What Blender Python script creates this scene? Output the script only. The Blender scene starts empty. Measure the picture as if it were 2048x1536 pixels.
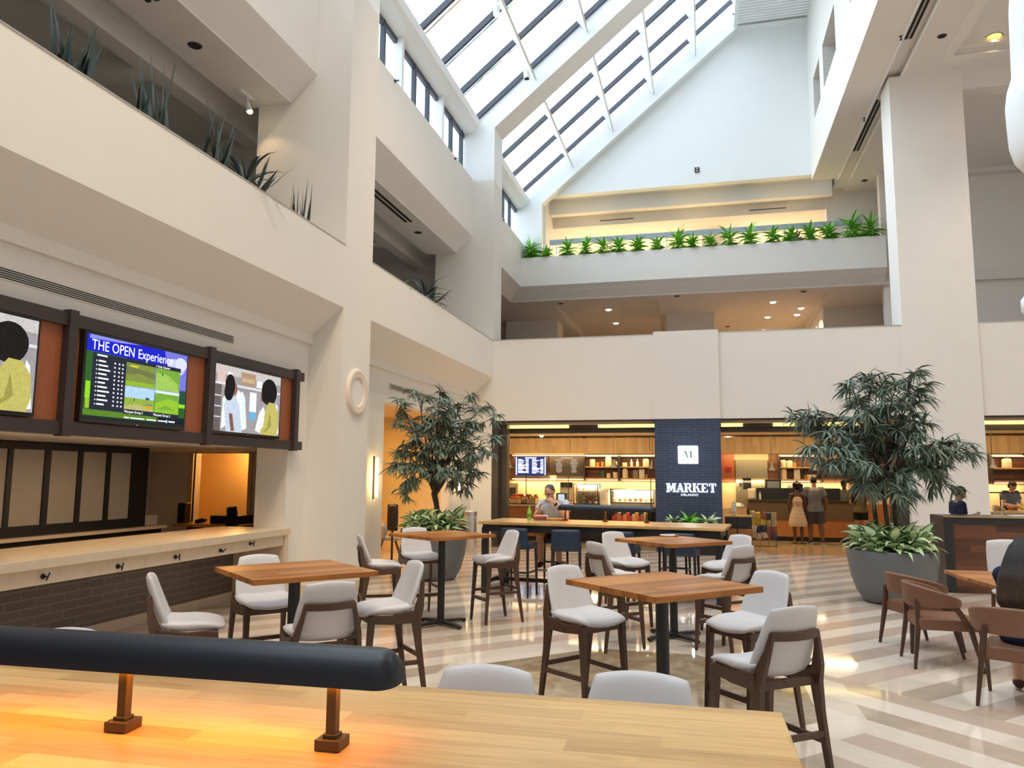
import bpy, math, random
from mathutils import Vector, Matrix, Euler
SC = bpy.context.scene
COL = SC.collection
PI = math.pi
R = math.radians

# ------------------------------------------------------------------ camera, world, exposure
F_PX, YAW, PITCH, ROLL, EYE = 1535.3, R(13.94), R(6.805), R(0.365), 1.77
cy, sy, cp, sp = math.cos(YAW), math.sin(YAW), math.cos(PITCH), math.sin(PITCH)
FWD = Vector((-sy*cp, cy*cp, sp))
r0 = Vector((cy, sy, 0)); u0 = r0.cross(FWD)
RGT = r0*math.cos(ROLL) + u0*math.sin(ROLL)
UPV = -r0*math.sin(ROLL) + u0*math.cos(ROLL)
cam_data = bpy.data.cameras.new('camera')
cam_data.sensor_width = 36.0
cam_data.lens = F_PX*36.0/2048.0
cam_data.clip_start = 0.05
cam_data.clip_end = 300
cam = bpy.data.objects.new('camera', cam_data)
COL.objects.link(cam)
mw = Matrix((RGT, UPV, -FWD)).transposed().to_4x4()
mw.translation = Vector((0, 0, EYE))
cam.matrix_world = mw
SC.camera = cam

world = bpy.data.worlds.new('world')
SC.world = world
world.use_nodes = True
bg = world.node_tree.nodes['Background']
bg.inputs['Color'].default_value = (0.80, 0.915, 1.0, 1)
bg.inputs['Strength'].default_value = 4.0
SC.view_settings.view_transform = 'Standard'
SC.view_settings.look = 'None'
SC.view_settings.exposure = 0.5
SC.view_settings.gamma = 1.0
SC.view_settings.use_curve_mapping = False
SC.cycles.use_denoising = True
SC.cycles.max_bounces = 9
SC.cycles.diffuse_bounces = 6
SC.cycles.glossy_bounces = 4
SC.cycles.transparent_max_bounces = 16
SC.cycles.sample_clamp_indirect = 6.0
SC.cycles.caustics_reflective = False
SC.cycles.caustics_refractive = False

def light(name, kind, loc, power, color, size=0.1, spot=None, aim=None, sizey=None, blend=0.6):
    d = bpy.data.lights.new(name, kind)
    d.energy = power
    d.color = color
    if kind == 'AREA':
        d.size = size
        if sizey:
            d.shape = 'RECTANGLE'; d.size_y = sizey
    elif kind == 'SPOT':
        d.shadow_soft_size = size
        d.spot_size = R(spot or 90); d.spot_blend = blend
    elif kind == 'POINT':
        d.shadow_soft_size = size
    o = bpy.data.objects.new(name, d)
    COL.objects.link(o)
    o.location = loc
    if aim is not None:
        o.rotation_euler = (Vector(aim)-Vector(loc)).to_track_quat('-Z', 'Y').to_euler()
    return o

WARM = (1.0, 0.66, 0.34)
AMBER = (1.0, 0.52, 0.10)
# daylight guides over the roof glazing (portals: they add no light, they aim the sky sampling)
def portal(loc, aim, sx, sy_):
    o = light('sky_portal', 'AREA', loc, 1.0, (1, 1, 1), sx, aim=aim, sizey=sy_)
    o.data.cycles.is_portal = True
    return o

# ------------------------------------------------------------------ picture point -> place at a known depth
def ray(px, py):
    return RGT*((px-1024)/F_PX) - UPV*((py-768)/F_PX) + FWD
def at(px, py, axis, v):
    d = ray(px, py); o = Vector((0, 0, EYE))
    return o + d*((v-o[axis])/d[axis])
def atX(px, py, v): return at(px, py, 0, v)
def atY(px, py, v): return at(px, py, 1, v)
def atZ(px, py, v): return at(px, py, 2, v)

# ------------------------------------------------------------------ mesh helper
class MB:
    def __init__(s):
        s.v = []; s.f = []; s.m = []; s.a = []; s.cur = 0; s.av = 0.0
        s.T = None
    def vert(s, p, a=None):
        p = Vector(p)
        if s.T is not None: p = s.T @ p
        s.v.append(p[:]); s.a.append(s.av if a is None else a)
        return len(s.v)-1
    def face(s, idx):
        s.f.append(tuple(idx)); s.m.append(s.cur)
    def quad(s, *pts):
        s.face([s.vert(p) for p in pts])
    def box(s, x0, x1, y0, y1, z0, z1):
        i = [s.vert((x, y, z)) for z in (z0, z1) for y in (y0, y1) for x in (x0, x1)]
        for q in ((0, 2, 3, 1), (4, 5, 7, 6), (0, 1, 5, 4), (2, 6, 7, 3), (0, 4, 6, 2), (1, 3, 7, 5)):
            s.face([i[k] for k in q])
        return s
    def cbox(s, c, d):
        return s.box(c[0]-d[0]/2, c[0]+d[0]/2, c[1]-d[1]/2, c[1]+d[1]/2, c[2]-d[2]/2, c[2]+d[2]/2)
    def prism(s, poly, axis, a, b):
        """poly: 2D points in the two other axes (order x,y,z minus axis), extruded from a to b"""
        def P(p, t):
            l = list(p); l.insert(axis, t); return l
        n = len(poly)
        A = [s.vert(P(p, a)) for p in poly]; B = [s.vert(P(p, b)) for p in poly]
        area = sum(poly[i][0]*poly[(i+1) % n][1]-poly[(i+1) % n][0]*poly[i][1] for i in range(n))
        flip = (area > 0) == (axis != 1)
        if (b < a): flip = not flip
        s.face(A[::-1] if flip else A); s.face(B if flip else B[::-1])
        for i in range(n):
            j = (i+1) % n
            s.face((A[i], A[j], B[j], B[i]) if flip else (A[j], A[i], B[i], B[j]))
        return s
    def tube(s, path, rad, n=10, cap=True, flat=1.0, up=None):
        path = [Vector(p) for p in path]
        if not hasattr(rad, '__len__'): rad = [rad]*len(path)
        ref = None; rings = []
        for k, p in enumerate(path):
            t = (path[min(k+1, len(path)-1)]-path[max(k-1, 0)]).normalized()
            if ref is None:
                ref = Vector(up) if up else (Vector((0, 0, 1)) if abs(t.z) < 0.9 else Vector((0, 1, 0)))
            x = (ref - t*ref.dot(t)).normalized(); y = t.cross(x); ref = x
            r = rad[k]
            rx, ry = (r if hasattr(r, '__len__') else (r, r*flat))
            rings.append([s.vert(p + x*(math.cos(2*PI*i/n)*rx) + y*(math.sin(2*PI*i/n)*ry)) for i in range(n)])
        for a, b in zip(rings, rings[1:]):
            for i in range(n):
                j = (i+1) % n
                s.face((a[i], a[j], b[j], b[i]))
        if cap:
            s.face(rings[0][::-1]); s.face(rings[-1])
        return s
    def cyl(s, p0, p1, r0, r1=None, n=16):
        return s.tube([p0, p1], [r0, r0 if r1 is None else r1], n)
    def bar(s, p0, p1, w, h, up=(0, 0, 1)):
        """square section bar"""
        return s.tbar([p0, p1], [(w, h), (w, h)], up)
    def tbar(s, path, wh, up=(0, 0, 1)):
        path = [Vector(p) for p in path]; rings = []
        for k, p in enumerate(path):
            t = (path[min(k+1, len(path)-1)]-path[max(k-1, 0)]).normalized()
            u = Vector(up); u = (u-t*u.dot(t)).normalized(); x = t.cross(u)
            w, h = wh[k]
            rings.append([s.vert(p + x*(a*w/2) + u*(b*h/2)) for a, b in ((-1, -1), (1, -1), (1, 1), (-1, 1))])
        for a, b in zip(rings, rings[1:]):
            for i in range(4):
                j = (i+1) % 4
                s.face((a[i], a[j], b[j], b[i]))
        s.face(rings[0][::-1]); s.face(rings[-1])
        return s
    def lathe(s, prof, c=(0, 0, 0), n=28, sx=1, sy=1):
        rings = []
        for r, z in prof:
            if r < 1e-5: rings.append([s.vert((c[0], c[1], c[2]+z))])
            else: rings.append([s.vert((c[0]+math.cos(2*PI*i/n)*r*sx, c[1]+math.sin(2*PI*i/n)*r*sy, c[2]+z)) for i in range(n)])
        for a, b in zip(rings, rings[1:]):
            for i in range(n):
                j = (i+1) % n
                if len(a) == 1 and len(b) == 1: continue
                if len(a) == 1: s.face((a[0], b[j], b[i]))
                elif len(b) == 1: s.face((a[i], a[j], b[0]))
                else: s.face((a[i], a[j], b[j], b[i]))
        return s
    def ell(s, c, r, n=14, m=9, rot=None):
        old = s.T
        M = Matrix.Translation(Vector(c))
        if rot is not None: M = M @ (rot.to_4x4() if hasattr(rot, 'to_4x4') else Euler(rot).to_matrix().to_4x4())
        M = M @ Matrix.Diagonal((r[0], r[1], r[2], 1))
        s.T = M if old is None else old @ M
        s.lathe([(math.sin(PI*k/m), -math.cos(PI*k/m)) for k in range(m+1)], n=n)
        s.T = old
        return s
    def pad(s, fn, t, n=14, c=0.5, pw=6):
        """closed cushion: fn(u,v)->(point), thickness t(u,v) or number; u,v in -1..1 after rounding the outline"""
        top = {}; bot = {}
        e = 1e-3
        for i in range(n+1):
            for j in range(n+1):
                u0_ = -1+2*i/n; v0_ = -1+2*j/n
                u = u0_*math.sqrt(1-c*v0_*v0_/2); v = v0_*math.sqrt(1-c*u0_*u0_/2)
                p = Vector(fn(u, v)); du = Vector(fn(u+e, v))-p; dv = Vector(fn(u, v+e))-p
                nn = du.cross(dv).normalized()
                m = max(abs(u0_), abs(v0_))
                h = (t(u, v) if callable(t) else t)*0.5*math.sqrt(max(0, 1-m**pw))
                if i in (0, n) or j in (0, n):
                    top[i, j] = bot[i, j] = s.vert(p)
                else:
                    top[i, j] = s.vert(p+nn*h); bot[i, j] = s.vert(p-nn*h)
        for i in range(n):
            for j in range(n):
                s.face((top[i, j], top[i+1, j], top[i+1, j+1], top[i, j+1]))
                s.face((bot[i, j], bot[i, j+1], bot[i+1, j+1], bot[i+1, j]))
        return s
    def leaf(s, base, d, L, w, droop, up=(0, 0, 1), seg=4, fold=0.25, shape=1.0, roll=0.0):
        """one leaf blade: base point, direction, length, width; attribute = distance from the midrib"""
        d = Vector(d).normalized(); upv = Vector(up)
        side = d.cross(upv)
        if side.length < 1e-3: side = d.cross(Vector((0.3, 1, 0.1)))
        side.normalize()
        if roll: side = Matrix.Rotation(roll, 3, d) @ side
        p = Vector(base); prev = None
        for k in range(seg+1):
            f = k/seg
            wd = w*0.5*max(0.02, math.sin(PI*min(1, (0.06+0.94*f))**(0.75*shape)))
            nrm = side.cross(d).normalized()
            a = s.vert(p-side*wd+nrm*wd*fold, 1.0); b = s.vert(p, 0.0); c_ = s.vert(p+side*wd+nrm*wd*fold, 1.0)
            if prev:
                s.face((prev[0], prev[1], b, a)); s.face((prev[1], prev[2], c_, b))
            prev = (a, b, c_)
            d = (d + Vector((0, 0, -droop/seg))).normalized()
            p = p + d*(L/seg)
        return s
    def build(s, name, mats, parent=None, smooth=False, bevel=0, loc=None, rot=None, sub=0, seg=2, sharp=38, kind=None, attr=False):
        me = bpy.data.meshes.new(name)
        me.from_pydata(s.v, [], s.f)
        if not isinstance(mats, (list, tuple)): mats = [mats]
        for m in mats: me.materials.append(m)
        if len(mats) > 1: me.polygons.foreach_set('material_index', s.m)
        if attr:
            at_ = me.attributes.new('rib', 'FLOAT', 'POINT')
            at_.data.foreach_set('value', s.a)
        if smooth:
            me.polygons.foreach_set('use_smooth', [True]*len(me.polygons))
            if sharp: me.set_sharp_from_angle(angle=R(sharp))
        me.update()
        o = bpy.data.objects.new(name, me)
        COL.objects.link(o)
        if parent is not None: o.parent = parent
        if loc is not None: o.location = loc
        if rot is not None: o.rotation_euler = rot
        if bevel:
            b = o.modifiers.new('bevel', 'BEVEL'); b.width = bevel; b.segments = seg; b.limit_method = 'ANGLE'; b.angle_limit = R(35)
            if not smooth:
                me.polygons.foreach_set('use_smooth', [True]*len(me.polygons))
                me.set_sharp_from_angle(angle=R(60)); b.harden_normals = True
        if sub:
            m = o.modifiers.new('subsurf', 'SUBSURF'); m.levels = sub; m.render_levels = sub
        if kind: o['kind'] = kind
        return o

def tag(o, label, cat, group=None, kind=None):
    o['label'] = label; o['category'] = cat
    if group: o['group'] = group
    if kind: o['kind'] = kind
    return o
def thing(name, label, cat, loc=(0, 0, 0), rz=0.0, group=None):
    o = bpy.data.objects.new(name, None); COL.objects.link(o)
    o.location = loc; o.rotation_euler = (0, 0, rz); o.empty_display_size = 0.1
    return tag(o, label, cat, group)
def copy_tree(o, parent=None):
    c = o.copy(); COL.objects.link(c)
    if parent is not None: c.parent = parent
    for ch in [x for x in ALLCH(o)]:
        copy_tree(ch, c)
    return c
def ALLCH(o): return list(o.children)
def place(proto, used, loc, rz, label, group=None, scale=None):
    o = proto if not used else copy_tree(proto)
    o.location = loc; o.rotation_euler = (0, 0, rz); o['label'] = label
    if group: o['group'] = group
    if scale: o.scale = scale
    return o
def struct(mb, name, m, **k):
    return mb.build(name, m, kind='structure', **k)

# ------------------------------------------------------------------ materials
def newmat(name):
    m = bpy.data.materials.new(name); m.use_nodes = True
    nt = m.node_tree
    return m, nt, nt.nodes['Principled BSDF']
def nd(nt, typ, ins=None, **props):
    n = nt.nodes.new(typ)
    for k, v in props.items(): setattr(n, k, v)
    for k, v in (ins or {}).items():
        if isinstance(v, bpy.types.NodeSocket): nt.links.new(v, n.inputs[k])
        else: n.inputs[k].default_value = v
    return n
def mth(nt, op, a, b=None, c=None):
    n = nt.nodes.new('ShaderNodeMath'); n.operation = op
    for i, v in enumerate((a, b, c)):
        if v is None: continue
        if isinstance(v, bpy.types.NodeSocket): nt.links.new(v, n.inputs[i])
        else: n.inputs[i].default_value = v
    return n.outputs[0]
def mixc(nt, f, a, b):
    n = nt.nodes.new('ShaderNodeMix'); n.data_type = 'RGBA'
    for k, v in ((0, f), (6, a), (7, b)):
        if isinstance(v, bpy.types.NodeSocket): nt.links.new(v, n.inputs[k])
        else: n.inputs[k].default_value = v if k == 0 else (tuple(v)+(1,) if len(v) == 3 else v)
    return n.outputs[2]
def ramp(nt, f, stops):
    n = nt.nodes.new('ShaderNodeValToRGB')
    nt.links.new(f, n.inputs[0])
    el = n.color_ramp.elements
    while len(el) < len(stops): el.new(0.5)
    for e, (p, c) in zip(el, stops):
        e.position = p; e.color = tuple(c)+(1,)
    return n.outputs[0]
def simple(name, col, rough=0.5, metal=0.0, var=0.04, scale=8.0, bump=0.0, bscale=200.0, spec=0.5, sheen=0.0):
    """plain finish with slight procedural mottling"""
    m, nt, b = newmat(name)
    tc = nd(nt, 'ShaderNodeTexCoord')
    no = nd(nt, 'ShaderNodeTexNoise', {'Vector': tc.outputs['Object'], 'Scale': scale, 'Detail': 4.0})
    dk = tuple(max(0, c*(1-var*2)) for c in col); lt = tuple(min(1, c*(1+var*2)) for c in col)
    nt.links.new(mixc(nt, no.outputs[0], dk, lt), b.inputs['Base Color'])
    b.inputs['Roughness'].default_value = rough
    b.inputs['Metallic'].default_value = metal
    b.inputs['Specular IOR Level'].default_value = spec
    if sheen: b.inputs['Sheen Weight'].default_value = sheen
    if bump:
        n2 = nd(nt, 'ShaderNodeTexNoise', {'Vector': tc.outputs['Object'], 'Scale': bscale, 'Detail': 2.0})
        bp = nd(nt, 'ShaderNodeBump', {'Height': n2.outputs[0], 'Strength': bump, 'Distance': 0.002})
        nt.links.new(bp.outputs[0], b.inputs['Normal'])
    return m
_em = {}
def emit(col, st=1.0, name='glow'):
    k = (tuple(round(c, 3) for c in col), st)
    if k in _em: return _em[k]
    m = bpy.data.materials.new(name); m.use_nodes = True
    nt = m.node_tree; nt.nodes.remove(nt.nodes['Principled BSDF'])
    e = nd(nt, 'ShaderNodeEmission', {'Color': tuple(col)+(1,), 'Strength': st})
    nt.links.new(e.outputs[0], nt.nodes['Material Output'].inputs[0])
    _em[k] = m
    return m
_sc = {}
def screen(col):
    """one tone of a lit screen picture, with the grain of a photograph"""
    if col in _sc: return _sc[col]
    m = bpy.data.materials.new('screen_colour'); m.use_nodes = True
    nt = m.node_tree; nt.nodes.remove(nt.nodes['Principled BSDF'])
    tc = nd(nt, 'ShaderNodeTexCoord')
    n1 = nd(nt, 'ShaderNodeTexNoise', {'Vector': tc.outputs['Object'], 'Scale': 34.0, 'Detail': 5.0, 'Roughness': 0.7})
    c = mixc(nt, n1.outputs[0], tuple(v*0.62 for v in col), tuple(min(1.0, v*1.34+0.006) for v in col))
    e = nd(nt, 'ShaderNodeEmission', {'Color': c, 'Strength': 0.95})
    nt.links.new(e.outputs[0], nt.nodes['Material Output'].inputs[0])
    _sc[col] = m
    return m
def glassmat(name, tint=(1, 1, 1), refl=0.07, rough=0.02):
    m = bpy.data.materials.new(name); m.use_nodes = True
    nt = m.node_tree; nt.nodes.remove(nt.nodes['Principled BSDF'])
    t = nd(nt, 'ShaderNodeBsdfTransparent', {'Color': tuple(tint)+(1,)})
    g = nd(nt, 'ShaderNodeBsdfGlossy', {'Color': (1, 1, 1, 1), 'Roughness': rough})
    fr = nd(nt, 'ShaderNodeLayerWeight', {'Blend': 0.35})
    f = mth(nt, 'MULTIPLY_ADD', fr.outputs['Fresnel'], 0.5, refl*0.3)
    x = nd(nt, 'ShaderNodeMixShader', {0: f, 1: t.outputs[0], 2: g.outputs[0]})
    nt.links.new(x.outputs[0], nt.nodes['Material Output'].inputs[0])
    return m
def woodmat(name, dark, light_, plank=0.09, along='X', rough=0.35, length=1.3, grain=1.0, vert=False):
    """boards: per-board tone, long grain; 'along' is the grain axis, boards counted on another axis"""
    m, nt, b = newmat(name)
    tc = nd(nt, 'ShaderNodeTexCoord')
    s = nd(nt, 'ShaderNodeSeparateXYZ', {0: tc.outputs['Object']})
    ax = {'X': 0, 'Y': 1, 'Z': 2}
    A = s.outputs[ax[along]]
    B = s.outputs[2] if vert else s.outputs[1 if along == 'X' else 0]
    C = s.outputs[1] if vert and along == 'X' else s.outputs[0] if vert else s.outputs[2]
    if along == 'Z': B, C = s.outputs[0], s.outputs[1]
    row = mth(nt, 'FLOOR', mth(nt, 'DIVIDE', B, plank))
    w1 = nd(nt, 'ShaderNodeTexWhiteNoise', {'W': row}, noise_dimensions='1D').outputs[0]
    colm = mth(nt, 'FLOOR', mth(nt, 'DIVIDE', mth(nt, 'ADD', A, mth(nt, 'MULTIPLY', w1, length*3)), length))
    w2 = nd(nt, 'ShaderNodeTexWhiteNoise', {'Vector': nd(nt, 'ShaderNodeCombineXYZ', {0: row, 1: colm}).outputs[0]}, noise_dimensions='2D').outputs[0]
    v = nd(nt, 'ShaderNodeCombineXYZ', {0: mth(nt, 'MULTIPLY', A, 1.5), 1: mth(nt, 'MULTIPLY', B, 22.0*grain), 2: mth(nt, 'ADD', mth(nt, 'MULTIPLY', C, 22.0*grain), mth(nt, 'MULTIPLY', w2, 40.0))}).outputs[0]
    g = nd(nt, 'ShaderNodeTexNoise', {'Vector': v, 'Scale': 1.6, 'Detail': 5.0, 'Distortion': 1.2}).outputs[0]
    g2 = nd(nt, 'ShaderNodeTexNoise', {'Vector': v, 'Scale': 6.0, 'Detail': 3.0}).outputs[0]
    f = mth(nt, 'ADD', mth(nt, 'MULTIPLY', g, 0.75), mth(nt, 'MULTIPLY', w2, 0.55))
    f = mth(nt, 'SUBTRACT', mth(nt, 'ADD', f, mth(nt, 'MULTIPLY', g2, 0.25)), 0.25)
    mid = tuple((a+c)/2 for a, c in zip(dark, light_))
    col = ramp(nt, f, [(0.15, dark), (0.5, mid), (0.85, light_)])
    fr = mth(nt, 'FRACT', mth(nt, 'DIVIDE', B, plank))
    seam = mth(nt, 'LESS_THAN', fr, 0.012)
    col = mixc(nt, mth(nt, 'MULTIPLY', seam, 0.5), col, tuple(c*0.35 for c in dark))
    nt.links.new(col, b.inputs['Base Color'])
    b.inputs['Roughness'].default_value = rough
    bp = nd(nt, 'ShaderNodeBump', {'Height': g2, 'Strength': 0.08, 'Distance': 0.002})
    nt.links.new(bp.outputs[0], b.inputs['Normal'])
    return m
def tilemat(name, col, col2, grout, tw, th, axis=1, rough=0.3, mort=0.006, off=0.5):
    """running-bond tile on a vertical face; axis = horizontal axis of the face"""
    m, nt, b = newmat(name)
    tc = nd(nt, 'ShaderNodeTexCoord')
    s = nd(nt, 'ShaderNodeSeparateXYZ', {0: tc.outputs['Object']})
    v = nd(nt, 'ShaderNodeCombineXYZ', {0: s.outputs[axis], 1: s.outputs[2]}).outputs[0]
    br = nd(nt, 'ShaderNodeTexBrick', {'Vector': v, 'Color1': tuple(col)+(1,), 'Color2': tuple(col2)+(1,), 'Mortar': tuple(grout)+(1,), 'Scale': 1.0,
            'Mortar Size': mort, 'Brick Width': tw, 'Row Height': th, 'Mortar Smooth': 0.1}, offset=off)
    nt.links.new(br.outputs['Color'], b.inputs['Base Color'])
    b.inputs['Roughness'].default_value = rough
    bp = nd(nt, 'ShaderNodeBump', {'Height': mth(nt, 'SUBTRACT', 1.0, br.outputs['Fac']), 'Strength': 0.4, 'Distance': 0.004})
    nt.links.new(bp.outputs[0], b.inputs['Normal'])
    return m

M = {}
M['wall'] = simple('cream_wall_paint', (0.80, 0.775, 0.735), 0.85, var=0.012, scale=3, bump=0.06, bscale=350, spec=0.25)
M['ceil'] = simple('ceiling_paint', (0.76, 0.74, 0.71), 0.9, var=0.012, scale=3, spec=0.2)
M['white'] = simple('white_roof_paint', (0.87, 0.90, 0.91), 0.6, var=0.01, scale=3, spec=0.3)
M['trimbeige'] = simple('beige_stone_base', (0.62, 0.52, 0.40), 0.4, var=0.08, scale=5)
M['black'] = simple('black_powder_coat', (0.012, 0.012, 0.014), 0.42, var=0.1)
M['blackgloss'] = simple('black_gloss_plastic', (0.01, 0.01, 0.012), 0.15, var=0.1)
M['bronze'] = simple('dark_bronze_metal', (0.045, 0.036, 0.032), 0.45, var=0.12)
M['plum'] = simple('dark_plum_steel', (0.040, 0.030, 0.032), 0.5, var=0.1)
M['brass'] = simple('aged_brass', (0.085, 0.06, 0.032), 0.42, 0.5, var=0.12, scale=25)
M['steel'] = simple('brushed_steel', (0.62, 0.60, 0.57), 0.3, 0.95, var=0.05, scale=20)
M['mullion'] = simple('dark_mullion', (0.055, 0.065, 0.09), 0.5, var=0.06)
M['leather'] = simple('white_leather', (0.58, 0.57, 0.59), 0.45, var=0.02, scale=6, bump=0.05, bscale=260)
M['legwood'] = woodmat('walnut_leg_wood', (0.040, 0.018, 0.009), (0.105, 0.050, 0.027), plank=0.3, along='Z', rough=0.38)
M['navy'] = simple('navy_leather', (0.012, 0.028, 0.062), 0.5, var=0.06, bump=0.06, bscale=260)
M['espresso'] = simple('espresso_wood', (0.020, 0.013, 0.011), 0.4, var=0.15)
M['tanleather'] = simple('brown_leather', (0.185, 0.085, 0.048), 0.5, var=0.04, bump=0.08, bscale=300)
M['tanwood'] = woodmat('brown_chair_wood', (0.045, 0.018, 0.010), (0.10, 0.045, 0.025), plank=0.3, along='Z', rough=0.4)
M['table'] = woodmat('oiled_table_wood', (0.19, 0.058, 0.011), (0.50, 0.195, 0.045), plank=0.075, along='X', rough=0.36, length=2.0)

M['table'].node_tree.nodes['Principled BSDF'].inputs['Specular IOR Level'].default_value = 0.28
M['oak'] = woodmat('pale_oak_boards', (0.40, 0.21, 0.065), (0.74, 0.48, 0.20), plank=0.085, along='X', rough=0.3, length=0.9, grain=0.8)
M['walnutp'] = woodmat('walnut_panelling', (0.055, 0.018, 0.010), (0.20, 0.075, 0.036), plank=0.105, along='X', rough=0.42, length=1.6, vert=True)
M['redwood'] = woodmat('reddish_veneer', (0.19, 0.048, 0.017), (0.34, 0.105, 0.040), plank=2.0, along='Z', rough=0.42, length=5, grain=1.6)
M['honey'] = woodmat('honey_veneer', (0.24, 0.085, 0.022), (0.42, 0.17, 0.050), plank=0.5, along='Z', rough=0.42)
M['slat'] = woodmat('slatted_oak', (0.50, 0.34, 0.16), (0.68, 0.50, 0.27), plank=0.10, along='Z', rough=0.5)
M['bluetile'] = tilemat('blue_tile', (0.030, 0.048, 0.10), (0.042, 0.064, 0.125), (0.085, 0.11, 0.17), 0.30, 0.062, axis=0)
M['greytile'] = tilemat('grey_brown_tile', (0.105, 0.086, 0.078), (0.13, 0.105, 0.094), (0.21, 0.185, 0.16), 0.36, 0.088, axis=1, rough=0.35)
M['stone'] = simple('cream_quartz', (0.66, 0.55, 0.42), 0.22, var=0.06, scale=9)
M['planter'] = simple('slate_grey_planter', (0.135, 0.150, 0.165), 0.55, var=0.05, scale=4, bump=0.08, bscale=120)
M['soil'] = simple('dark_soil', (0.03, 0.02, 0.012), 0.95, var=0.3, scale=40, bump=0.6, bscale=60)
M['bark'] = simple('dark_bark', (0.05, 0.035, 0.024), 0.85, var=0.25, scale=25, bump=0.5, bscale=50)
M['lampblue'] = simple('satin_black_shade', (0.005, 0.009, 0.020), 0.38, var=0.05)
M['grille'] = simple('grey_grille_metal', (0.45, 0.43, 0.40), 0.5, var=0.03)
M['slot'] = simple('dark_slot', (0.02, 0.02, 0.02), 0.9)
M['glass'] = glassmat('clear_window_glass', (0.97, 0.985, 1.0))
M['caseglass'] = glassmat('case_glass', (0.985, 0.99, 0.98), 0.05)
M['frost'] = simple('frosted_glass_panel', (0.33, 0.30, 0.275), 0.25, var=0.02)
M['cloth_w'] = simple('white_paper', (0.80, 0.79, 0.77), 0.8, var=0.03)

def leafmat(name, mid, edge, tip=None, rough=0.45, soft=0.5, hv=0.35, c0=0.45):
    m, nt, b = newmat(name)
    a = nd(nt, 'ShaderNodeAttribute', attribute_name='rib')
    tc = nd(nt, 'ShaderNodeTexCoord')
    no = nd(nt, 'ShaderNodeTexNoise', {'Vector': tc.outputs['Object'], 'Scale': 14.0, 'Detail': 3.0})
    f = mth(nt, 'ADD', a.outputs['Fac'], mth(nt, 'MULTIPLY', mth(nt, 'SUBTRACT', no.outputs[0], 0.5), 0.55))
    col = ramp(nt, f, [(max(0.0, c0-soft/2), mid), (min(1.0, c0+soft/2), edge)])
    hue = nd(nt, 'ShaderNodeTexNoise', {'Vector': tc.outputs['Object'], 'Scale': 3.0})
    col = mixc(nt, mth(nt, 'MULTIPLY', hue.outputs[0], hv), col, tip or tuple(c*0.5 for c in edge))
    nt.links.new(col, b.inputs['Base Color'])
    b.inputs['Roughness'].default_value = rough
    return m
M['ficus'] = leafmat('grey_green_leaf', (0.20, 0.26, 0.20), (0.13, 0.185, 0.145), (0.07, 0.11, 0.085))
M['vari'] = leafmat('variegated_leaf', (0.74, 0.84, 0.54), (0.045, 0.17, 0.04), (0.05, 0.16, 0.04), soft=0.2, hv=0.10, c0=0.64)
M['drac'] = leafmat('bright_green_leaf', (0.26, 0.60, 0.06), (0.15, 0.48, 0.045), (0.05, 0.22, 0.03))
M['snake'] = leafmat('dark_snake_leaf', (0.040, 0.070, 0.060), (0.020, 0.045, 0.045), (0.02, 0.03, 0.035))

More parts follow.
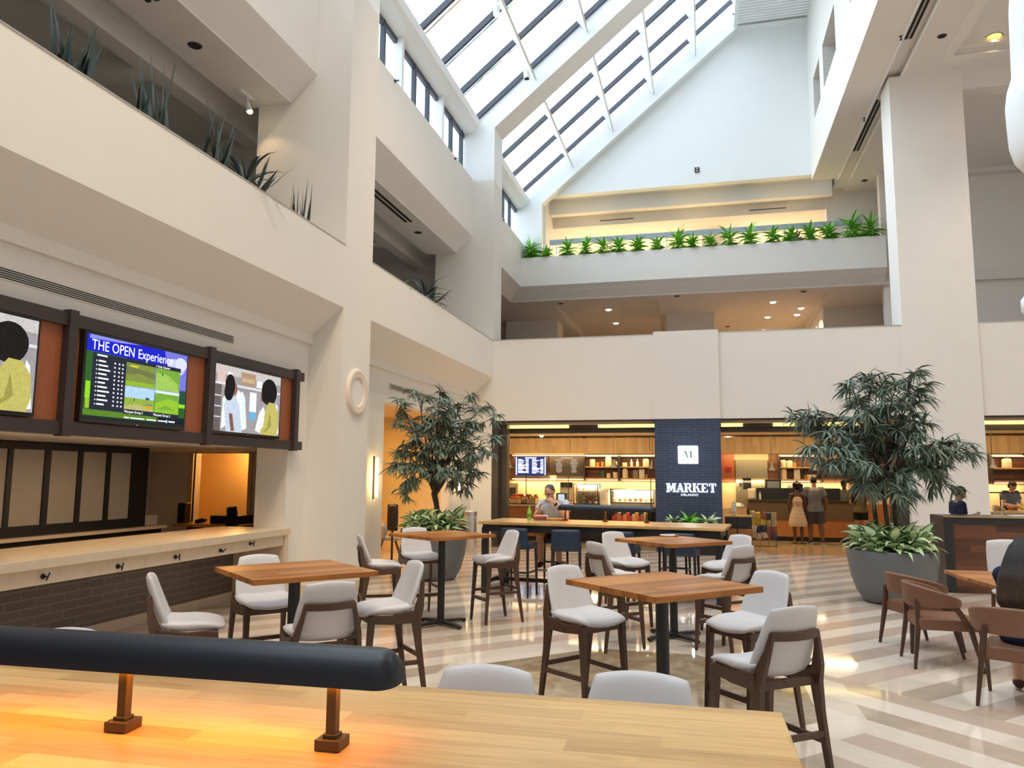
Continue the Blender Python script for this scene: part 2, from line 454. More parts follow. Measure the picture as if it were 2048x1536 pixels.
def floormat():
    m, nt, b = newmat('striped_marble')
    tc = nd(nt, 'ShaderNodeTexCoord')
    s = nd(nt, 'ShaderNodeSeparateXYZ', {0: tc.outputs['Object']})
    x, y = s.outputs[0], s.outputs[1]
    u = mth(nt, 'SUBTRACT', y, mth(nt, 'MULTIPLY', x, 1.03)); t = mth(nt, 'ADD', x, y)
    def bands(c, off, per):
        q = mth(nt, 'DIVIDE', mth(nt, 'SUBTRACT', c, off), per)
        return mth(nt, 'LESS_THAN', mth(nt, 'FRACT', q), 0.5), mth(nt, 'FLOOR', mth(nt, 'MULTIPLY', q, 2.0))
    s1, i1 = bands(u, 4.83+0.4, 0.8)
    s2, i2 = bands(t, 8.30, 0.8)
    near = mth(nt, 'MULTIPLY', mth(nt, 'LESS_THAN', t, 8.70), mth(nt, 'GREATER_THAN', x, 0.75))
    def mix(a, c): # a where near=0
        return mth(nt, 'ADD', mth(nt, 'MULTIPLY', a, mth(nt, 'SUBTRACT', 1.0, near)), mth(nt, 'MULTIPLY', c, near))
    st = mix(s1, s2); ii = mix(i1, i2); al = mix(t, u)
    cell = mth(nt, 'FLOOR', mth(nt, 'DIVIDE', mth(nt, 'ADD', al, mth(nt, 'MULTIPLY', ii, 0.7)), 1.7))
    w = nd(nt, 'ShaderNodeTexWhiteNoise', {'Vector': nd(nt, 'ShaderNodeCombineXYZ', {0: ii, 1: cell}).outputs[0]}, noise_dimensions='2D').outputs[0]
    veins = nd(nt, 'ShaderNodeTexNoise', {'Vector': tc.outputs['Object'], 'Scale': 3.5, 'Detail': 8.0, 'Distortion': 1.6}).outputs[0]
    cream = ramp(nt, mth(nt, 'ADD', mth(nt, 'MULTIPLY', w, 0.5), mth(nt, 'MULTIPLY', veins, 0.5)), [(0.2, (0.66, 0.57, 0.47)), (0.5, (0.74, 0.64, 0.54)), (0.8, (0.80, 0.71, 0.62))])
    taupe = ramp(nt, mth(nt, 'ADD', mth(nt, 'MULTIPLY', w, 0.55), mth(nt, 'MULTIPLY', veins, 0.45)), [(0.2, (0.46, 0.37, 0.285)), (0.5, (0.56, 0.44, 0.355)), (0.8, (0.62, 0.47, 0.405))])
    col = mixc(nt, st, cream, taupe)
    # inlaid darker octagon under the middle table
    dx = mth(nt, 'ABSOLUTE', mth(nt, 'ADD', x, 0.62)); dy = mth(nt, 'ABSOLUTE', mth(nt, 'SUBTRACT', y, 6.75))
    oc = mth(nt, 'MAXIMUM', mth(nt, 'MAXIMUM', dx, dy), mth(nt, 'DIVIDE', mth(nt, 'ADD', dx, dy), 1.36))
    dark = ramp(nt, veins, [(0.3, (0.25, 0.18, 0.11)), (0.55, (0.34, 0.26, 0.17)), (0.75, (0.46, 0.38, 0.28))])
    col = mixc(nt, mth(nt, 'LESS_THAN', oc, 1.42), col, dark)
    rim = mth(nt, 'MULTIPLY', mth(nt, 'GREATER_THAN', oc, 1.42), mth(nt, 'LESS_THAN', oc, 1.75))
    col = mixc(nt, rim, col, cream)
    # plain tan stone inside the market
    far = mth(nt, 'GREATER_THAN', y, 19.05)
    tan = ramp(nt, veins, [(0.3, (0.46, 0.34, 0.19)), (0.7, (0.54, 0.42, 0.25))])
    col = mixc(nt, far, col, tan)
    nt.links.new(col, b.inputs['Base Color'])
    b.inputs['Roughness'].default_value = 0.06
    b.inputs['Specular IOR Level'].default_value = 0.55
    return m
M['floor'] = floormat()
# ------------------------------------------------------------------ daylight guides (one long strip over each glazed bay)
TANS = 0.84
def zg(x): return 11.30 + TANS*(x+5.75)
NRM = Vector((-TANS, 0, 1)).normalized(); SLP = Vector((1, 0, TANS)).normalized()
for ya, yb in ((-5.5, 1.95), (2.93, 10.4), (11.38, 18.85), (19.67, 24.85)):
    c = Vector((-2.2, (ya+yb)/2, zg(-2.2))) + NRM*0.25
    p = portal(c, c-NRM, 1, 1)
    p.data.shape = 'RECTANGLE'; p.data.size = 9.4; p.data.size_y = yb-ya
    p.rotation_euler = Matrix((SLP, Vector((0, 1, 0)), SLP.cross(Vector((0, 1, 0))))).transposed().to_euler()

# ------------------------------------------------------------------ building shell
P1, P2 = -5.20, -5.79
BAYS = [(-5.52, 1.95), (2.93, 10.40), (11.38, 18.85)]
COLS = [(-6.5, -5.52), (1.95, 2.93), (10.40, 11.38), (18.85, 19.67)]
WALL, CEIL = M['wall'], M['ceil']

fl = MB(); fl.box(-13, 13, -8.5, 34, -0.2, 0)
struct(fl, 'floor', M['floor'])

cn = 0
for a, b in COLS:
    m = MB(); m.prism([(-6.24, 0), (P1, 0), (P1, 9.55), (-6.8, 9.55), (-6.8, 3.9), (-6.24, 3.9)], 1, a, b)
    struct(m, 'wall_left_column' if cn == 0 else 'wall_left_column', WALL)
    m = MB(); m.box(-6.22, P1+0.02, a-0.02, b+0.02, 0, 0.17)
    struct(m, 'baseboard_left', M['trimbeige'], bevel=0.006)
    cn += 1
# left wall, storey by storey
for a, b in BAYS:
    m = MB()
    m.prism([(P1, 5.23), (P1, 4.27), (-5.69, 3.86), (-5.69, 3.72), (-5.9, 3.72), (-5.9, 4.2), (-5.30, 4.2), (-5.30, 5.23)], 1, a, b)
    struct(m, 'wall_left_parapet', WALL)
    m = MB(); m.box(P1-0.11, P1+0.008, a, b, 5.23, 5.243)
    struct(m, 'trim_1', M['grille'])
    m = MB()
    m.prism([(P2, 9.61), (P2, 8.05), (-6.22, 7.64), (-6.22, 7.62), (-7.05, 7.62), (-7.05, 8.1), (-6.35, 8.1), (-6.35, 9.61)], 1, a, b)
    struct(m, 'wall_left_upper', WALL)
m = MB(); m.prism([(P2, 9.61), (P2, 8.05), (-6.22, 7.64), (-6.22, 7.62), (-7.05, 7.62), (-7.05, 8.1), (-6.35, 8.1), (-6.35, 9.61)], 1, 19.67, 24.85)
struct(m, 'wall_left_upper', WALL)
m = MB(); m.box(-11.2, -5.9, -8, 34, 3.95, 4.2); struct(m, 'floor_left_gallery', [CEIL])
m = MB(); m.box(-11.19, -5.96, -8, 34, 4.2, 4.21); struct(m, 'floor_left_shade_layer', simple('gallery_darkening_brown', (0.075, 0.06, 0.06), 0.95, var=0.1))  # unseen dark layer, added so the left gallery interior turns out darker
m = MB(); m.box(-11.2, -7.05, -8, 24.5, 7.85, 8.1); m.box(-7.9, -7.6, -8, 24.5, 7.62, 7.85)
for yy in (8.9, 17.6): m.box(-11.2, -7.9, yy, yy+0.35, 7.62, 7.85)
struct(m, 'ceiling_left_gallery', CEIL)
m = MB(); m.box(-11.3, -6.3, -8, 24.5, 9.3, 9.6); struct(m, 'ceiling_left_roof', WALL)
m = MB(); m.box(-11.4, -11.2, -8, 34, 0, 9.6); struct(m, 'wall_left_outer', WALL)
m = MB(); m.box(-11.2, -6.8, 11.8, 12.1, 4.2, 7.9); m.box(-11.2, -6.8, 20.3, 20.6, 4.2, 7.9)
struct(m, 'wall_left_cross', WALL)
m = MB(); m.box(-11.4, 12.3, -8.4, -8.1, 0, 17.6); struct(m, 'wall_behind', WALL)

# bar bay: wall behind the screens, soffit, jambs, back room
m = MB()
m.box(-5.95, -5.75, 2.93, 10.4, 2.13, 3.95)
m.box(-6.24, -5.751, 9.90, 10.4, 0, 3.95)
m.box(-6.24, -5.751, 2.93, 3.3, 0, 3.95)
struct(m, 'wall_left_bar', WALL)
m = MB(); m.box(-9.7, -5.95, 2.93, 10.4, 2.15, 2.35); m.box(-9.7, -6.24, 10.4, 12.2, 2.15, 2.35); struct(m, 'ceiling_bar', CEIL)
m = MB()
m.box(-9.9, -9.7, 2.93, 12.4, 0, 2.3)
m.box(-9.7, -6.8, 2.73, 2.93, 0, 2.3)
m.box(-9.7, -8.81, 12.0, 12.2, 0, 2.3); m.box(-7.70, -6.8, 12.0, 12.2, 0, 2.3); m.box(-8.81, -7.70, 12.0, 12.2, 2.13, 2.3)
m.box(-6.8, -6.3, 12.0, 12.2, 0, 2.3)
struct(m, 'wall_bar_room', WALL)
m = MB()
for x0, x1, z0, z1 in ((-8.89, -8.81, 0, 2.21), (-7.70, -7.62, 0, 2.21), (-8.89, -7.62, 2.13, 2.21)): m.box(x0, x1, 11.965, 12.05, z0, z1)
struct(m, 'trim_2', simple('cream_door_casing', (0.66, 0.55, 0.36), 0.5), bevel=0.004)
ORW = simple('ochre_room_paint', (0.72, 0.46, 0.20), 0.85, var=0.02)
m = MB(); m.box(-9.6, -6.85, 13.2, 13.3, 0, 2.4); m.box(-9.6, -9.5, 12.2, 13.2, 0, 2.4); m.box(-6.95, -6.85, 12.2, 13.2, 0, 2.4); m.box(-9.6, -6.85, 12.2, 13.3, 2.3, 2.4)
m.box(-8.05, -7.93, 13.05, 13.2, 0, 2.3)
struct(m, 'wall_bar_hall', ORW)
light('bar_hall_lamp', 'POINT', (-8.3, 12.6, 2.1), 14, (1, 0.55, 0.16), 0.06)

# second bay: wall with the opening to the lit passage
m = MB()
m.box(-5.95, -5.75, 11.38, 13.29, 0, 3.95); m.box(-5.95, -5.75, 17.14, 18.85, 0, 3.95); m.box(-5.95, -5.75, 13.29, 17.14, 3.12, 3.95)
struct(m, 'wall_left_passage', WALL)
YEL = simple('warm_passage_paint', (0.74, 0.56, 0.30), 0.8, var=0.02)
m = MB()
m.box(-11, -5.95, 13.09, 13.29, 0, 3.3); m.box(-11, -5.95, 17.14, 17.34, 0, 3.3); m.box(-11, -5.95, 13.29, 17.14, 3.12, 3.3)
m.box(-7.9, -7.6, 13.29, 17.14, 2.72, 3.12); m.box(-7.9, -7.6, 13.29, 13.62, 0, 2.72); m.box(-7.9, -7.6, 16.8, 17.14, 0, 2.72)
m.box(-11.1, -10.6, 13.09, 17.34, 0, 3.3)
struct(m, 'wall_passage', YEL)
m = MB()
for ya in (13.75, 15.3): 
    m.box(-10.6, -10.56, ya, ya+1.35, 0.05, 2.5)
struct(m, 'door_1', simple('pale_passage_door', (0.70, 0.55, 0.33), 0.5), bevel=0.01)
m = MB(); m.box(-5.75, -5.72, 11.38, 13.29, 0, 0.17); m.box(-5.75, -5.72, 17.14, 18.85, 0, 0.17); m.box(-10.6, -5.95, 13.29, 13.32, 0, 0.17); m.box(-7.6, -7.57, 13.29, 13.64, 0, 0.2)
struct(m, 'baseboard_left', M['trimbeige'])
light('passage_lamp', 'AREA', (-6.9, 15.2, 3.05), 26, (1, 0.60, 0.16), 0.5, aim=(-6.9, 15.2, 0), sizey=2.0)
light('passage_lamp_far', 'AREA', (-9.2, 15.2, 3.05), 40, (1, 0.62, 0.18), 0.5, aim=(-9.2, 15.2, 0), sizey=2.5)

# clerestory, eave beam, rafters, glazing
RAF = [(-6.5, -5.52), (1.95, 2.93), (10.40, 11.38), (18.85, 19.67)]
raft_poly = [(P1, 9.55), (P1, 11.0), (1.40, 16.54), (3.58, 16.54), (3.58, 17.45), (1.40, 17.40), (-5.9, 11.27), (-6.2, 10.95), (-6.2, 9.55)]
for a, b in RAF:
    m = MB(); m.prism(raft_poly, 1, a, b); struct(m, 'ceiling_rafter', M['white'])
gl = [(-5.52, 1.95), (2.93, 10.40), (11.38, 18.85), (19.67, 24.85)]
FINX = (-4.32, -2.94, -1.57, -0.18, 1.22)
wn = 0
for a, b in gl:
    m = MB(); m.prism([(-6.16, 10.88), (-5.76, 10.95), (-5.64, 11.05), (-5.60, 11.22), (-5.80, 11.42), (-6.16, 11.42)], 1, a, b)
    struct(m, 'trim_3', M['white'], bevel=0.01)
    # clerestory strip: dark frame, white posts, panes
    wn += 1
    fr = MB(); fr.box(-6.12, -6.04, a, b, 10.78, 10.90); fr.box(-6.12, -6.04, a, b, 9.60, 9.66)
    po = MB(); pn = MB()
    y = b - (0.20 if b < 20 else 0.9)
    k = 0
    while y > a+0.1:
        fr.box(-6.12, -6.03, y-0.05, y+0.05, 9.6, 10.9)
        if k % 3 == 2:
            po.box(-6.10, -5.92, y-0.22, y-0.10, 9.6, 10.9)
        y -= 0.86; k += 1
    w = struct(fr, 'window_%d' % wn, M['mullion'])
    if po.f: po.build('window_post', M['white'], w)
    pn.box(-6.09, -6.08, a, b, 9.62, 10.84); pn.build('window_pane', M['glass'], w)
    # sloped glazing
    wn += 1
    fin = MB()
    for x in FINX:
        p = Vector((x, 0, zg(x)))
        q = p - NRM*0.20
        fin.tbar([(q.x, a, q.z), (q.x, b, q.z)], [(0.055, 0.36)]*2, up=NRM)
    struct(fin, 'ceiling_purlin', M['white'])
    mu = MB(); wb = MB(); pn = MB()
    ylist = []
    y = 17.40
    while y > a: y -= 1.42
    y += 1.42
    if a > 19: y = 20.05
    while y < b+0.05:
        ylist.append(y); y += 1.42
    p0 = Vector((-5.75, 0, zg(-5.75))); p1 = Vector((1.45, 0, zg(1.45)))
    for y in ylist:
        o = Vector((0, y, 0)) - NRM*0.03
        mu.tbar([p0+o, p1+o], [(0.075, 0.13)]*2, up=NRM)
        if y+0.37 < b:
            o = Vector((0, y+0.37, 0)) + NRM*0.10
            wb.tbar([p0+o, p1+o], [(0.05, 0.05)]*2, up=NRM)
    for x in FINX:
        q = Vector((x+0.07, 0, zg(x+0.07))) - NRM*0.02
        mu.tbar([(q.x, a, q.z), (q.x, b, q.z)], [(0.05, 0.08)]*2, up=NRM)
    w = struct(mu, 'window_%d' % wn, M['mullion'])
    wb.build('window_bar', simple('pale_blue_bar', (0.55, 0.62, 0.75), 0.5), w)
    g0 = p0 + NRM*0.04; g1 = p1 + NRM*0.04
    pn.quad((g0.x, a, g0.z), (g1.x, a, g1.z), (g1.x, b, g1.z), (g0.x, b, g0.z))
    pn.build('window_pane', M['glass'], w)
# flat top of the roof with slatted ceiling
m = MB(); m.box(1.35, 4.3, -8.3, 25.2, 17.42, 17.6); m.box(1.30, 1.42, -8.3, 24.8, 16.50, 17.5)
struct(m, 'ceiling_top', M['white'])
m = MB()
y = 11.6
while y < 24.6:
    m.box(1.42, 3.58, y, y+0.115, 16.50, 16.56); y += 0.15
m.box(1.42, 3.58, -8, 11.6, 16.5, 16.56)
struct(m, 'ceiling_slats', M['white'])
m = MB(); m.box(1.42, 3.58, -8, 24.6, 16.72, 16.78); struct(m, 'ceiling_void', simple('grey_void', (0.25, 0.25, 0.22), 0.9))

# right upper wall with recessed windows
P3 = 3.58
wins = [(22.84, 24.10), (20.16, 22.20), (15.6, 18.2), (12.4, 14.6), (6.5, 9.5), (-2, 1)]
m = MB()
m.box(P3, 4.35, -8.1, 25.2, 11.20, 12.78); m.box(P3, 4.35, -8.1, 25.2, 14.05, 17.5)
ys = sorted(wins); prev = -8.1
for a, b in ys:
    m.box(P3, 4.35, prev, a, 12.78, 14.05); prev = b
m.box(P3, 4.35, prev, 25.2, 12.78, 14.05)
struct(m, 'wall_right_upper', WALL)
for a, b in wins:
    wn += 1
    m = MB(); m.box(4.06, 4.12, a, b, 12.78, 12.86); m.box(4.06, 4.12, a, b, 13.97, 14.05); m.box(4.06, 4.12, a, a+0.07, 12.78, 14.05); m.box(4.06, 4.12, b-0.07, b, 12.78, 14.05)
    w = struct(m, 'window_%d' % wn, M['mullion'])
    g = MB(); g.box(4.085, 4.095, a, b, 12.8, 14.0); g.build('window_pane', simple('dark_window_glass', (0.03, 0.035, 0.045), 0.08), w)
# right ceiling with slot, diffusers and coffer
m = MB()
m.box(4.35, 4.38, -8.1, 25.4, 11.20, 11.5)
m.box(4.38, 4.75, -8.1, 26.8, 11.32, 11.5)
m.box(4.75, 5.65, -8.1, 18.85, 11.20, 11.5); m.box(4.75, 6.35, 18.85, 26.8, 11.20, 11.5)
m.box(5.65, 9.2, 12.3, 18.1, 11.44, 11.5); m.box(5.65, 9.2, 18.1, 18.85, 11.20, 11.5); m.box(5.65, 9.2, 11.3, 12.3, 11.20, 11.5); m.box(5.65, 9.2, -8.1, 11.3, 11.44, 11.5)
m.box(9.2, 12.3, -8.1, 18.85, 11.20, 11.5)
m.box(6.02, 12.3, 18.85, 19.3, 10.72, 11.5); m.box(6.02, 12.3, 19.3, 26.0, 11.0, 11.5)
m.box(6.02, 12.3, 24.7, 25.0, 10.85, 11.0)
struct(m, 'ceiling_right', CEIL)
m = MB()
for x0, x1, y0, y1 in ((5.45, 5.65, 12.1, 18.3), (9.2, 9.4, 12.1, 18.3), (5.65, 9.2, 18.1, 18.3), (5.65, 9.2, 12.1, 12.3)): m.box(x0, x1, y0, y1, 11.165, 11.205)
for x0, x1, y0, y1 in ((5.65, 5.80, 12.3, 18.1), (9.05, 9.2, 12.3, 18.1), (5.8, 9.05, 17.95, 18.1), (5.8, 9.05, 12.3, 12.45)): m.box(x0, x1, y0, y1, 11.32, 11.445)
struct(m, 'trim_9', WALL)
m = MB(); m.box(4.36, 4.40, -8.1, 25.2, 11.17, 11.23); m.box(4.73, 4.77, -8.1, 25.2, 11.17, 11.23); struct(m, 'trim_4', M['white'])
m = MB(); m.box(12.2, 12.5, -8.4, 34, 0, 11.5); struct(m, 'wall_right', WALL)
m = MB(); m.box(4.3, 12.5, -8.4, 34, 11.5, 11.7); struct(m, 'ceiling_right_roof', WALL)
m = MB(); m.box(4.47, 6.02, 18.83, 19.72, 0, 11.2); struct(m, 'wall_right_column', WALL)
m = MB(); m.box(4.455, 6.035, 18.81, 19.74, 0, 0.17); struct(m, 'baseboard_right', M['trimbeige'], bevel=0.006)

# back: parapet over the market, gallery, planter wall, gable
m = MB()
m.box(P1, 4.47, 18.87, 19.07, 3.15, 5.23); m.box(6.02, 12.2, 18.87, 19.07, 3.15, 5.23); m.box(-1.12, 0.42, 18.80, 18.87, 3.15, 5.29)
struct(m, 'wall_back_parapet', WALL)
m = MB(); m.box(P1, -1.12, 18.86, 19.10, 5.23, 5.245); m.box(0.42, 4.47, 18.86, 19.10, 5.23, 5.245); m.box(6.02, 12.2, 18.86, 19.10, 5.23, 5.245); struct(m, 'trim_5', M['grille'])
m = MB(); m.box(-11.2, 12.3, 19.07, 33.5, 3.9, 4.2); struct(m, 'floor_back_gallery', CEIL)
m = MB(); m.box(-11.1, 12.2, 19.08, 33.2, 4.2, 4.21); struct(m, 'floor_back_shade_layer', simple('gallery_darkening_tan', (0.26, 0.21, 0.18), 0.95, var=0.1))  # unseen tan layer, added to cut bounced light in the back gallery
m = MB()
v = [(P2, 24.45, 9.03), (5.49, 24.45, 9.03), (5.49, 24.45, 8.05), (P2, 24.45, 8.05), (-6.2, 24.88, 7.64), (5.05, 24.88, 7.64)]
m.quad(v[3], v[2], v[1], v[0]); m.quad(v[4], v[5], v[2], v[3]); 
m.face([m.vert(p) for p in (v[2], v[5], (5.49, 24.88, 7.64))])
m.quad((P2, 24.45, 9.03), (5.49, 24.45, 9.03), (5.49, 24.6, 9.03), (P2, 24.6, 9.03))
m.box(-6.2, 5.49, 24.6, 24.86, 7.9, 8.88); m.box(-5.16, 5.49, 24.8, 24.86, 8.88, 9.03); m.box(-6.2, 5.49, 24.86, 25.1, 7.64, 8.0)
m.quad((5.49, 24.45, 9.03), (5.49, 24.45, 8.05), (5.49, 24.88, 7.64), (5.49, 24.86, 9.03))
struct(m, 'wall_back_planter', WALL)
m = MB(); m.box(-5.74, 5.47, 24.615, 24.79, 8.885, 8.95); o = m.build('planter_soil', M['soil']); tag(o, 'dark soil in the long gallery planter', 'soil', kind='stuff')
m = MB()
m.box(-11.2, 12.3, 24.88, 25.65, 7.62, 8.0); m.box(-11.2, 12.3, 25.65, 33.5, 7.78, 8.0)
m.box(-11.2, -4.85, 25.65, 33.5, 7.62, 7.8); m.box(-1.35, 0.72, 25.65, 33.5, 7.62, 7.8); m.box(4.0, 12.3, 25.65, 33.5, 7.62, 7.8)
struct(m, 'ceiling_back_gallery', CEIL)
m = MB()
m.box(-7.2, -5.2, 28, 29.2, 4.2, 7.8); m.box(-1.17, 0.5, 28, 29.2, 4.2, 7.8); m.box(4.35, 12.3, 27.9, 28.2, 4.2, 7.8); m.box(-11.2, 12.3, 33.2, 33.5, 4.2, 7.8)
m.box(4.15, 4.35, 27.9, 33.3, 4.2, 7.8)
struct(m, 'wall_back_gallery', WALL)
m = MB(); m.box(5.5, 12.3, 25.0, 25.3, 4.2, 11.2); struct(m, 'wall_back_right', WALL)
# gable portal and wall
m = MB(); m.prism([(-5.16, 8.0), (-5.16, 11.02), (1.45, 16.56), (3.58, 16.56), (3.58, 17.45), (1.40, 17.40), (-5.9, 11.27), (-6.2, 10.95), (-6.2, 8.0)], 1, 24.86, 25.2)
struct(m, 'wall_gable_frame', M['white'])
m = MB(); m.prism([(-4.62, 11.40), (3.75, 11.40), (3.75, 17.2), (1.40, 17.0), (-5.1, 11.6), (-5.1, 11.40)], 1, 25.2, 25.5); struct(m, 'wall_gable', M['white'])
# upper gallery behind the planter
m = MB()
m.box(-6.2, 12.3, 25.5, 25.95, 11.50, 11.7); m.box(-6.2, 4.3, 25.95, 26.25, 10.98, 11.7); m.box(-6.2, 4.3, 26.25, 26.7, 11.25, 11.7); m.box(-6.2, 4.6, 26.7, 27.0, 10.72, 11.7)
m.box(-6.2, 4.6, 27.0, 28.6, 10.78, 11.0); m.box(-6.2, 4.6, 28.6, 33.5, 11.0, 11.2); m.box(-6.2, 4.6, 28.45, 28.65, 10.7, 11.2)
struct(m, 'ceiling_upper_gallery', CEIL)
m = MB()
m.box(-6.4, -5.10, 25.2, 33.5, 8.0, 11.7); m.box(4.2, 12.3, 26.6, 27.0, 8.0, 11.7); m.box(4.2, 4.6, 27.0, 33.5, 8.0, 11.7); m.box(-6.2, 4.3, 33.2, 33.5, 8.0, 11.2); m.box(0.15, 0.95, 28.3, 28.9, 8.0, 11.0)
struct(m, 'wall_upper_gallery', WALL)
m = MB(); m.box(-6.2, 5.6, 25.1, 33.5, 7.95, 8.05); struct(m, 'floor_upper_gallery', M['trimbeige'])
for x, y in ((-3.2, 30), (1.8, 30.5), (-0.6, 31.5)):
    light('upper_gallery_lamp', 'AREA', (x, y, 10.7), 210, (1, 0.86, 0.62), 0.6, aim=(x, y, 0))
for x in (-4.1, -0.3, 2.6):
    light('upper_gallery_wash', 'SPOT', (x, 25.3, 9.6), 20, (1, 0.70, 0.32), 0.05, 70, aim=(x+0.3, 26.0, 11.2))

# market shell
m = MB()
m.box(-7.0, -6.8, 19.07, 26, 0, 3.9); m.box(-6.8, -5.2, 19.5, 19.68, 0, 3.9); m.box(-7.0, 12.2, 25.6, 25.8, 0, 3.9)
struct(m, 'wall_market', simple('market_backsplash', (0.72, 0.58, 0.38), 0.5, var=0.03))
m = MB(); m.box(-6.8, 12.2, 19.07, 25.6, 3.06, 3.2); struct(m, 'ceiling_market', simple('market_ceiling_paint', (0.52, 0.42, 0.30), 0.85))
m = MB()
m.box(-5.2, -1.12, 19.45, 19.62, 2.86, 3.06); m.box(0.42, 4.47, 19.45, 19.62, 2.86, 3.06); m.box(6.02, 12.2, 19.45, 19.62, 2.86, 3.06)
m.box(-5.2, 12.2, 18.90, 19.05, 3.11, 3.16)
m.box(-5.20, -5.03, 18.87, 19.05, 0, 3.15)
m.box(-5.03, -4.84, 19.02, 19.3, 0, 3.06)
m.box(4.25, 4.47, 19.07, 19.9, 0, 3.06)
struct(m, 'trim_6', M['bronze'])
m = MB(); m.box(-1.12, 0.42, 18.83, 19.5, 0, 3.15); struct(m, 'wall_back_tile', M['bluetile'])
# ------------------------------------------------------------------ white stools
def make_stool():  # shell seat on a walnut frame
    t = thing('bar_stool', '', 'bar stool')
    m = MB()
    m.pad(lambda u, v: (u*(0.236-0.008*v-0.010*max(0, v)**2), -0.200+(v+1)/2*0.455, 0.740+0.026*u*u-0.03*max(0, v)**2+0.030*max(0, -v)**3), lambda u, v: 0.078-0.03*max(0, v), n=14, c=0.42, pw=5)
    m.build('seat', M['leather'], t, smooth=True, sharp=0, sub=1)
    m = MB()
    def bk(u, v):
        s = (v+1)/2
        return (u*(0.240-0.058*s), -0.160-0.120*s+0.050*u*u*(1.1-0.6*s)+0.03*(1-s)**3, 0.690+0.412*s)
    m.pad(bk, lambda u, v: 0.058-0.014*(v+1)/2, n=14, c=0.36, pw=7)
    m.build('backrest', M['leather'], t, smooth=True, sharp=0, sub=1)
    for s in (-1, 1):
        m = MB(); m.tbar([(s*0.195, 0.165, 0.715), (s*0.207, 0.215, 0.0)], [(0.046, 0.05), (0.027, 0.03)], up=(0, 1, 0))
        m.build('leg', M['legwood'], t, bevel=0.005)
        m = MB(); m.tbar([(s*0.152, -0.252, 0.955), (s*0.174, -0.238, 0.86), (s*0.196, -0.214, 0.77), (s*0.209, -0.182, 0.67), (s*0.214, -0.20, 0.5), (s*0.226, -0.275, 0.0)],
                         [(0.022, 0.03), (0.026, 0.04), (0.032, 0.065), (0.034, 0.075), (0.032, 0.05), (0.027, 0.03)], up=(0, 1, 0))
        m.build('leg', M['legwood'], t, bevel=0.005)
    m = MB()
    for s in (-1, 1): m.tbar([(s*0.200, 0.17, 0.695), (s*0.209, 0.0, 0.683), (s*0.214, -0.185, 0.700)], [(0.03, 0.06), (0.03, 0.065), (0.03, 0.095)])
    m.bar((-0.195, 0.168, 0.693), (0.195, 0.168, 0.693), 0.028, 0.06); m.bar((-0.205, -0.175, 0.672), (0.205, -0.175, 0.672), 0.026, 0.05)
    m.build('seat_frame', M['legwood'], t, bevel=0.004)
    m = MB(); m.tbar([(-0.158, -0.252, 0.938), (-0.08, -0.266, 0.934), (0, -0.271, 0.932), (0.08, -0.266, 0.934), (0.158, -0.252, 0.938)], [(0.024, 0.046)]*5)
    m.build('back_rail', M['legwood'], t, bevel=0.004)
    m = MB(); m.bar((-0.2, 0.196, 0.285), (0.2, 0.196, 0.285), 0.024, 0.04); m.build('footrest', M['legwood'], t, bevel=0.003)
    m = MB(); m.box(-0.17, 0.17, 0.183, 0.211, 0.304, 0.309); m.build('kick_plate', M['steel'], t)
    for s in (-1, 1):
        m = MB(); m.bar((s*0.203, 0.19, 0.36), (s*0.219, -0.222, 0.36), 0.02, 0.034); m.build('stretcher', M['legwood'], t, bevel=0.003)
    m = MB(); m.bar((-0.217, -0.222, 0.40), (0.217, -0.222, 0.40), 0.02, 0.034); m.build('stretcher', M['legwood'], t, bevel=0.003)
    return t
stool0 = make_stool(); stool_n = [0]
def stool(x, y, face, label, group):
    """face: direction the sitter looks, degrees from +X"""
    place(stool0, stool_n[0], (x, y, 0), R(face-90), label, group); stool_n[0] += 1

# ------------------------------------------------------------------ square high tables
def make_table():
    t = thing('high_table', '', 'table')
    m = MB(); m.box(-0.457, 0.457, -0.457, 0.457, 1.032, 1.07); m.build('tabletop', M['table'], t, bevel=0.003)
    m = MB(); m.cyl((0, 0, 0.045), (0, 0, 1.02), 0.043, n=24); m.box(-0.2, 0.2, -0.2, 0.2, 1.015, 1.034); m.build('post', M['black'], t, smooth=True)
    m = MB()
    for a in range(4):
        d = Vector((math.cos(a*PI/2), math.sin(a*PI/2), 0))
        m.tbar([d*0.02+Vector((0, 0, 0.045)), d*0.30+Vector((0, 0, 0.036)), d*0.37+Vector((0, 0, 0.022))], [(0.07, 0.035), (0.06, 0.03), (0.055, 0.03)])
        m.cyl(d*0.35, d*0.35+Vector((0, 0, 0.02)), 0.018, n=10)
    m.cyl((0, 0, 0.02), (0, 0, 0.07), 0.06, n=20)
    m.build('base', M['black'], t, bevel=0.006)
    return t
tab0 = make_table(); tab_n = 0
TABLES = [(-2.97, 5.29, 50, 'square wooden high table beside the bar counter, nearest the wall screens'),
          (-3.07, 8.92, 57, 'square wooden high table in front of the left planter'),
          (-0.285, 5.31, 45, 'square wooden high table in the middle foreground, the nearest of the four'),
          (-0.35, 8.92, 45, 'square wooden high table with folded napkins lying on it')]
for x, y, a, l in TABLES:
    place(tab0, tab_n, (x, y, 0), R(a), l, 'square high tables'); tab_n += 1
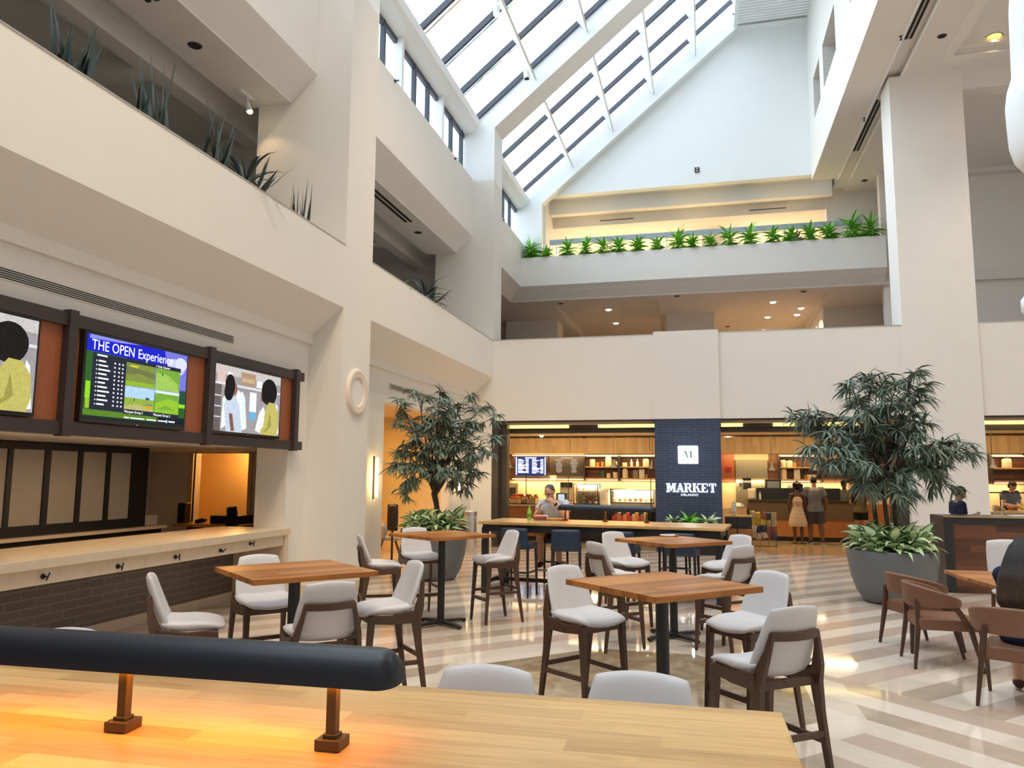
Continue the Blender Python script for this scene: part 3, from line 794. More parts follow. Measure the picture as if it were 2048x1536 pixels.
ST = [ # x, y, facing, label
    (-2.43, 5.72, 222, 'white leather stool at the bar-side table, its right side turned to the aisle', 0),
    (-2.50, 4.80, 132, 'white leather stool seen from behind at the near corner of the bar-side table', 0),
    (-3.50, 5.78, -42, 'white leather stool between the bar counter and the bar-side table, front towards us', 0),
    (-3.48, 4.78, 35, 'white leather stool at far left of the bar-side table, turned sideways', 0),
    (-2.53, 9.36, 222, 'white leather stool standing clear on the right of the table before the left planter', 1),
    (-3.62, 8.40, 30, 'white leather stool by the round-medallion column, at the left of the planter-side table', 1),
    (-3.53, 9.42, -50, 'white leather stool directly in front of the left planter, facing us under the table', 1),
    (-0.86, 5.78, -38, 'white leather stool at the left of the nearest square table, seat facing right', 2),
    (0.28, 5.84, 222, 'white leather stool behind right of the nearest square table', 2),
    (0.30, 4.66, 128, 'white leather stool with its back to us at the right of the nearest square table', 2),
    (-0.93, 9.50, -45, 'white leather stool behind left of the table with napkins, beside the navy seats', 3),
    (-0.93, 8.32, 40, 'white leather stool at near left of the table with napkins, backrest to us', 3),
    (0.24, 9.48, 225, 'white leather stool at far right of the table with napkins', 3),
    (0.19, 8.38, 138, 'white leather stool at near right of the table with napkins, wooden rail showing', 3),
    (-0.765, 2.50, 270, 'white leather stool whose backrest rises behind the pale oak table, left of the middle', -1),
    (-0.235, 2.55, 268, 'white leather stool whose backrest rises behind the pale oak table, under the nearest square table', -1),
    (-2.70, 2.66, 270, 'white leather stool mostly hidden behind the long black lamp shade', -1),
]
for x, y, a, l, g in ST:
    stool(x, y, a, l, ('stools at the bar-side table', 'stools at the planter-side table', 'stools at the nearest square table', 'stools at the napkin table', 'stools along the oak table')[g])
# ------------------------------------------------------------------ communal oak tables with lamps
def post_mb(x):
    m = MB(); m.box(x-0.014, x+0.014, -0.014, 0.014, 1.07, 1.25); return m
def make_communal(name, label, L, D, loc, rz, group=None):
    t = thing(name, label, 'table', loc, rz, group)
    m = MB(); m.box(-L/2, L/2, -D/2, D/2, 1.03, 1.07); m.build('tabletop', M['oak'], t, bevel=0.004)
    m = MB()
    for s in (-1, 1):
        m.bar((-L/2+0.06, s*(D/2-0.07), 0.975), (L/2-0.06, s*(D/2-0.07), 0.975), 0.05, 0.11)
        m.bar((s*(L/2-0.09), -D/2+0.07, 0.975), (s*(L/2-0.09), D/2-0.07, 0.975), 0.05, 0.11)
    m.build('apron', M['black'], t, bevel=0.003)
    for sx in (-1, 1):
        for sy in (-1, 1):
            m = MB(); m.box(sx*(L/2-0.09)-0.045, sx*(L/2-0.09)+0.045, sy*(D/2-0.09)-0.045, sy*(D/2-0.09)+0.045, 0, 0.98); m.build('leg', M['black'], t, bevel=0.003)
    m = MB()
    m.bar((-L/2+0.09, 0, 0.16), (L/2-0.09, 0, 0.16), 0.06, 0.06)
    for s in (-1, 1): m.bar((s*(L/2-0.09), -D/2+0.09, 0.16), (s*(L/2-0.09), D/2-0.09, 0.16), 0.06, 0.06)
    m.build('foot_rail', M['black'], t, bevel=0.003)
    return t
def make_lamp(label, L, posts, loc, rz, power):
    t = thing('table_lamp', label, 'lamp', loc, rz, 'long lamps on the oak tables')
    m = MB(); n = 14; rings = []
    N = 8
    xs = [(-L/2+0.062*(1-math.cos(PI/2*k/N)), math.sin(PI/2*k/N)) for k in range(N+1)]
    xs = xs + [(-x, s) for x, s in xs[::-1]]
    for x, s in xs:
        s = max(s, 0.04)
        ring = []
        for k in range(n+1):
            a = PI*k/n
            ring.append(m.vert((x, -math.cos(a)*0.062*(0.25+0.75*s), 1.235+0.012*(1-s)+math.sin(a)**0.8*0.092*s)))
        rings.append(ring)
    for a, b in zip(rings, rings[1:]):
        for k in range(n): m.face((a[k], a[k+1], b[k+1], b[k]))
        m.face((a[0], b[0], b[n], a[n]))
    m.face(rings[0]); m.face(rings[-1][::-1])
    m.build('lamp_shade', M['lampblue'], t, smooth=True, sharp=50)
    for x in posts:
        m = MB(); m.box(x-0.034, x+0.034, -0.034, 0.034, 1.071, 1.098); m.box(x-0.019, x+0.019, -0.019, 0.019, 1.098, 1.108); m.box(x-0.0135, x+0.0135, -0.0135, 0.0135, 1.105, 1.238)
        m.build('post', M['brass'], t, bevel=0.002)
    m = MB(); m.box(-L/2+0.08, L/2-0.08, -0.02, 0.02, 1.236, 1.241); m.build('light_strip', emit((1, 0.50, 0.08), 8, 'amber_led'), t)
    c = math.cos(rz); s = math.sin(rz)
    l = light('lamp_light', 'AREA', (loc[0], loc[1], 1.226), power, (1, 0.29, 0.0), L-0.2, sizey=0.05)
    l.rotation_euler = (0, 0, rz)
    return t
make_communal('communal_table', 'long pale oak high table in the very foreground, with a lamp on it', 3.6, 1.3, (0.225-1.8, 2.50-0.65, 0), R(1.0))
make_lamp('long satin-black lamp with brass posts glowing on the foreground oak table', 1.62, (-0.62, 0, 0.62), (-1.565, 1.888, 0), R(1.6), 4.8)
a7 = R(-6.5)
ctx, cty = -1.49, 11.80
make_communal('communal_table', 'long oak high table with black frame in front of the market, where a man eats', 3.66, 1.10, (ctx, cty, 0), a7)
make_lamp('long black lamp on the far oak table, in front of the market', 1.53, (-0.64, 0, 0.64), (-1.48, 11.99, 0), a7, 4)
# ------------------------------------------------------------------ navy stools round the far oak table
def make_navy():
    t = thing('counter_stool', '', 'bar stool')
    m = MB(); m.box(-0.22, 0.22, -0.2, 0.22, 0.69, 0.775); m.build('seat', M['navy'], t, bevel=0.02, seg=3)
    m = MB(); m.pad(lambda u, v: (u*0.225, -0.215-0.03*(v+1)/2+0.02*u*u, 0.68+0.335*(v+1)/2), 0.05, n=10, c=0.12, pw=9); m.build('backrest', M['navy'], t, smooth=True, sharp=0, sub=1)
    for sx in (-1, 1):
        for sy in (-1, 1):
            m = MB(); m.tbar([(sx*0.195, sy*0.185, 0.70), (sx*0.205, sy*0.21, 0)], [(0.036, 0.036), (0.026, 0.026)], up=(0, 1, 0)); m.build('leg', M['espresso'], t, bevel=0.004)
    m = MB(); m.bar((-0.2, 0.197, 0.27), (0.2, 0.197, 0.27), 0.02, 0.03); m.build('footrest', M['steel'], t)
    for s in (-1, 1):
        m = MB(); m.bar((s*0.2, 0.195, 0.36), (s*0.2, -0.195, 0.36), 0.018, 0.028); m.build('stretcher', M['espresso'], t)
    m = MB(); m.bar((-0.2, -0.197, 0.36), (0.2, -0.197, 0.36), 0.018, 0.028); m.build('stretcher', M['espresso'], t)
    return t
nav0 = make_navy(); nn = 0
def tl(x, y):
    v = Matrix.Rotation(a7, 3, 'Z') @ Vector((x, y, 0)); return (ctx+v.x, cty+v.y)
for lx, ly, f, l in ((-1.15, -0.55, 90, 'navy stool half behind a white one, near the far oak table left end'),
                     (-0.42, -0.55, 90, 'navy leather stool in full back view at the near side of the far oak table'),
                     (0.42, -0.56, 90, 'navy leather stool behind the two white stools at the far oak table'),
                     (1.25, -0.56, 90, 'navy leather stool hidden behind the table with napkins'),
                     (-1.0, 0.62, 270, 'dark stool the eating man sits on, across the far oak table'),
                     (0.08, 0.56, 270, 'dark stool tucked in at the far side of the oak table, under its lamp'),
                     (0.98, 0.56, 270, 'dark stool tucked in at the far side, before the blue tiled pier')):
    x, y = tl(lx, ly)
    place(nav0, nn, (x, y, 0), R(f-90)+a7+(0.25 if nn == 1 else 0), l, 'navy stools round the far oak table'); nn += 1
# ------------------------------------------------------------------ brown armchairs
def make_armchair():
    t = thing('armchair', '', 'chair')
    m = MB(); m.box(-0.255, 0.255, -0.235, 0.275, 0.355, 0.465); m.build('seat', M['tanleather'], t, bevel=0.022, seg=3)
    m = MB()
    def band(u, v):
        a = u*R(118); w = max(0, math.cos(u*PI/2))
        top = 0.635+0.145*w**0.75; bot = 0.585-0.035*w
        s = (v+1)/2; k = 1+0.07*s*(0.4+w)
        return (0.292*math.sin(a)*(1+0.12*abs(math.sin(a*0.5)))*k, (-0.275*math.cos(a)+0.01)*k, bot+(top-bot)*s)
    m.pad(band, 0.044, n=26, c=0.10, pw=10); m.build('backrest', M['tanleather'], t, smooth=True, sharp=0, sub=1)
    for s in (-1, 1):
        m = MB(); m.tbar([(s*0.300, 0.06, 0.60), (s*0.283, 0.19, 0.40), (s*0.285, 0.285, 0)], [(0.03, 0.05), (0.036, 0.05), (0.024, 0.026)], up=(0, 1, 0)); m.build('leg', M['tanwood'], t, bevel=0.005)
        m = MB(); m.tbar([(s*0.195, -0.235, 0.62), (s*0.225, -0.235, 0.40), (s*0.268, -0.29, 0)], [(0.04, 0.04), (0.042, 0.045), (0.024, 0.026)], up=(0, 1, 0)); m.build('leg', M['tanwood'], t, bevel=0.005)
    return t
arm0 = make_armchair()
for k, (x, y, f, l) in enumerate(((2.17, 8.38, 0, 'brown leather armchair at the corner table, the middle one, arm rail towards us'),
                                  (2.19, 9.17, 22, 'brown leather armchair nearest the big grey planter'),
                                  (2.42, 7.10, 62, 'brown leather armchair under the seated long-haired woman'))):
    place(arm0, k, (x, y, 0), R(f-90), l, 'brown armchairs at the corner table')
t = thing('dining_table', 'low wooden table with chamfered corners beside the brown armchairs', 'table', (3.16, 8.95, 0))
m = MB(); m.prism([(-0.42, -0.78), (0.45, -0.78), (0.45, 0.78), (-0.56, 0.78), (-0.56, 0.3)], 2, 0.715, 0.75); m.build('tabletop', M['table'], t, bevel=0.003)
m = MB(); m.cyl((0, 0.1, 0.02), (0, 0.1, 0.72), 0.04, n=18); m.build('post', M['black'], t, smooth=True)
m = MB(); m.cyl((0, 0.1, 0), (0, 0.1, 0.025), 0.27, n=28); m.build('base', M['black'], t, bevel=0.004)
# white upholstered chair beyond the low table
t = thing('side_chair', 'white upholstered chair half hidden behind the seated woman, against the host counter', 'chair', (3.50, 10.2, 0), R(180))
m = MB(); m.pad(lambda u, v: (u*0.25, -0.02+v*0.24, 0.45), 0.09, n=10, c=0.3); m.build('seat', M['leather'], t, smooth=True, sharp=0, sub=1)
m = MB(); m.pad(lambda u, v: (u*0.25, -0.24-0.07*(v+1)/2+0.03*u*u, 0.44+0.63*(v+1)/2), 0.06, n=10, c=0.3); m.build('backrest', M['leather'], t, smooth=True, sharp=0, sub=1)
for sx in (-1, 1):
    for sy in (-1, 1):
        m = MB(); m.tbar([(sx*0.2, sy*0.2, 0.43), (sx*0.22, sy*0.23, 0)], [(0.04, 0.04), (0.025, 0.025)], up=(0, 1, 0)); m.build('leg', M['legwood'], t, bevel=0.004)
# ------------------------------------------------------------------ lettering
def text(name, body, size, loc, rot, mat, parent=None, ext=0.004, align='LEFT', sx=1.0, bold=0.0):
    cu = bpy.data.curves.new(name, 'FONT'); cu.body = body; cu.size = size; cu.align_x = align; cu.extrude = ext; cu.resolution_u = 3
    cu.offset = bold
    o = bpy.data.objects.new(name, cu); COL.objects.link(o)
    bpy.context.view_layer.update()
    me = bpy.data.meshes.new_from_object(o.evaluated_get(bpy.context.evaluated_depsgraph_get()))
    bpy.data.objects.remove(o); bpy.data.curves.remove(cu)
    me.name = name; me.materials.clear(); me.materials.append(mat)
    if sx != 1.0:
        for v in me.vertices: v.co.x *= sx
    t = bpy.data.objects.new(name, me); COL.objects.link(t)
    t.location = loc; t.rotation_euler = rot
    if parent is not None: t.parent = parent
    return t
FACE_X = (PI/2, 0, PI/2)      # reads from +X
FACE_Y = (PI/2, 0, 0)         # reads from -Y

# ------------------------------------------------------------------ bar counter
t = thing('bar_counter', 'long bar counter with cream quartz top and dark brick-shaped tiles below', 'counter', (0, 0, 0))
m = MB(); m.box(-6.75, -5.65, 2.95, 9.90, 0.93, 1.02); m.build('countertop', M['stone'], t, bevel=0.006)
m = MB(); m.box(-5.80, -5.70, 2.95, 9.80, 0.785, 0.93); m.build('apron', M['stone'], t, bevel=0.003)
m = MB(); m.box(-6.62, -6.48, 2.95, 9.82, 0.13, 0.93); m.build('tile_front', M['greytile'], t)
m = MB(); m.box(-6.64, -6.46, 2.95, 9.82, 0, 0.13); m.build('plinth', M['trimbeige'], t, bevel=0.004)
m = MB(); m.box(-6.48, -5.68, 9.80, 9.895, 0, 0.93); m.build('end_panel', M['stone'], t, bevel=0.004)
for px, py, tw in ((85, 1153, 0.5), (235, 1133, 0.3), (350, 1114, 0.0), (440, 1101, 1.1), (500, 1087, 0.2)):
    c = atX(px, py, -5.70); y, z = c.y, min(0.90, max(0.82, c.z))
    m = MB(); m.cyl((-5.70, y, z), (-5.688, y, z), 0.024, n=16); m.cyl((-5.69, y, z), (-5.645, y, z), 0.008, n=10)
    d = Vector((0, math.sin(tw), math.cos(tw)))*0.036
    m.tube([Vector((-5.645, y+0.004, z))-d, Vector((-5.645, y+0.004, z))+d], 0.008, 8)
    m.build('hook', M['black'], t, smooth=True)
for px, py in ((66, 1178), (219, 1152), (336, 1133), (424, 1118), (500, 1104)):
    c = atX(px, py, -6.478); 
    m = MB(); m.box(-6.48, -6.473, c.y-0.055, c.y+0.055, 0.70, 0.82)
    o = m.build('outlet', M['grille'], t)
    q = MB()
    for dz in (0.735, 0.785): q.box(-6.4735, -6.472, c.y-0.018, c.y+0.018, dz-0.014, dz+0.014)
    q.build('socket', M['slot'], o)
# back of the bar
t = thing('back_counter', 'low back counter of the bar under the frosted cabinet', 'counter')
m = MB(); m.box(-8.7, -7.86, 4.2, 10.15, 0.955, 1.0); m.build('countertop', M['stone'], t, bevel=0.004)
m = MB(); m.box(-8.7, -7.92, 4.2, 10.1, 0, 0.955); m.build('body', M['espresso'], t)
m = MB()
for y in (4.9, 5.9, 6.9, 7.9, 8.9): m.box(-7.92, -7.905, y, y+0.94, 0.12, 0.90)
m.build('door', M['black'], t)
t = thing('frosted_cabinet', 'black framed cabinet with five tall frosted panels behind the bar', 'cabinet')
m = MB(); m.box(-8.6, -8.02, 6.15, 9.80, 1.003, 2.14); m.build('body', M['black'], t)
ys = [6.62, 7.05, 7.46, 7.95, 8.42, 8.90, 9.36]
m = MB(); m.box(-8.02, -7.97, 6.15, 9.80, 1.003, 1.13); m.box(-8.02, -7.97, 6.15, 9.80, 2.05, 2.14)
ed = [6.15, 6.55, 6.63, 7.00, 7.08, 7.42, 7.50, 7.93, 8.02, 8.46, 8.55, 8.95, 9.03, 9.42, 9.80]
pan = [(6.63, 7.00), (7.05, 7.42), (7.49, 7.95), (8.04, 8.48), (8.56, 8.98), (9.06, 9.46)]
prev = 6.15
for a, b in pan: m.box(-8.02, -7.97, prev, a, 1.13, 2.05); prev = b
m.box(-8.02, -7.97, prev, 9.80, 1.13, 2.05); m.build('frame', M['black'], t)
for a, b in pan: q = MB(); q.box(-8.01, -7.99, a, b, 1.13, 2.05); q.build('panel', M['frost'], t)
t = thing('wall_desk', 'narrow pale shelf before the ochre doorway in the bar', 'shelf')
m = MB(); m.box(-8.55, -7.25, 11.15, 11.9, 0.90, 0.945); m.build('top', M['oak'], t, bevel=0.003)
for x in (-8.5, -7.3): q = MB(); q.box(x-0.02, x+0.02, 11.5, 11.9, 0, 0.9); q.build('bracket', M['espresso'], t)
def slab(name, label, cat, x0, x1, y0, y1, z0, z1, m, bev=0.004, group=None):
    q = MB(); q.box(x0, x1, y0, y1, z0, z1); return tag(q.build(name, m, bevel=bev), label, cat, group)
slab('desk_speaker', 'slim black upright speaker standing left on the shelf behind the bar', 'speaker', -8.57, -8.42, 11.3, 11.45, 0.947, 1.28, M['blackgloss'], 0.01)
slab('storage_tray', 'black rectangular tray lying under the ochre doorway on the shelf', 'tray', -7.98, -7.45, 11.35, 11.8, 0.947, 1.08, M['black'], 0.015)
m = MB(); m.pad(lambda u, v: (-8.18+0.10*u, 11.4+0.06*v, 0.985+0.02*u), 0.07, n=8); tag(m.build('handset', M['blackgloss'], smooth=True, sharp=0), 'black handset lying between speaker and tray behind the bar', 'handset')
m = MB(); m.pad(lambda u, v: (-7.26+0.07*u, 10.9+0.09*v, 1.13+0.02*v), 0.26, n=10, c=0.8); m.box(-7.33, -7.19, 10.83, 10.97, 0, 1.02); tag(m.build('coffee_urn', M['blackgloss'], smooth=True), 'glossy black rounded machine at the right end behind the bar', 'machine')
slab('receipt_printer', 'small grey device on the end of the back counter', 'device', -8.25, -8.0, 9.83, 10.1, 1.003, 1.15, M['grille'], 0.01)
slab('wall_phone', 'cream notice box on the wall right of the ochre doorway', 'box', -7.52, -7.34, 11.955, 11.998, 1.22, 1.62, M['cloth_w'], 0.004)

# ------------------------------------------------------------------ screen wall
t = thing('screen_surround', 'reddish wood panel with dark steel bands framing the three screens', 'panel')
m = MB(); m.box(-5.75, -5.665, 3.30, 10.00, 2.20, 3.14); m.build('wood_panel', M['redwood'], t)
for z0, z1 in ((3.11, 3.235), (2.115, 2.235)):
    m = MB(); m.box(-5.75, -5.615, 3.30, 10.06, z0, z1); m.build('band', M['plum'], t, bevel=0.004)
for y in (3.72, 5.78, 7.86, 9.84):
    m = MB(); m.box(-5.68, -5.585, y-0.05, y+0.05, 2.10, 3.26); m.build('upright', M['plum'], t, bevel=0.004)
t2 = None
W_, H_ = 1.50, 0.85
def picture(tv, y0, z0, w, h, polys, x=-5.5965):
    cols = []; m = MB()
    for k, (c, pts) in enumerate(polys):
        if c not in cols: cols.append(c)
        m.cur = cols.index(c)
        m.face([m.vert((x+0.00012*k, y0+s*w, z0+q*h)) for s, q in pts])
    return m.build('screen_picture', [screen(c) for c in cols], tv)
def RC(a, b, c, d): return [(a, b), (c, b), (c, d), (a, d)]
def EL(cx, cy_, rx, ry, n=18, rot=0):
    return [(cx+rx*math.cos(2*PI*k/n)*math.cos(rot)-ry*math.sin(2*PI*k/n)*math.sin(rot), cy_+ry*math.sin(2*PI*k/n)*math.cos(rot)+rx*math.cos(2*PI*k/n)*math.sin(rot)*0.6) for k in range(n)]
WH, BK = (0.75, 0.76, 0.80), (0.012, 0.010, 0.010)
closet = [((0.30, 0.28, 0.29), RC(0, 0, 1, 1)), ((0.50, 0.47, 0.46), RC(0, 0.86, 1, 1)), ((0.62, 0.62, 0.66), RC(0, 0.70, 1, 0.735)), ((0.12, 0.10, 0.10), RC(0.0, 0.0, 0.09, 0.70)),
  ((0.55, 0.53, 0.52), RC(0.0, 0.52, 0.09, 0.54)), ((0.55, 0.53, 0.52), RC(0.0, 0.36, 0.09, 0.38)), ((0.55, 0.53, 0.52), RC(0.0, 0.20, 0.09, 0.22)),
  ((0.60, 0.45, 0.42), [(0.02, 0.735), (0.13, 0.735), (0.14, 0.98), (0.03, 0.99)]), (WH, [(0.16, 0.735), (0.24, 0.735), (0.23, 0.9), (0.17, 0.92)]),
  ((0.36, 0.24, 0.14), RC(0.36, 0.755, 0.58, 0.95)), ((0.48, 0.36, 0.24), RC(0.375, 0.80, 0.565, 0.87)), (WH, RC(0.60, 0.75, 0.69, 0.86)), ((0.25, 0.24, 0.25), RC(0.30, 0.665, 0.80, 0.68)),
  (WH, [(0.29, 0.62), (0.33, 0.66), (0.37, 0.6), (0.42, 0.05), (0.33, 0.02)]), ((0.68, 0.74, 0.80), [(0.35, 0.62), (0.39, 0.64), (0.43, 0.55), (0.47, 0.08), (0.41, 0.04)]), (WH, [(0.11, 0.5), (0.15, 0.56), (0.18, 0.1), (0.10, 0.03)]),
  ((0.78, 0.80, 0.84), RC(0.50, 0.34, 0.605, 0.66)), ((0.14, 0.38, 0.60), RC(0.50, 0.22, 0.60, 0.35)),
  (WH, [(0.66, 0.36), (0.72, 0.46), (0.76, 0.36), (0.80, 0.12), (0.68, 0.02), (0.60, 0.06)]), (WH, [(0.93, 0.56), (0.96, 0.5), (0.99, 0.04), (0.9, 0.02)]),
  ((0.48, 0.56, 0.66), [(0.13, 0.40), (0.18, 0.56), (0.28, 0.56), (0.35, 0.42), (0.40, 0.0), (0.17, 0.0)]), ((0.20, 0.09, 0.06), [(0.20, 0.28), (0.25, 0.28), (0.29, 0.02), (0.24, 0.01)]),
  ((0.24, 0.12, 0.08), EL(0.265, 0.66, 0.045, 0.1)), (BK, EL(0.205, 0.71, 0.07, 0.17)), (BK, EL(0.19, 0.60, 0.065, 0.13)),
  ((0.26, 0.13, 0.09), EL(0.70, 0.62, 0.03, 0.09)), (BK, EL(0.81, 0.72, 0.13, 0.215)), (BK, EL(0.80, 0.62, 0.115, 0.12)),
  ((0.46, 0.41, 0.11), [(0.75, 0.42), (0.81, 0.55), (0.90, 0.54), (0.97, 0.40), (0.98, 0.15), (0.95, 0.0), (0.70, 0.0), (0.68, 0.07), (0.73, 0.14)]), ((0.30, 0.26, 0.06), [(0.83, 0.4), (0.86, 0.16), (0.78, 0.06), (0.72, 0.04), (0.8, 0.14)])]
GRN, DK = (0.20, 0.34, 0.04), (0.020, 0.024, 0.036)
golf = [((0.03, 0.10, 0.02), RC(0, 0, 1, 1)), ((0.16, 0.16, 0.62), RC(0.5, 0.38, 1, 1)), ((0.46, 0.48, 0.76), EL(0.86, 0.80, 0.12, 0.12)), ((0.60, 0.62, 0.82), EL(0.93, 0.86, 0.07, 0.09)), ((0.012, 0.016, 0.50), [(0, 0.80), (0.78, 0.80), (0.74, 1), (0, 1)]), ((0.22, 0.24, 0.80), [(0.02, 0.95), (0.3, 0.97), (0.5, 1), (0.02, 1)]),
  ((0.02, 0.07, 0.04), RC(0.93, 0.26, 1, 0.50)), ((0.24, 0.62, 0.03), RC(0.93, 0.26, 1, 0.31)), ((0.24, 0.60, 0.02), RC(0.01, 0.24, 0.05, 0.44)), ((0.30, 0.44, 0.03), RC(0.015, 0.12, 0.05, 0.24)), ((0.09, 0.20, 0.02), RC(0, 0.04, 0.7, 0.11)), ((0.010, 0.014, 0.02), RC(0.7, 0.0, 1, 0.12)), ((0.015, 0.02, 0.02), RC(0, 0, 1, 0.035)),
  (DK, RC(0.055, 0.11, 0.36, 0.79)), (DK, RC(0.355, 0.745, 0.93, 0.80)), (DK, RC(0.355, 0.10, 0.93, 0.16)),
  ((0.19, 0.24, 0.05), RC(0.36, 0.46, 0.655, 0.75)), ((0.14, 0.16, 0.06), [(0.36, 0.6), (0.5, 0.63), (0.655, 0.58), (0.655, 0.66), (0.36, 0.70)]), ((0.24, 0.40, 0.03), RC(0.36, 0.46, 0.655, 0.52)), ((0.60, 0.50, 0.02), RC(0.40, 0.70, 0.48, 0.725)),
  ((0.16, 0.34, 0.04), RC(0.66, 0.46, 0.925, 0.75)), ((0.30, 0.48, 0.09), [(0.66, 0.46), (0.92, 0.46), (0.90, 0.58), (0.78, 0.68), (0.66, 0.69)]), (BK, RC(0.725, 0.655, 0.735, 0.69)),
  ((0.38, 0.56, 0.86), RC(0.36, 0.28, 0.655, 0.455)), ((0.26, 0.36, 0.05), RC(0.36, 0.16, 0.655, 0.31)), ((0.40, 0.40, 0.14), [(0.36, 0.2), (0.48, 0.24), (0.655, 0.19), (0.655, 0.16), (0.36, 0.16)]), ((0.03, 0.08, 0.10), RC(0.565, 0.305, 0.605, 0.335)), ((0.55, 0.34, 0.01), RC(0.565, 0.195, 0.645, 0.235)), ((0.02, 0.22, 0.26), RC(0.565, 0.235, 0.645, 0.25)), (BK, RC(0.45, 0.27, 0.457, 0.31)),
  ((0.62, 0.70, 0.80), RC(0.66, 0.42, 0.925, 0.455)), ((0.16, 0.34, 0.04), RC(0.66, 0.16, 0.925, 0.42)), ((0.25, 0.46, 0.03), [(0.66, 0.28), (0.8, 0.36), (0.925, 0.33), (0.925, 0.2), (0.78, 0.26), (0.66, 0.2)]), ((0.24, 0.46, 0.03), RC(0.66, 0.16, 0.925, 0.21)),
  ((0.30, 0.55, 0.75), EL(0.80, 0.055, 0.012, 0.022))]
WT = (0.85, 0.86, 0.9)
for k in range(11):
    z = 0.69-k*0.052
    golf.append((WT, RC(0.085, z, 0.095, z+0.016))); golf.append((WT, RC(0.105, z, 0.17+0.04*((k*7) % 5)/4, z+0.02)))
    for s in (0.245, 0.285, 0.318): golf.append((WT, RC(s, z, s+0.014, z+0.02)))
golf.append((WT, RC(0.085, 0.755, 0.175, 0.775)))
for s, w in ((0.36, 0.05), (0.42, 0.14), (0.58, 0.10), (0.70, 0.09)): golf.append((WT, RC(s, 0.045, s+w, 0.062)))
golf.append((WT, RC(0.815, 0.045, 0.885, 0.065)))
TVX = -5.6005
for k, (ya, label, pic) in enumerate(((3.93, 'leftmost wall screen, cut by the picture edge, showing a woman in yellow in a closet', closet),
                                      (5.93, 'middle wall screen showing a golf broadcast with a leaderboard', golf),
                                      (7.91, 'rightmost wall screen showing two women in a wardrobe', closet))):
    tv = thing('wall_screen', label, 'television', (0, 0, 0), 0, 'wall screens over the bar')
    m = MB(); m.box(-5.664, TVX, ya, ya+W_, 2.245, 3.105); m.build('bezel', M['blackgloss'], tv, bevel=0.004)
    x = -5.5985
    picture(tv, ya+0.025, 2.28, W_-0.05, 0.80, pic, x)
    if pic is golf:
        text('screen_title', 'THE OPEN', 0.138, (x+0.008, ya+0.075, 2.28+0.825*0.80), FACE_X, emit((0.95, 0.95, 1), 1.0), tv, 0.0003, sx=0.88)
        text('screen_title', 'Experience', 0.138, (x+0.008, ya+0.690, 2.28+0.825*0.80), FACE_X, emit((0.95, 0.95, 1), 1.0), tv, 0.0003, sx=0.88)
        text('screen_caption', 'Marquee Group 3', 0.036, (x+0.008, ya+0.55, 2.28+0.115*0.80), FACE_X, emit((0.95, 0.95, 1), 1.0), tv, 0.0003)
        text('screen_caption', 'Marquee Group 2', 0.036, (x+0.008, ya+0.97, 2.28+0.115*0.80), FACE_X, emit((0.95, 0.95, 1), 1.0), tv, 0.0003)
        text('screen_caption', '3 Hole Channel', 0.034, (x+0.008, ya+0.97, 2.28+0.757*0.80), FACE_X, emit((0.95, 0.95, 1), 1.0), tv, 0.0003)
    m = MB(); m.box(TVX, TVX+0.002, ya+W_/2-0.015, ya+W_/2+0.015, 2.253, 2.262); m.build('badge', M['steel'], tv)
# under-screen downlights
for k, (px, py) in enumerate(((8, 860), (142, 869), (262, 877), (362, 883), (445, 888))):
    c = atZ(px, py, 2.149)
    t = thing('soffit_downlight', ('first', 'second', 'third', 'fourth', 'last')[k]+' round downlight from the left in the soffit under the screens', 'downlight', (c.x, c.y, 2.15), 0, 'downlights under the screens')
    m = MB(); m.lathe([(0.0, 0.0), (0.06, 0.0), (0.065, -0.006), (0.05, -0.008), (0.045, -0.002), (0.0, -0.001)][::-1], n=20); m.build('ring', M['bronze'], t, smooth=True)
    m = MB(); m.cyl((0, 0, -0.004), (0, 0, -0.003), 0.03, n=16); m.build('lens', emit((1, 0.75, 0.4), 3), t)
    light('soffit_downlight_light', 'SPOT', (c.x, c.y, 2.13), 16 if k < 3 else 24, WARM, 0.03, 130, aim=(c.x-1.2, c.y, 0))
# grilles, medallion, sconces
t = thing('air_grille', 'long slotted air grille above the wall screens', 'grille')
m = MB(); m.box(-5.75, -5.742, 3.4, 8.48, 3.40, 3.51); m.build('frame', WALL, t)
for k in range(5): m = MB(); m.box(-5.7425, -5.739, 3.45, 8.46, 3.412+k*0.019, 3.422+k*0.019); m.build('slot', M['slot'], t)
t = thing('air_grille', 'short latticed air grille over the lit passage, behind the left tree', 'grille')
m = MB(); m.box(-5.75, -5.735, 13.5, 17.15, 3.385, 3.50); m.build('frame', M['grille'], t, bevel=0.004)
m = MB()
for k in range(60): m.box(-5.7355, -5.732, 13.55+k*0.06, 13.59+k*0.06, 3.405, 3.48)
m.build('lattice', simple('brown_lattice', (0.22, 0.18, 0.14), 0.6), t)
t = thing('wall_medallion', 'round cream moulded medallion with white disc on the left column', 'medallion', (-5.2, 10.91, 3.04))
prof = [(0.20, 0.0), (0.215, 0.035), (0.25, 0.05), (0.275, 0.04), (0.30, 0.055), (0.345, 0.05), (0.365, 0.025), (0.36, 0.0)]
m = MB(); m.lathe(prof, n=48); o = m.build('ring', simple('cream_plaster', (0.78, 0.68, 0.60), 0.6, var=0.01), t, smooth=True, sharp=60); o.rotation_euler = (0, PI/2, 0)
m = MB(); m.lathe([(0, 0.02), (0.21, 0.018), (0.22, 0.0)], n=40); o = m.build('disc', M['cloth_w'], t, smooth=True); o.rotation_euler = (0, PI/2, 0)
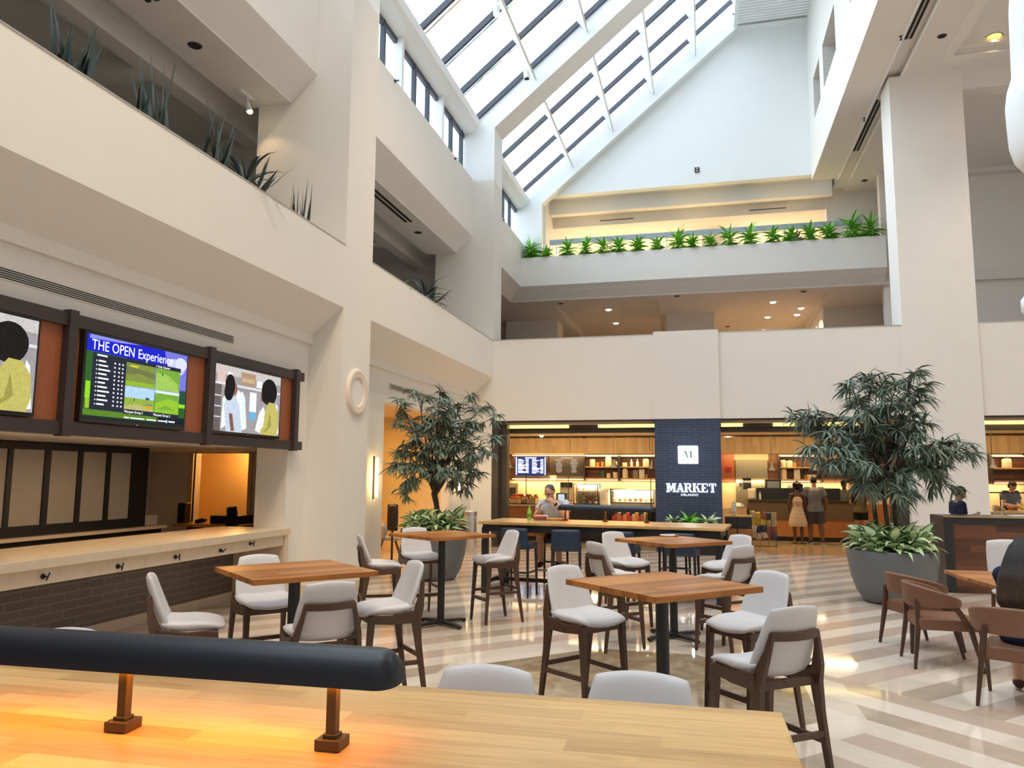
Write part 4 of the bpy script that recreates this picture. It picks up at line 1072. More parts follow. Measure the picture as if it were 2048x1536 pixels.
for y, l in ((12.86, 'glowing tube sconce left of the lit passage, by the medallion column'), (17.70, 'glowing tube sconce right of the passage, behind the left tree')):
    t = thing('wall_sconce', l, 'sconce', (-5.75, y, 1.72), 0, 'tube sconces by the passage')
    m = MB(); m.box(0.0, 0.03, -0.012, 0.012, -0.38, 0.38); m.build('backplate', M['brass'], t, bevel=0.003)
    m = MB(); m.tube([(0.075, 0, -0.35), (0.075, 0, 0.35)], 0.027, 14); m.build('tube', emit((1.0, 0.72, 0.30), 9, 'sconce_glow'), t, smooth=True)
    light('sconce_light', 'POINT', (-5.56, y, 1.72), 6, (1, 0.62, 0.22), 0.12)
# ------------------------------------------------------------------ passage furniture and bin
t = thing('litter_bin', 'tall round steel litter bin by the corner left of the market', 'bin', (-5.33, 17.32, 0))
m = MB(); m.lathe([(0.0, 0.0), (0.195, 0.0), (0.20, 0.02), (0.20, 0.86), (0.19, 0.90), (0.0, 0.90)], n=36); m.build('body', M['steel'], t, smooth=True)
m = MB(); m.lathe([(0.205, 0.845), (0.208, 0.93), (0.19, 0.945), (0.16, 0.93), (0.15, 0.905)], n=36); m.build('rim', M['steel'], t, smooth=True)
c = atZ(783, 1128, 0)
t = thing('sign_stand', 'black padded upright panel on a thin post, at the left of the lit passage', 'stand', (c.x, c.y, 0))
zt = atY(785, 1008, c.y).z; zb = atY(785, 1062, c.y).z
m = MB(); m.pad(lambda u, v: (0.12*u, 0, (zt+zb)/2+(zt-zb)/2*v), 0.07, n=8, c=0.2); m.build('panel', M['black'], t, smooth=True, sharp=0)
m = MB(); m.cyl((0, 0, 0.01), (0, 0, zb+0.05), 0.022, n=12); m.build('post', M['black'], t, smooth=True)
m = MB(); m.cyl((0, 0, 0), (0, 0, 0.02), 0.16, n=24); m.build('base', M['black'], t)
t = thing('lounge_chair', 'grey shell chair with thin wooden legs standing in the lit passage', 'chair', (-6.35, 15.1, 0), R(-70))
m = MB(); m.pad(lambda u, v: (0.27*u, 0.27*v, 0.44+0.05*u*u), 0.05, n=10, c=0.6); m.build('seat', M['grille'], t, smooth=True, sharp=0)
m = MB(); m.pad(lambda u, v: (0.29*math.sin(u*1.3), -0.28*math.cos(u*1.3)+0.02, 0.60+0.17*v), 0.04, n=12, c=0.4); m.build('backrest', M['grille'], t, smooth=True, sharp=0)
for sx in (-1, 1):
    for sy in (-1, 1):
        m = MB(); m.cyl((sx*0.12, sy*0.12, 0.44), (sx*0.27, sy*0.27, 0), 0.014, 0.01, n=10); m.build('leg', M['legwood'], t, smooth=True)
# ------------------------------------------------------------------ host counter
t = thing('host_counter', 'host counter with black edge and horizontal walnut boards, at the right', 'counter', (3.66, 13.55, 0))
m = MB(); m.box(0.0, 3.2, 0.0, 0.75, 1.15, 1.178); m.build('countertop', M['espresso'], t, bevel=0.003)
m = MB(); m.box(0.0, 0.135, 0.0, 0.75, 0, 1.15); m.box(0.135, 3.2, 0.0, 0.75, 1.06, 1.15); m.build('frame', simple('black_steel_edge', (0.020, 0.021, 0.026), 0.4), t, bevel=0.003)
m = MB(); m.box(0.135, 3.2, 0.025, 0.72, 0.0, 1.06); m.build('panel', M['walnutp'], t)
m = MB(); m.box(0.0, 3.2, -0.012, 0.0, 1.163, 1.178); m.build('edge_strip', M['oak'], t)
slab('waste_box', 'white square bin standing behind the big grey planter', 'bin', 4.02, 4.36, 15.3, 15.65, 0, 1.06, simple('white_plastic', (0.72, 0.73, 0.76), 0.4), 0.012)
t = thing('card_stand', 'clear leaflet holder standing on the host counter', 'holder', (4.55, 13.9, 1.1785), 0.2)
m = MB(); m.box(-0.09, 0.09, -0.03, 0.03, 0, 0.012); m.build('base', M['cloth_w'], t)
m = MB(); m.box(-0.06, -0.054, -0.01, 0.01, 0.012, 0.16); m.box(0.054, 0.06, -0.01, 0.01, 0.012, 0.16); m.box(-0.06, 0.06, -0.01, 0.01, 0.155, 0.16); m.build('frame', M['grille'], t)
t = thing('order_pad', 'stack of menus lying on the host counter', 'menus', (4.86, 13.85, 1.1785), 0.1)
m = MB(); m.box(-0.16, 0.16, -0.11, 0.11, 0, 0.02); m.build('pages', M['cloth_w'], t, bevel=0.002)
# ------------------------------------------------------------------ planting
rnd = random.Random(7)
def rdir(r, zmin=-1, zmax=1):
    a = r.uniform(0, 2*PI); z = r.uniform(zmin, zmax); q = math.sqrt(max(0, 1-z*z))
    return Vector((q*math.cos(a), q*math.sin(a), z))
def make_tree(name, label, base, fork, tips, depth, seed, spread=0.22, twigs=5, nl=13, stems=1, LL=(0.15, 0.25)):
    r = random.Random(seed)
    t = thing(name, label, 'tree', base)
    B = Vector(base); F = Vector(fork)-B
    tr = MB()
    if stems == 1:
        tr.tube([(0, 0, 0), (0.02, 0.01, F.z*0.4), F*0.75+Vector((0.03, 0, 0)), F], [0.052, 0.046, 0.046, 0.055], 10)
    else:
        for k in range(stems):
            a = k*2.1+0.4
            o = Vector((math.cos(a)*0.10, math.sin(a)*0.10, 0))
            tr.tube([o*0.9, o*1.5+Vector((0, 0, F.z*0.4)), F+o*0.8+Vector((o.x*0.8, 0, 0.1*k))], [0.042, 0.036, 0.026], 9)
    br = MB(); lf = MB()
    for px, py in tips:
        T = atY(px, py, depth + r.uniform(-spread*2.2, spread*2.2)) - B
        s = F + Vector((r.uniform(-0.03, 0.03), r.uniform(-0.03, 0.03), r.uniform(-0.12, 0.15)))
        mid = s.lerp(T, 0.5) + Vector((0, 0, 0.18 + 0.1*r.random())) + rdir(r)*0.06
        pts = [s, s.lerp(mid, 0.55)+Vector((0, 0, 0.04)), mid, mid.lerp(T, 0.6)+Vector((0, 0, 0.05)), T]
        br.tube(pts, [0.020, 0.015, 0.011, 0.007, 0.004], 6)
        for k in range(twigs):
            f = 0.45 + 0.55*(k+1)/twigs
            q = f*4; i = min(3, int(q)); p = pts[i].lerp(pts[i+1], q-i)
            d = (rdir(r, -0.35, 0.7) + (T-mid).normalized()*0.5).normalized()
            L = r.uniform(0.10, 0.26)
            e = p + d*L + Vector((0, 0, -0.03))
            br.tube([p, p+d*L*0.5+Vector((0, 0, 0.015)), e], [0.005, 0.004, 0.002], 4, cap=False)
            for j in range(nl):
                u = r.uniform(0.25, 1.0)
                bp = p.lerp(e, u)
                ld = (rdir(r, -0.6, 0.45) + d*0.8).normalized()
                lf.leaf(bp, ld, r.uniform(*LL), r.uniform(0.026, 0.042), r.uniform(0.6, 1.7), seg=3, fold=0.25, roll=r.uniform(-1.0, 1.0))
    tr.build('trunk', M['bark'], t, smooth=True)
    br.build('branches', M['bark'], t, smooth=True)
    lf.build('foliage', M['ficus'], t, smooth=True, sharp=0, attr=True)
    return t
def bowl(label, c, R_, H):
    t = thing('planter_bowl', label, 'planter', c)
    k = R_/0.6; h = H/0.73
    m = MB(); m.lathe([(0, 0), (0.35*k, 0), (0.40*k, 0.02*h), (0.49*k, 0.16*h), (0.555*k, 0.36*h), (0.592*k, 0.58*h), (0.60*k, 0.725*h), (0.595*k, 0.735*h), (0.572*k, 0.735*h), (0.562*k, 0.70*h), (0.55*k, 0.63*h)], n=56)
    m.build('bowl', M['planter'], t, smooth=True, sharp=60)
    m = MB(); m.lathe([(0, 0.655*h), (0.30*k, 0.65*h), (0.558*k, 0.64*h)], n=40); m.build('soil', M['soil'], t, smooth=True)
    return t
RP = (2.63, 12.32, 0.0); LP = (-4.55, 12.80, 0.0)
bowl('big slate-grey bowl planter at the right, behind the brown armchairs', RP, 0.61, 0.74)
bowl('slate-grey bowl planter at the left, half hidden behind a white stool and a high table', LP, 0.58, 0.84)
make_tree('ficus_tree', 'slender long-leaved tree in the left planter, before the lit passage', (LP[0]+0.05, LP[1], 0.70), tuple(atY(868, 985, 12.8)),
  [(795, 805), (835, 785), (880, 785), (930, 795), (965, 815), (985, 835), (990, 880), (965, 905), (800, 850), (820, 890), (795, 935), (825, 960), (900, 850), (870, 835), (925, 885), (945, 945), (855, 905), (808, 985), (900, 945), (800, 905), (930, 975), (850, 860), (885, 900), (915, 925), (840, 930), (900, 815), (870, 880), (940, 850)], 12.75, 3, twigs=7, nl=17, LL=(0.16, 0.27))
make_tree('ficus_tree', 'wide long-leaved tree in the big right planter, before the market column', (RP[0]-0.05, RP[1], 0.60), tuple(atY(1765, 985, 12.3)),
  [(1578, 838), (1612, 832), (1650, 862), (1632, 895), (1690, 845), (1722, 800), (1702, 762), (1755, 760), (1795, 770), (1828, 748), (1836, 775), (1780, 825), (1740, 830), (1712, 900), (1678, 930), (1652, 922), (1764, 895), (1800, 865), (1722, 770), (1840, 800), (1842, 850), (1878, 895), (1900, 885), (1930, 905), (1862, 935), (1880, 968), (1832, 930), (1760, 955), (1722, 975), (1795, 985), (1818, 1005), (1660, 890), (1750, 860), (1810, 900), (1690, 880), (1730, 930)], 12.25, 5, spread=0.26, twigs=7, nl=16, stems=3, LL=(0.19, 0.33))
def rosette(m, c, n, L, w, droop, zlo, zhi, r, rad=0.03, shape=1.0, seg=4, h=0.0):
    for k in range(n):
        a = k*2.39996 + r.uniform(-0.3, 0.3); f = (k+0.5)/n
        z = zhi + (zlo-zhi)*f
        d = Vector((math.cos(a)*math.sqrt(1-z*z), math.sin(a)*math.sqrt(1-z*z), z))
        b = Vector(c) + Vector((math.cos(a)*rad, math.sin(a)*rad, h*(1-f)))
        m.leaf(b, d, L*r.uniform(0.75, 1.15), w*r.uniform(0.8, 1.15), droop*r.uniform(0.7, 1.3), seg=seg, shape=shape, roll=r.uniform(-0.8, 0.8))
def under(P, rim, zsoil, zrim, n, label, group, seed, L=0.27, w=0.115):
    r = random.Random(seed)
    for k in range(n):
        if k < n-4: a = 2*PI*k/(n-4)+0.2; rr = rim*0.66
        else: a = 2*PI*k/4+0.9; rr = rim*0.28
        c = Vector((P[0]+math.cos(a)*rr, P[1]+math.sin(a)*rr, zsoil))
        m = MB(); rosette(m, (0, 0, 0.05), 22, L, w, 1.15, 0.05, 0.96, r, 0.03, 0.75, h=0.24)
        m.cyl((0, 0, 0), (0, 0, 0.28), 0.012, n=6)
        for i, v in enumerate(m.v):   # leaves lie over the rim instead of passing through it
            x, y, z = v[0]+c.x-P[0], v[1]+c.y-P[1], v[2]+zsoil
            q = math.hypot(x, y)
            if q < rim-0.04: z = max(z, zsoil+0.005)
            elif q < rim+0.06: z = max(z, zrim+0.012)
            m.v[i] = (v[0], v[1], z-zsoil)
        o = m.build('variegated_plant', M['vari'], smooth=True, sharp=0, attr=True, loc=c)
        tag(o, label, 'plant', group)
under(RP, 0.61, 0.66, 0.745, 14, 'cream-striped leafy plant filling the big right planter under its tree', 'striped plants in the right planter', 11, 0.29, 0.165)
under(LP, 0.58, 0.745, 0.845, 13, 'yellow-striped leafy plant filling the left planter under its tree', 'striped plants in the left planter', 12, 0.27, 0.15)
m = MB(); rr = random.Random(4); rosette(m, (0, 0, 0), 12, 0.2, 0.05, 0.5, 0.2, 0.95, rr, 0.02)
tag(m.build('bromeliad', leafmat('dark_red_leaf', (0.16, 0.012, 0.02), (0.09, 0.01, 0.015)), smooth=True, sharp=0, attr=True, loc=(LP[0]+0.12, LP[1]-0.22, 0.80)), 'small dark red flower by the trunk in the left planter', 'plant')
# trough in front of the tiled pier
t = thing('planter_box', 'black trough planter at the foot of the blue tiled pier', 'planter', (-0.28, 18.5, 0))
m = MB(); m.box(-0.55, 0.55, -0.2, 0.24, 0, 0.70); m.build('trough', M['black'], t, bevel=0.01)
m = MB(); m.box(-0.52, 0.52, -0.17, 0.21, 0.66, 0.705); m.build('soil', M['soil'], t)
for k, (x, mt, l, L) in enumerate(((-0.42, 'vari', 'pale striped plant at the left end of the trough under the pier', 0.26), (-0.05, 'drac', 'bright green plant in the middle of the trough under the pier', 0.34), (0.36, 'vari', 'pale striped plant at the right end of the trough under the pier', 0.30))):
    m = MB(); rosette(m, (0, 0, 0), 26, L, 0.09, 0.9, -0.05, 0.95, rnd, 0.03, 0.9, h=0.05)
    tag(m.build('potted_plant', M[mt], smooth=True, sharp=0, attr=True, loc=(-0.28+x, 18.5, 0.705)), l, 'plant', 'plants in the trough')
# gallery planter row
PX = [1058, 1092, 1135, 1172, 1207, 1237, 1275, 1315, 1355, 1385, 1420, 1460, 1500, 1546, 1583, 1620, 1660, 1704, 1742]
hh = [1.25, 0.8, 1.1, 1.15, 1.1, 1.05, 1.0, 0.9, 1.25, 1.0, 0.95, 1.2, 1.2, 1.1, 1.05, 1.05, 1.1, 1.35, 1.3]
ORD = 'first second third fourth fifth sixth seventh eighth ninth tenth eleventh twelfth thirteenth fourteenth fifteenth sixteenth seventeenth eighteenth last'.split()
for kk, (px, s) in enumerate(zip(PX, hh)):
    s *= 1.12
    x = min(5.25, max(-5.5, atY(px, 485, 24.70).x))
    m = MB()
    rosette(m, (0, 0, 0.12*s), 40, 0.34*s, 0.10, 1.0, 0.05, 0.98, rnd, 0.02, 0.8, h=0.24*s)
    rosette(m, (0, -0.02, 0.10), 52, 0.33, 0.10, 1.2, -0.1, 0.75, rnd, 0.05, 0.8)
    m.cyl((0, 0, 0), (0, 0, 0.3*s), 0.012, n=6)
    for i, v in enumerate(m.v):
        if v[1]+24.70 < 24.625 and v[2]+8.952 < 9.037: m.v[i] = (v[0], v[1], 9.037-8.952)
        elif v[2] < 0: m.v[i] = (v[0], v[1], 0.003)
        if v[1]+24.70 > 24.78 and v[2]+8.952 < 9.037: m.v[i] = (v[0], 0.08, m.v[i][2])
        if x+v[0] < -5.76: m.v[i] = (-5.76-x, m.v[i][1], m.v[i][2])
    tag(m.build('dracaena', M['drac'], smooth=True, sharp=0, attr=True, loc=(min(5.3, max(-5.5, x)), 24.70, 8.952)), ORD[kk]+' strap-leaved green plant from the left in the upper white planter', 'plant', 'plants along the upper planter')
m = MB(); rosette(m, (0, 0, 0), 22, 0.55, 0.05, 0.5, 0.1, 0.98, rnd, 0.05)
c = atY(1592, 448, 26.2)
tag(m.build('spiky_plant', M['snake'], smooth=True, sharp=0, attr=True, loc=(c.x, 26.2, 9.62)), 'dark spiky plant standing behind the upper gallery rail', 'plant')
q = MB(); q.lathe([(0, 0), (0.2, 0), (0.24, 1.5), (0.2, 1.56), (0, 1.56)], n=20); tag(q.build('plant_pedestal', M['planter'], smooth=True, loc=(c.x, 26.2, 8.05)), 'grey tall pot behind the upper gallery rail', 'planter')
# snake plants on the left parapet ledge
def snake(px, py, n, H, label, X=-5.42, z=5.12, mt='snake', w=0.12, lean=0.25, seed=1):
    r = random.Random(seed)
    c = atX(px, py, X)
    m = MB()
    for k in range(n):
        a = r.uniform(0, 2*PI); d = Vector((math.cos(a)*lean*r.random(), math.sin(a)*lean*r.random()*1.5, 1))
        m.leaf((r.uniform(-0.07, 0.07), r.uniform(-0.2, 0.2), 0), d, H*r.uniform(0.45, 1.0), w*r.uniform(0.7, 1.2), r.uniform(-0.05, 0.25), up=(1, 0.4, 0), seg=5, shape=0.8)
    for i, v in enumerate(m.v):
        if v[2]+z < 5.26 and v[0]+X > -5.33: m.v[i] = (-5.33-X, v[1], v[2])
    tag(m.build('snake_plant', M[mt], smooth=True, sharp=0, attr=True, loc=(X, c.y, z)), label, 'plant', 'plants on the left balcony')
snake(145, 150, 16, 0.85, 'dark upright snake plant on the left balcony, the leftmost clump', seed=1)
snake(300, 240, 13, 1.15, 'dark snake plant with one tall leaf on the left balcony, second clump', seed=2)
snake(425, 315, 13, 1.15, 'dark snake plant clump below the lit spotlight on the left balcony', seed=3)
snake(600, 430, 11, 0.85, 'sparse snake plant against the column at the right end of the left balcony', seed=4)
r_ = random.Random(9)
for px, py, X, s, l in ((490, 365, -5.45, 0.95, 'bushy dark arching plant on the left balcony beside the column'), (850, 590, -5.45, 1.05, 'dark palm-like plant on the second left balcony'), ):
    c = atX(px, py, X); m = MB(); rosette(m, (0, 0, 0.0), 34, 0.60*s, 0.05, 1.3, -0.1, 0.98, r_, 0.06, h=0.35*s); rosette(m, (0.0, 0.12, 0.0), 16, 0.7*s, 0.05, 0.3, 0.6, 0.99, r_, 0.06)
    for i, v in enumerate(m.v):
        if v[2]+5.10 < 5.26 and v[0]+X > -5.33: m.v[i] = (-5.33-X, v[1], v[2])
    tag(m.build('arching_plant', M['snake'], smooth=True, sharp=0, attr=True, loc=(X, c.y, 5.10)), l, 'plant')
c = atX(800, 565, -5.5); m = MB(); rosette(m, (0, 0, 0.1), 7, 0.55, 0.09, 0.8, 0.2, 0.8, r_, 0.03)
tag(m.build('leafy_plant', M['drac'], smooth=True, sharp=0, attr=True, loc=(-5.6, c.y, 5.10)), 'pale green leaf peeping over the second left balcony', 'plant')
for k, (a, b) in enumerate(BAYS):
    m = MB(); m.box(-5.95, -5.305, a, b, 4.21, 5.08); struct(m, 'wall_left_trough', WALL)
# gallery rail behind the planter row
t = thing('gallery_rail', 'blue-grey rail running behind the upper planter row', 'railing', (0, 25.2, 0))
m = MB(); m.box(-4.95, 5.0, -0.03, 0.03, 9.64, 9.82); m.build('rail', simple('blue_grey_rail', (0.34, 0.39, 0.47), 0.4), t, bevel=0.004)
for k in range(6):
    m = MB(); x = -4.7+k*1.85; m.box(x-0.02, x+0.02, -0.02, 0.02, 8.06, 9.64); m.build('post', M['steel'], t)
# ------------------------------------------------------------------ market: tiled pier sign
def slab_letters(word, h, parent, x0, z0, y, mat, gap=0.025, w=0.92):
    """heavy slab-serif capitals cut from bars, with a slim inline gap"""
    th = 0.24*h; se = 0.11*h
    def bar(m, pts): m.prism([(p[0], p[1]) for p in pts], 1, y-0.03, y)
    def rect(m, a, b, c, d): bar(m, [(a, b), (c, b), (c, d), (a, d)])
    x = x0
    for ch in word:
        m = MB(); W = {'M': 1.12, 'A': 1.0, 'R': 0.98, 'K': 1.0, 'E': 0.86, 'T': 0.92}[ch]*h*w
        def P(a, b): return (x+a*W, z0+b*h)
        def sl(a, b):  # slab foot
            p = P(a, b); rect(m, p[0]-th*0.85, p[1], p[0]+th*0.85, p[1]+se)
        if ch == 'M':
            for a in (0.14, 0.86): p = P(a, 0); rect(m, p[0]-th/2, z0, p[0]+th/2, z0+h); sl(a, 0); sl(a, 1-0.11)
            bar(m, [P(0.12, 1), P(0.34, 1), P(0.56, 0.25), P(0.44, 0.12)]); bar(m, [P(0.86, 1), P(0.66, 1), P(0.44, 0.25), P(0.52, 0.12)])
        elif ch == 'A':
            bar(m, [P(0.06, 0), P(0.22, 0), P(0.56, 1), P(0.42, 1)]); bar(m, [P(0.66, 0), P(0.96, 0), P(0.62, 1), P(0.40, 1)]); rect(m, P(0.25, 0)[0], z0+0.26*h, P(0.75, 0)[0], z0+0.40*h); sl(0.14, 0); sl(0.84, 0)
        elif ch in 'RK':
            p = P(0.18, 0); rect(m, p[0]-th/2, z0, p[0]+th/2, z0+h); sl(0.18, 0); sl(0.18, 0.89)
            if ch == 'R':
                rect(m, P(0.2, 0)[0], z0+0.89*h, P(0.7, 0)[0], z0+h); rect(m, P(0.2, 0)[0], z0+0.45*h, P(0.7, 0)[0], z0+0.56*h); bar(m, [P(0.58, 0.45), P(0.78, 0.5), P(0.88, 0.72), P(0.78, 0.95), P(0.58, 1)]); bar(m, [P(0.45, 0.5), P(0.68, 0.5), P(0.96, 0), P(0.70, 0)])
            else:
                bar(m, [P(0.3, 0.45), P(0.42, 0.62), P(0.9, 1), P(0.70, 1)]); bar(m, [P(0.42, 0.58), P(0.58, 0.70), P(0.96, 0), P(0.70, 0)]); sl(0.82, 0.89); sl(0.86, 0)
        elif ch == 'E':
            p = P(0.2, 0); rect(m, p[0]-th/2, z0, p[0]+th/2, z0+h)
            for b in (0, 0.445, 0.89): rect(m, P(0.04 if b != 0.445 else 0.2, 0)[0], z0+b*h, P(0.92 if b != 0.445 else 0.66, 0)[0], z0+b*h+se)
            for b in (0, 0.70): rect(m, P(0.80, 0)[0], z0+b*h, P(0.93, 0)[0], z0+(b+0.30)*h)
        elif ch == 'T':
            p = P(0.5, 0); rect(m, p[0]-th/2, z0, p[0]+th/2, z0+h); sl(0.5, 0); rect(m, P(0.02, 0)[0], z0+0.89*h, P(0.98, 0)[0], z0+h)
            for a in (0.02, 0.86): rect(m, P(a, 0)[0], z0+0.68*h, P(a+0.12, 0)[0], z0+h)
        m.build('letter', mat, parent)
        x += W+gap
YS = 18.83
c0 = atY(1334, 984, YS); c1 = atY(1424, 967, YS)
SIGNW = emit((0.92, 0.97, 1.0), 1.5, 'sign_white')
t = thing('market_sign', 'white raised letters reading MARKET ORLANDO on the blue tiled pier', 'sign', (0, 0, 0))
slab_letters('MARKET', c1.z-c0.z, t, c0.x, c0.z, YS-0.012, SIGNW, gap=0.014, w=0.865)
cc = atY(1379, 991.8, YS)
text('small_letters', 'ORLANDO', 0.072, (cc.x, YS-0.006, cc.z), FACE_Y, SIGNW, t, 0.005, 'CENTER', sx=1.15)
a = atY(1356.5, 927.5, YS); b = atY(1396, 891.5, YS)
t = thing('emblem_sign', 'glowing white square sign with a slender letter M on the blue tiled pier', 'sign')
m = MB(); m.box(a.x, b.x, YS-0.09, YS-0.004, a.z, b.z); m.build('light_box', emit((0.93, 0.98, 1.0), 1.5, 'sign_glow'), t, bevel=0.02)
cx_, cz_ = (a.x+b.x)/2, (a.z+b.z)/2
m = MB()
for pts in ([(-0.085, -0.08), (-0.074, -0.08), (-0.074, 0.06), (-0.085, 0.08)], [(-0.085, 0.085), (-0.045, 0.085), (0.006, -0.055), (-0.008, -0.085), (-0.016, -0.085)],
            [(-0.002, -0.06), (0.008, -0.04), (0.052, 0.085), (0.042, 0.085)], [(0.048, -0.08), (0.085, -0.08), (0.085, 0.085), (0.048, 0.085)]):
    m.prism([(cx_+p[0], cz_+p[1]) for p in pts], 1, YS-0.100, YS-0.088)
m.build('letter', simple('sign_grey', (0.03, 0.045, 0.05), 0.7, spec=0.1), t)
light('emblem_light', 'POINT', (cx_, YS-0.2, cz_), 4, (0.85, 0.95, 1.0), 0.1)

# light strips above the openings
for k, (xa, xb, l) in enumerate(((-4.95, -3.3, 'yellow light strip over the left market opening, left piece'), (-2.55, -1.15, 'yellow light strip over the left market opening, by the pier'), (0.45, 0.95, 'short yellow light strip right of the tiled pier'), (1.65, 4.2, 'long yellow light strip over the right market opening, behind the tree'), (6.05, 9, 'yellow light strip over the market opening at the picture edge'))):
    m = MB(); m.box(xa, xb, 19.30, 19.36, 2.985, 3.06); tag(m.build('light_strip', emit((1.0, 0.72, 0.16), 2.2, 'strip_yellow')), l, 'light', 'light strips over the market')
m = MB()
m.box(-5.0, -1.12, 19.36, 19.45, 2.97, 3.06); m.box(0.42, 4.4, 19.36, 19.45, 2.97, 3.06)
struct(m, 'trim_7', M['bronze'])
# ------------------------------------------------------------------ valance, shelf walls
BY = 25.6
def shelf_bay(x0, x1, label):
    t = thing('shelf_unit', label, 'shelf', (0, 0, 0), 0, 'wall shelves in the market')
    m = MB(); m.box(x0, x1, 25.55, 25.598, 1.66, 2.45); m.build('back_panel', M['walnutp'], t)
    for z in (1.69, 2.07): m = MB(); m.box(x0, x1, 25.25, 25.55, z-0.02, z+0.02); m.build('shelf', M['slat'], t)
    m = MB(); m.box(x0, x1, 25.25, 25.55, 2.44, 2.47)
    for x in (x0, x1): m.box(x-0.02, x+0.02, 25.23, 25.55, 1.62, 2.47)
    m.build('frame', M['bronze'], t)
    for q in ((25.27, 25.30, 2.415, 2.435), (25.5, 25.53, 1.640, 1.652)): m = MB(); m.box(x0+0.04, x1-0.04, *q); m.build('light_strip', emit((1, 0.74, 0.36), 5, 'shelf_led'), t)
    return t
for xa, xb in ((-6.75, -1.15), (0.45, 12.2)):
    n = 0; x = xa
    while x < xb-0.1:
        e = min(x+2.55, xb)
        m = MB(); m.box(x+0.006, e-0.006, 24.9, 25.6, 2.50, 3.0)
        o = m.build('wall_market_valance', M['slat'], kind='structure'); x = e
def rel(px, py, Y=25.4): return atY(px, py, Y)
xs0 = rel(1170, 930).x; xs1 = rel(1238, 930).x; xs2 = rel(1312, 930).x
shelf_bay(xs0, xs1, 'lit wall shelf of jars right of the dark menu board')
shelf_bay(xs1+0.03, xs2, 'lit wall shelf of bottles and jars next to the blue tiled pier')
x4 = rel(1558, 930).x; x5 = rel(1642, 930).x
shelf_bay(x4, x5, 'lit wall shelf of jars over the ordering counter')
x6 = rel(1980, 930).x
shelf_bay(x6, x6+1.1, 'lit wall shelf seen right of the big column')
for xa, xb, px in ((-6.75, -1.15, 0), (0.45, 12.2, 1)):
    m = MB(); m.box(xa, xb, 25.56, 25.6, 1.6, 2.5); struct(m, 'wall_market_panel', M['walnutp'])
# menu boards
def board(label, px0, px1, py0, py1, lit, seed, Y=25.40):
    a = rel(px0, py1, Y); b = rel(px1, py0, Y)
    t = thing('menu_board', label, 'menu board', (a.x, Y, a.z), 0, 'menu boards')
    w, h = b.x-a.x, b.z-a.z
    m = MB(); m.box(0, w, 0, 0.06, 0, h); m.build('frame', M['bronze'], t, bevel=0.005)
    m = MB(); m.box(0.04, w-0.04, -0.004, 0.0, 0.04, h-0.04); m.build('panel', emit((0.030, 0.040, 0.16), 1.0) if lit else simple('chalk_brown', (0.035, 0.025, 0.02), 0.6), t)
    r = random.Random(seed); m = MB()
    wm = emit((0.85, 0.88, 1.0), 1.4, 'menu_white') if lit else emit((0.62, 0.48, 0.36), 0.8, 'menu_cream')
    m.box(w*0.33, w*0.67, -0.007, -0.004, h*0.86, h*0.91)
    for cx0, cx1 in ((0.12, 0.44), (0.54, 0.88)):
        z = 0.80
        while z > 0.14:
            L = (cx1-cx0)*r.uniform(0.35, 0.68)
            if lit:
                m.box(w*cx0, w*(cx0+L), -0.007, -0.004, h*z, h*(z+0.028)); m.box(w*(cx1-0.09), w*cx1, -0.007, -0.004, h*z, h*(z+0.028))
                if r.random() < 0.15: m.box(w*cx0, w*cx1, -0.007, -0.004, h*(z-0.05), h*(z-0.01)); z -= 0.04
            else:
                c = (cx0+cx1)/2; m.box(w*(c-L/2), w*(c+L/2), -0.007, -0.004, h*z, h*(z+0.024))
            z -= 0.055
    if lit:
        m.box(w*0.055, w*0.085, -0.007, -0.004, h*0.08, h*0.92); m.box(w*0.915, w*0.945, -0.007, -0.004, h*0.08, h*0.92)
    m.build('menu_lines', wm, t)
    return t
board('bright blue-white lit menu screen at the left of the market', 1028, 1095, 911, 953, True, 1)
board('dark menu board with cream lines beside the lit menu screen', 1099, 1168, 911, 953, False, 2)
board('large grey menu board behind the right tree', 1652, 1742, 912, 957, False, 3)
for z, l in ((2.44, 'warm light line above the left menu boards'), (1.655, 'warm light line below the left menu boards')):
    m = MB(); m.box(rel(1026, 930).x, rel(1168, 930).x, 25.3, 25.5, z, z+0.017); tag(m.build('light_strip', emit((1, 0.74, 0.36), 5, 'shelf_led')), l, 'light', 'menu board light lines')
for x0, x1 in ((-6.3, -1.2), (0.6, 4.2), (6.2, 9)):
    l = light('shelf_wash', 'AREA', ((x0+x1)/2, 25.22, 2.46), 26*(x1-x0)/4, (1, 0.68, 0.30), x1-x0, sizey=0.1)
    l.rotation_euler = (R(25), 0, 0)
    l = light('splash_wash', 'AREA', ((x0+x1)/2, 25.3, 1.63), 24*(x1-x0)/4, (1, 0.70, 0.30), x1-x0, sizey=0.1); l.rotation_euler = (R(30), 0, 0)
    light('market_ceiling_lamp', 'AREA', ((x0+x1)/2, 22.2, 3.04), 70*(x1-x0)/4, (1, 0.72, 0.38), x1-x0-0.6, aim=((x0+x1)/2, 22.2, 0), sizey=0.6)
    l = light('valance_wash', 'AREA', ((x0+x1)/2, 23.8, 3.03), 9*(x1-x0)/4, (1, 0.72, 0.38), x1-x0, sizey=0.15); l.rotation_euler = (R(60), 0, 0)
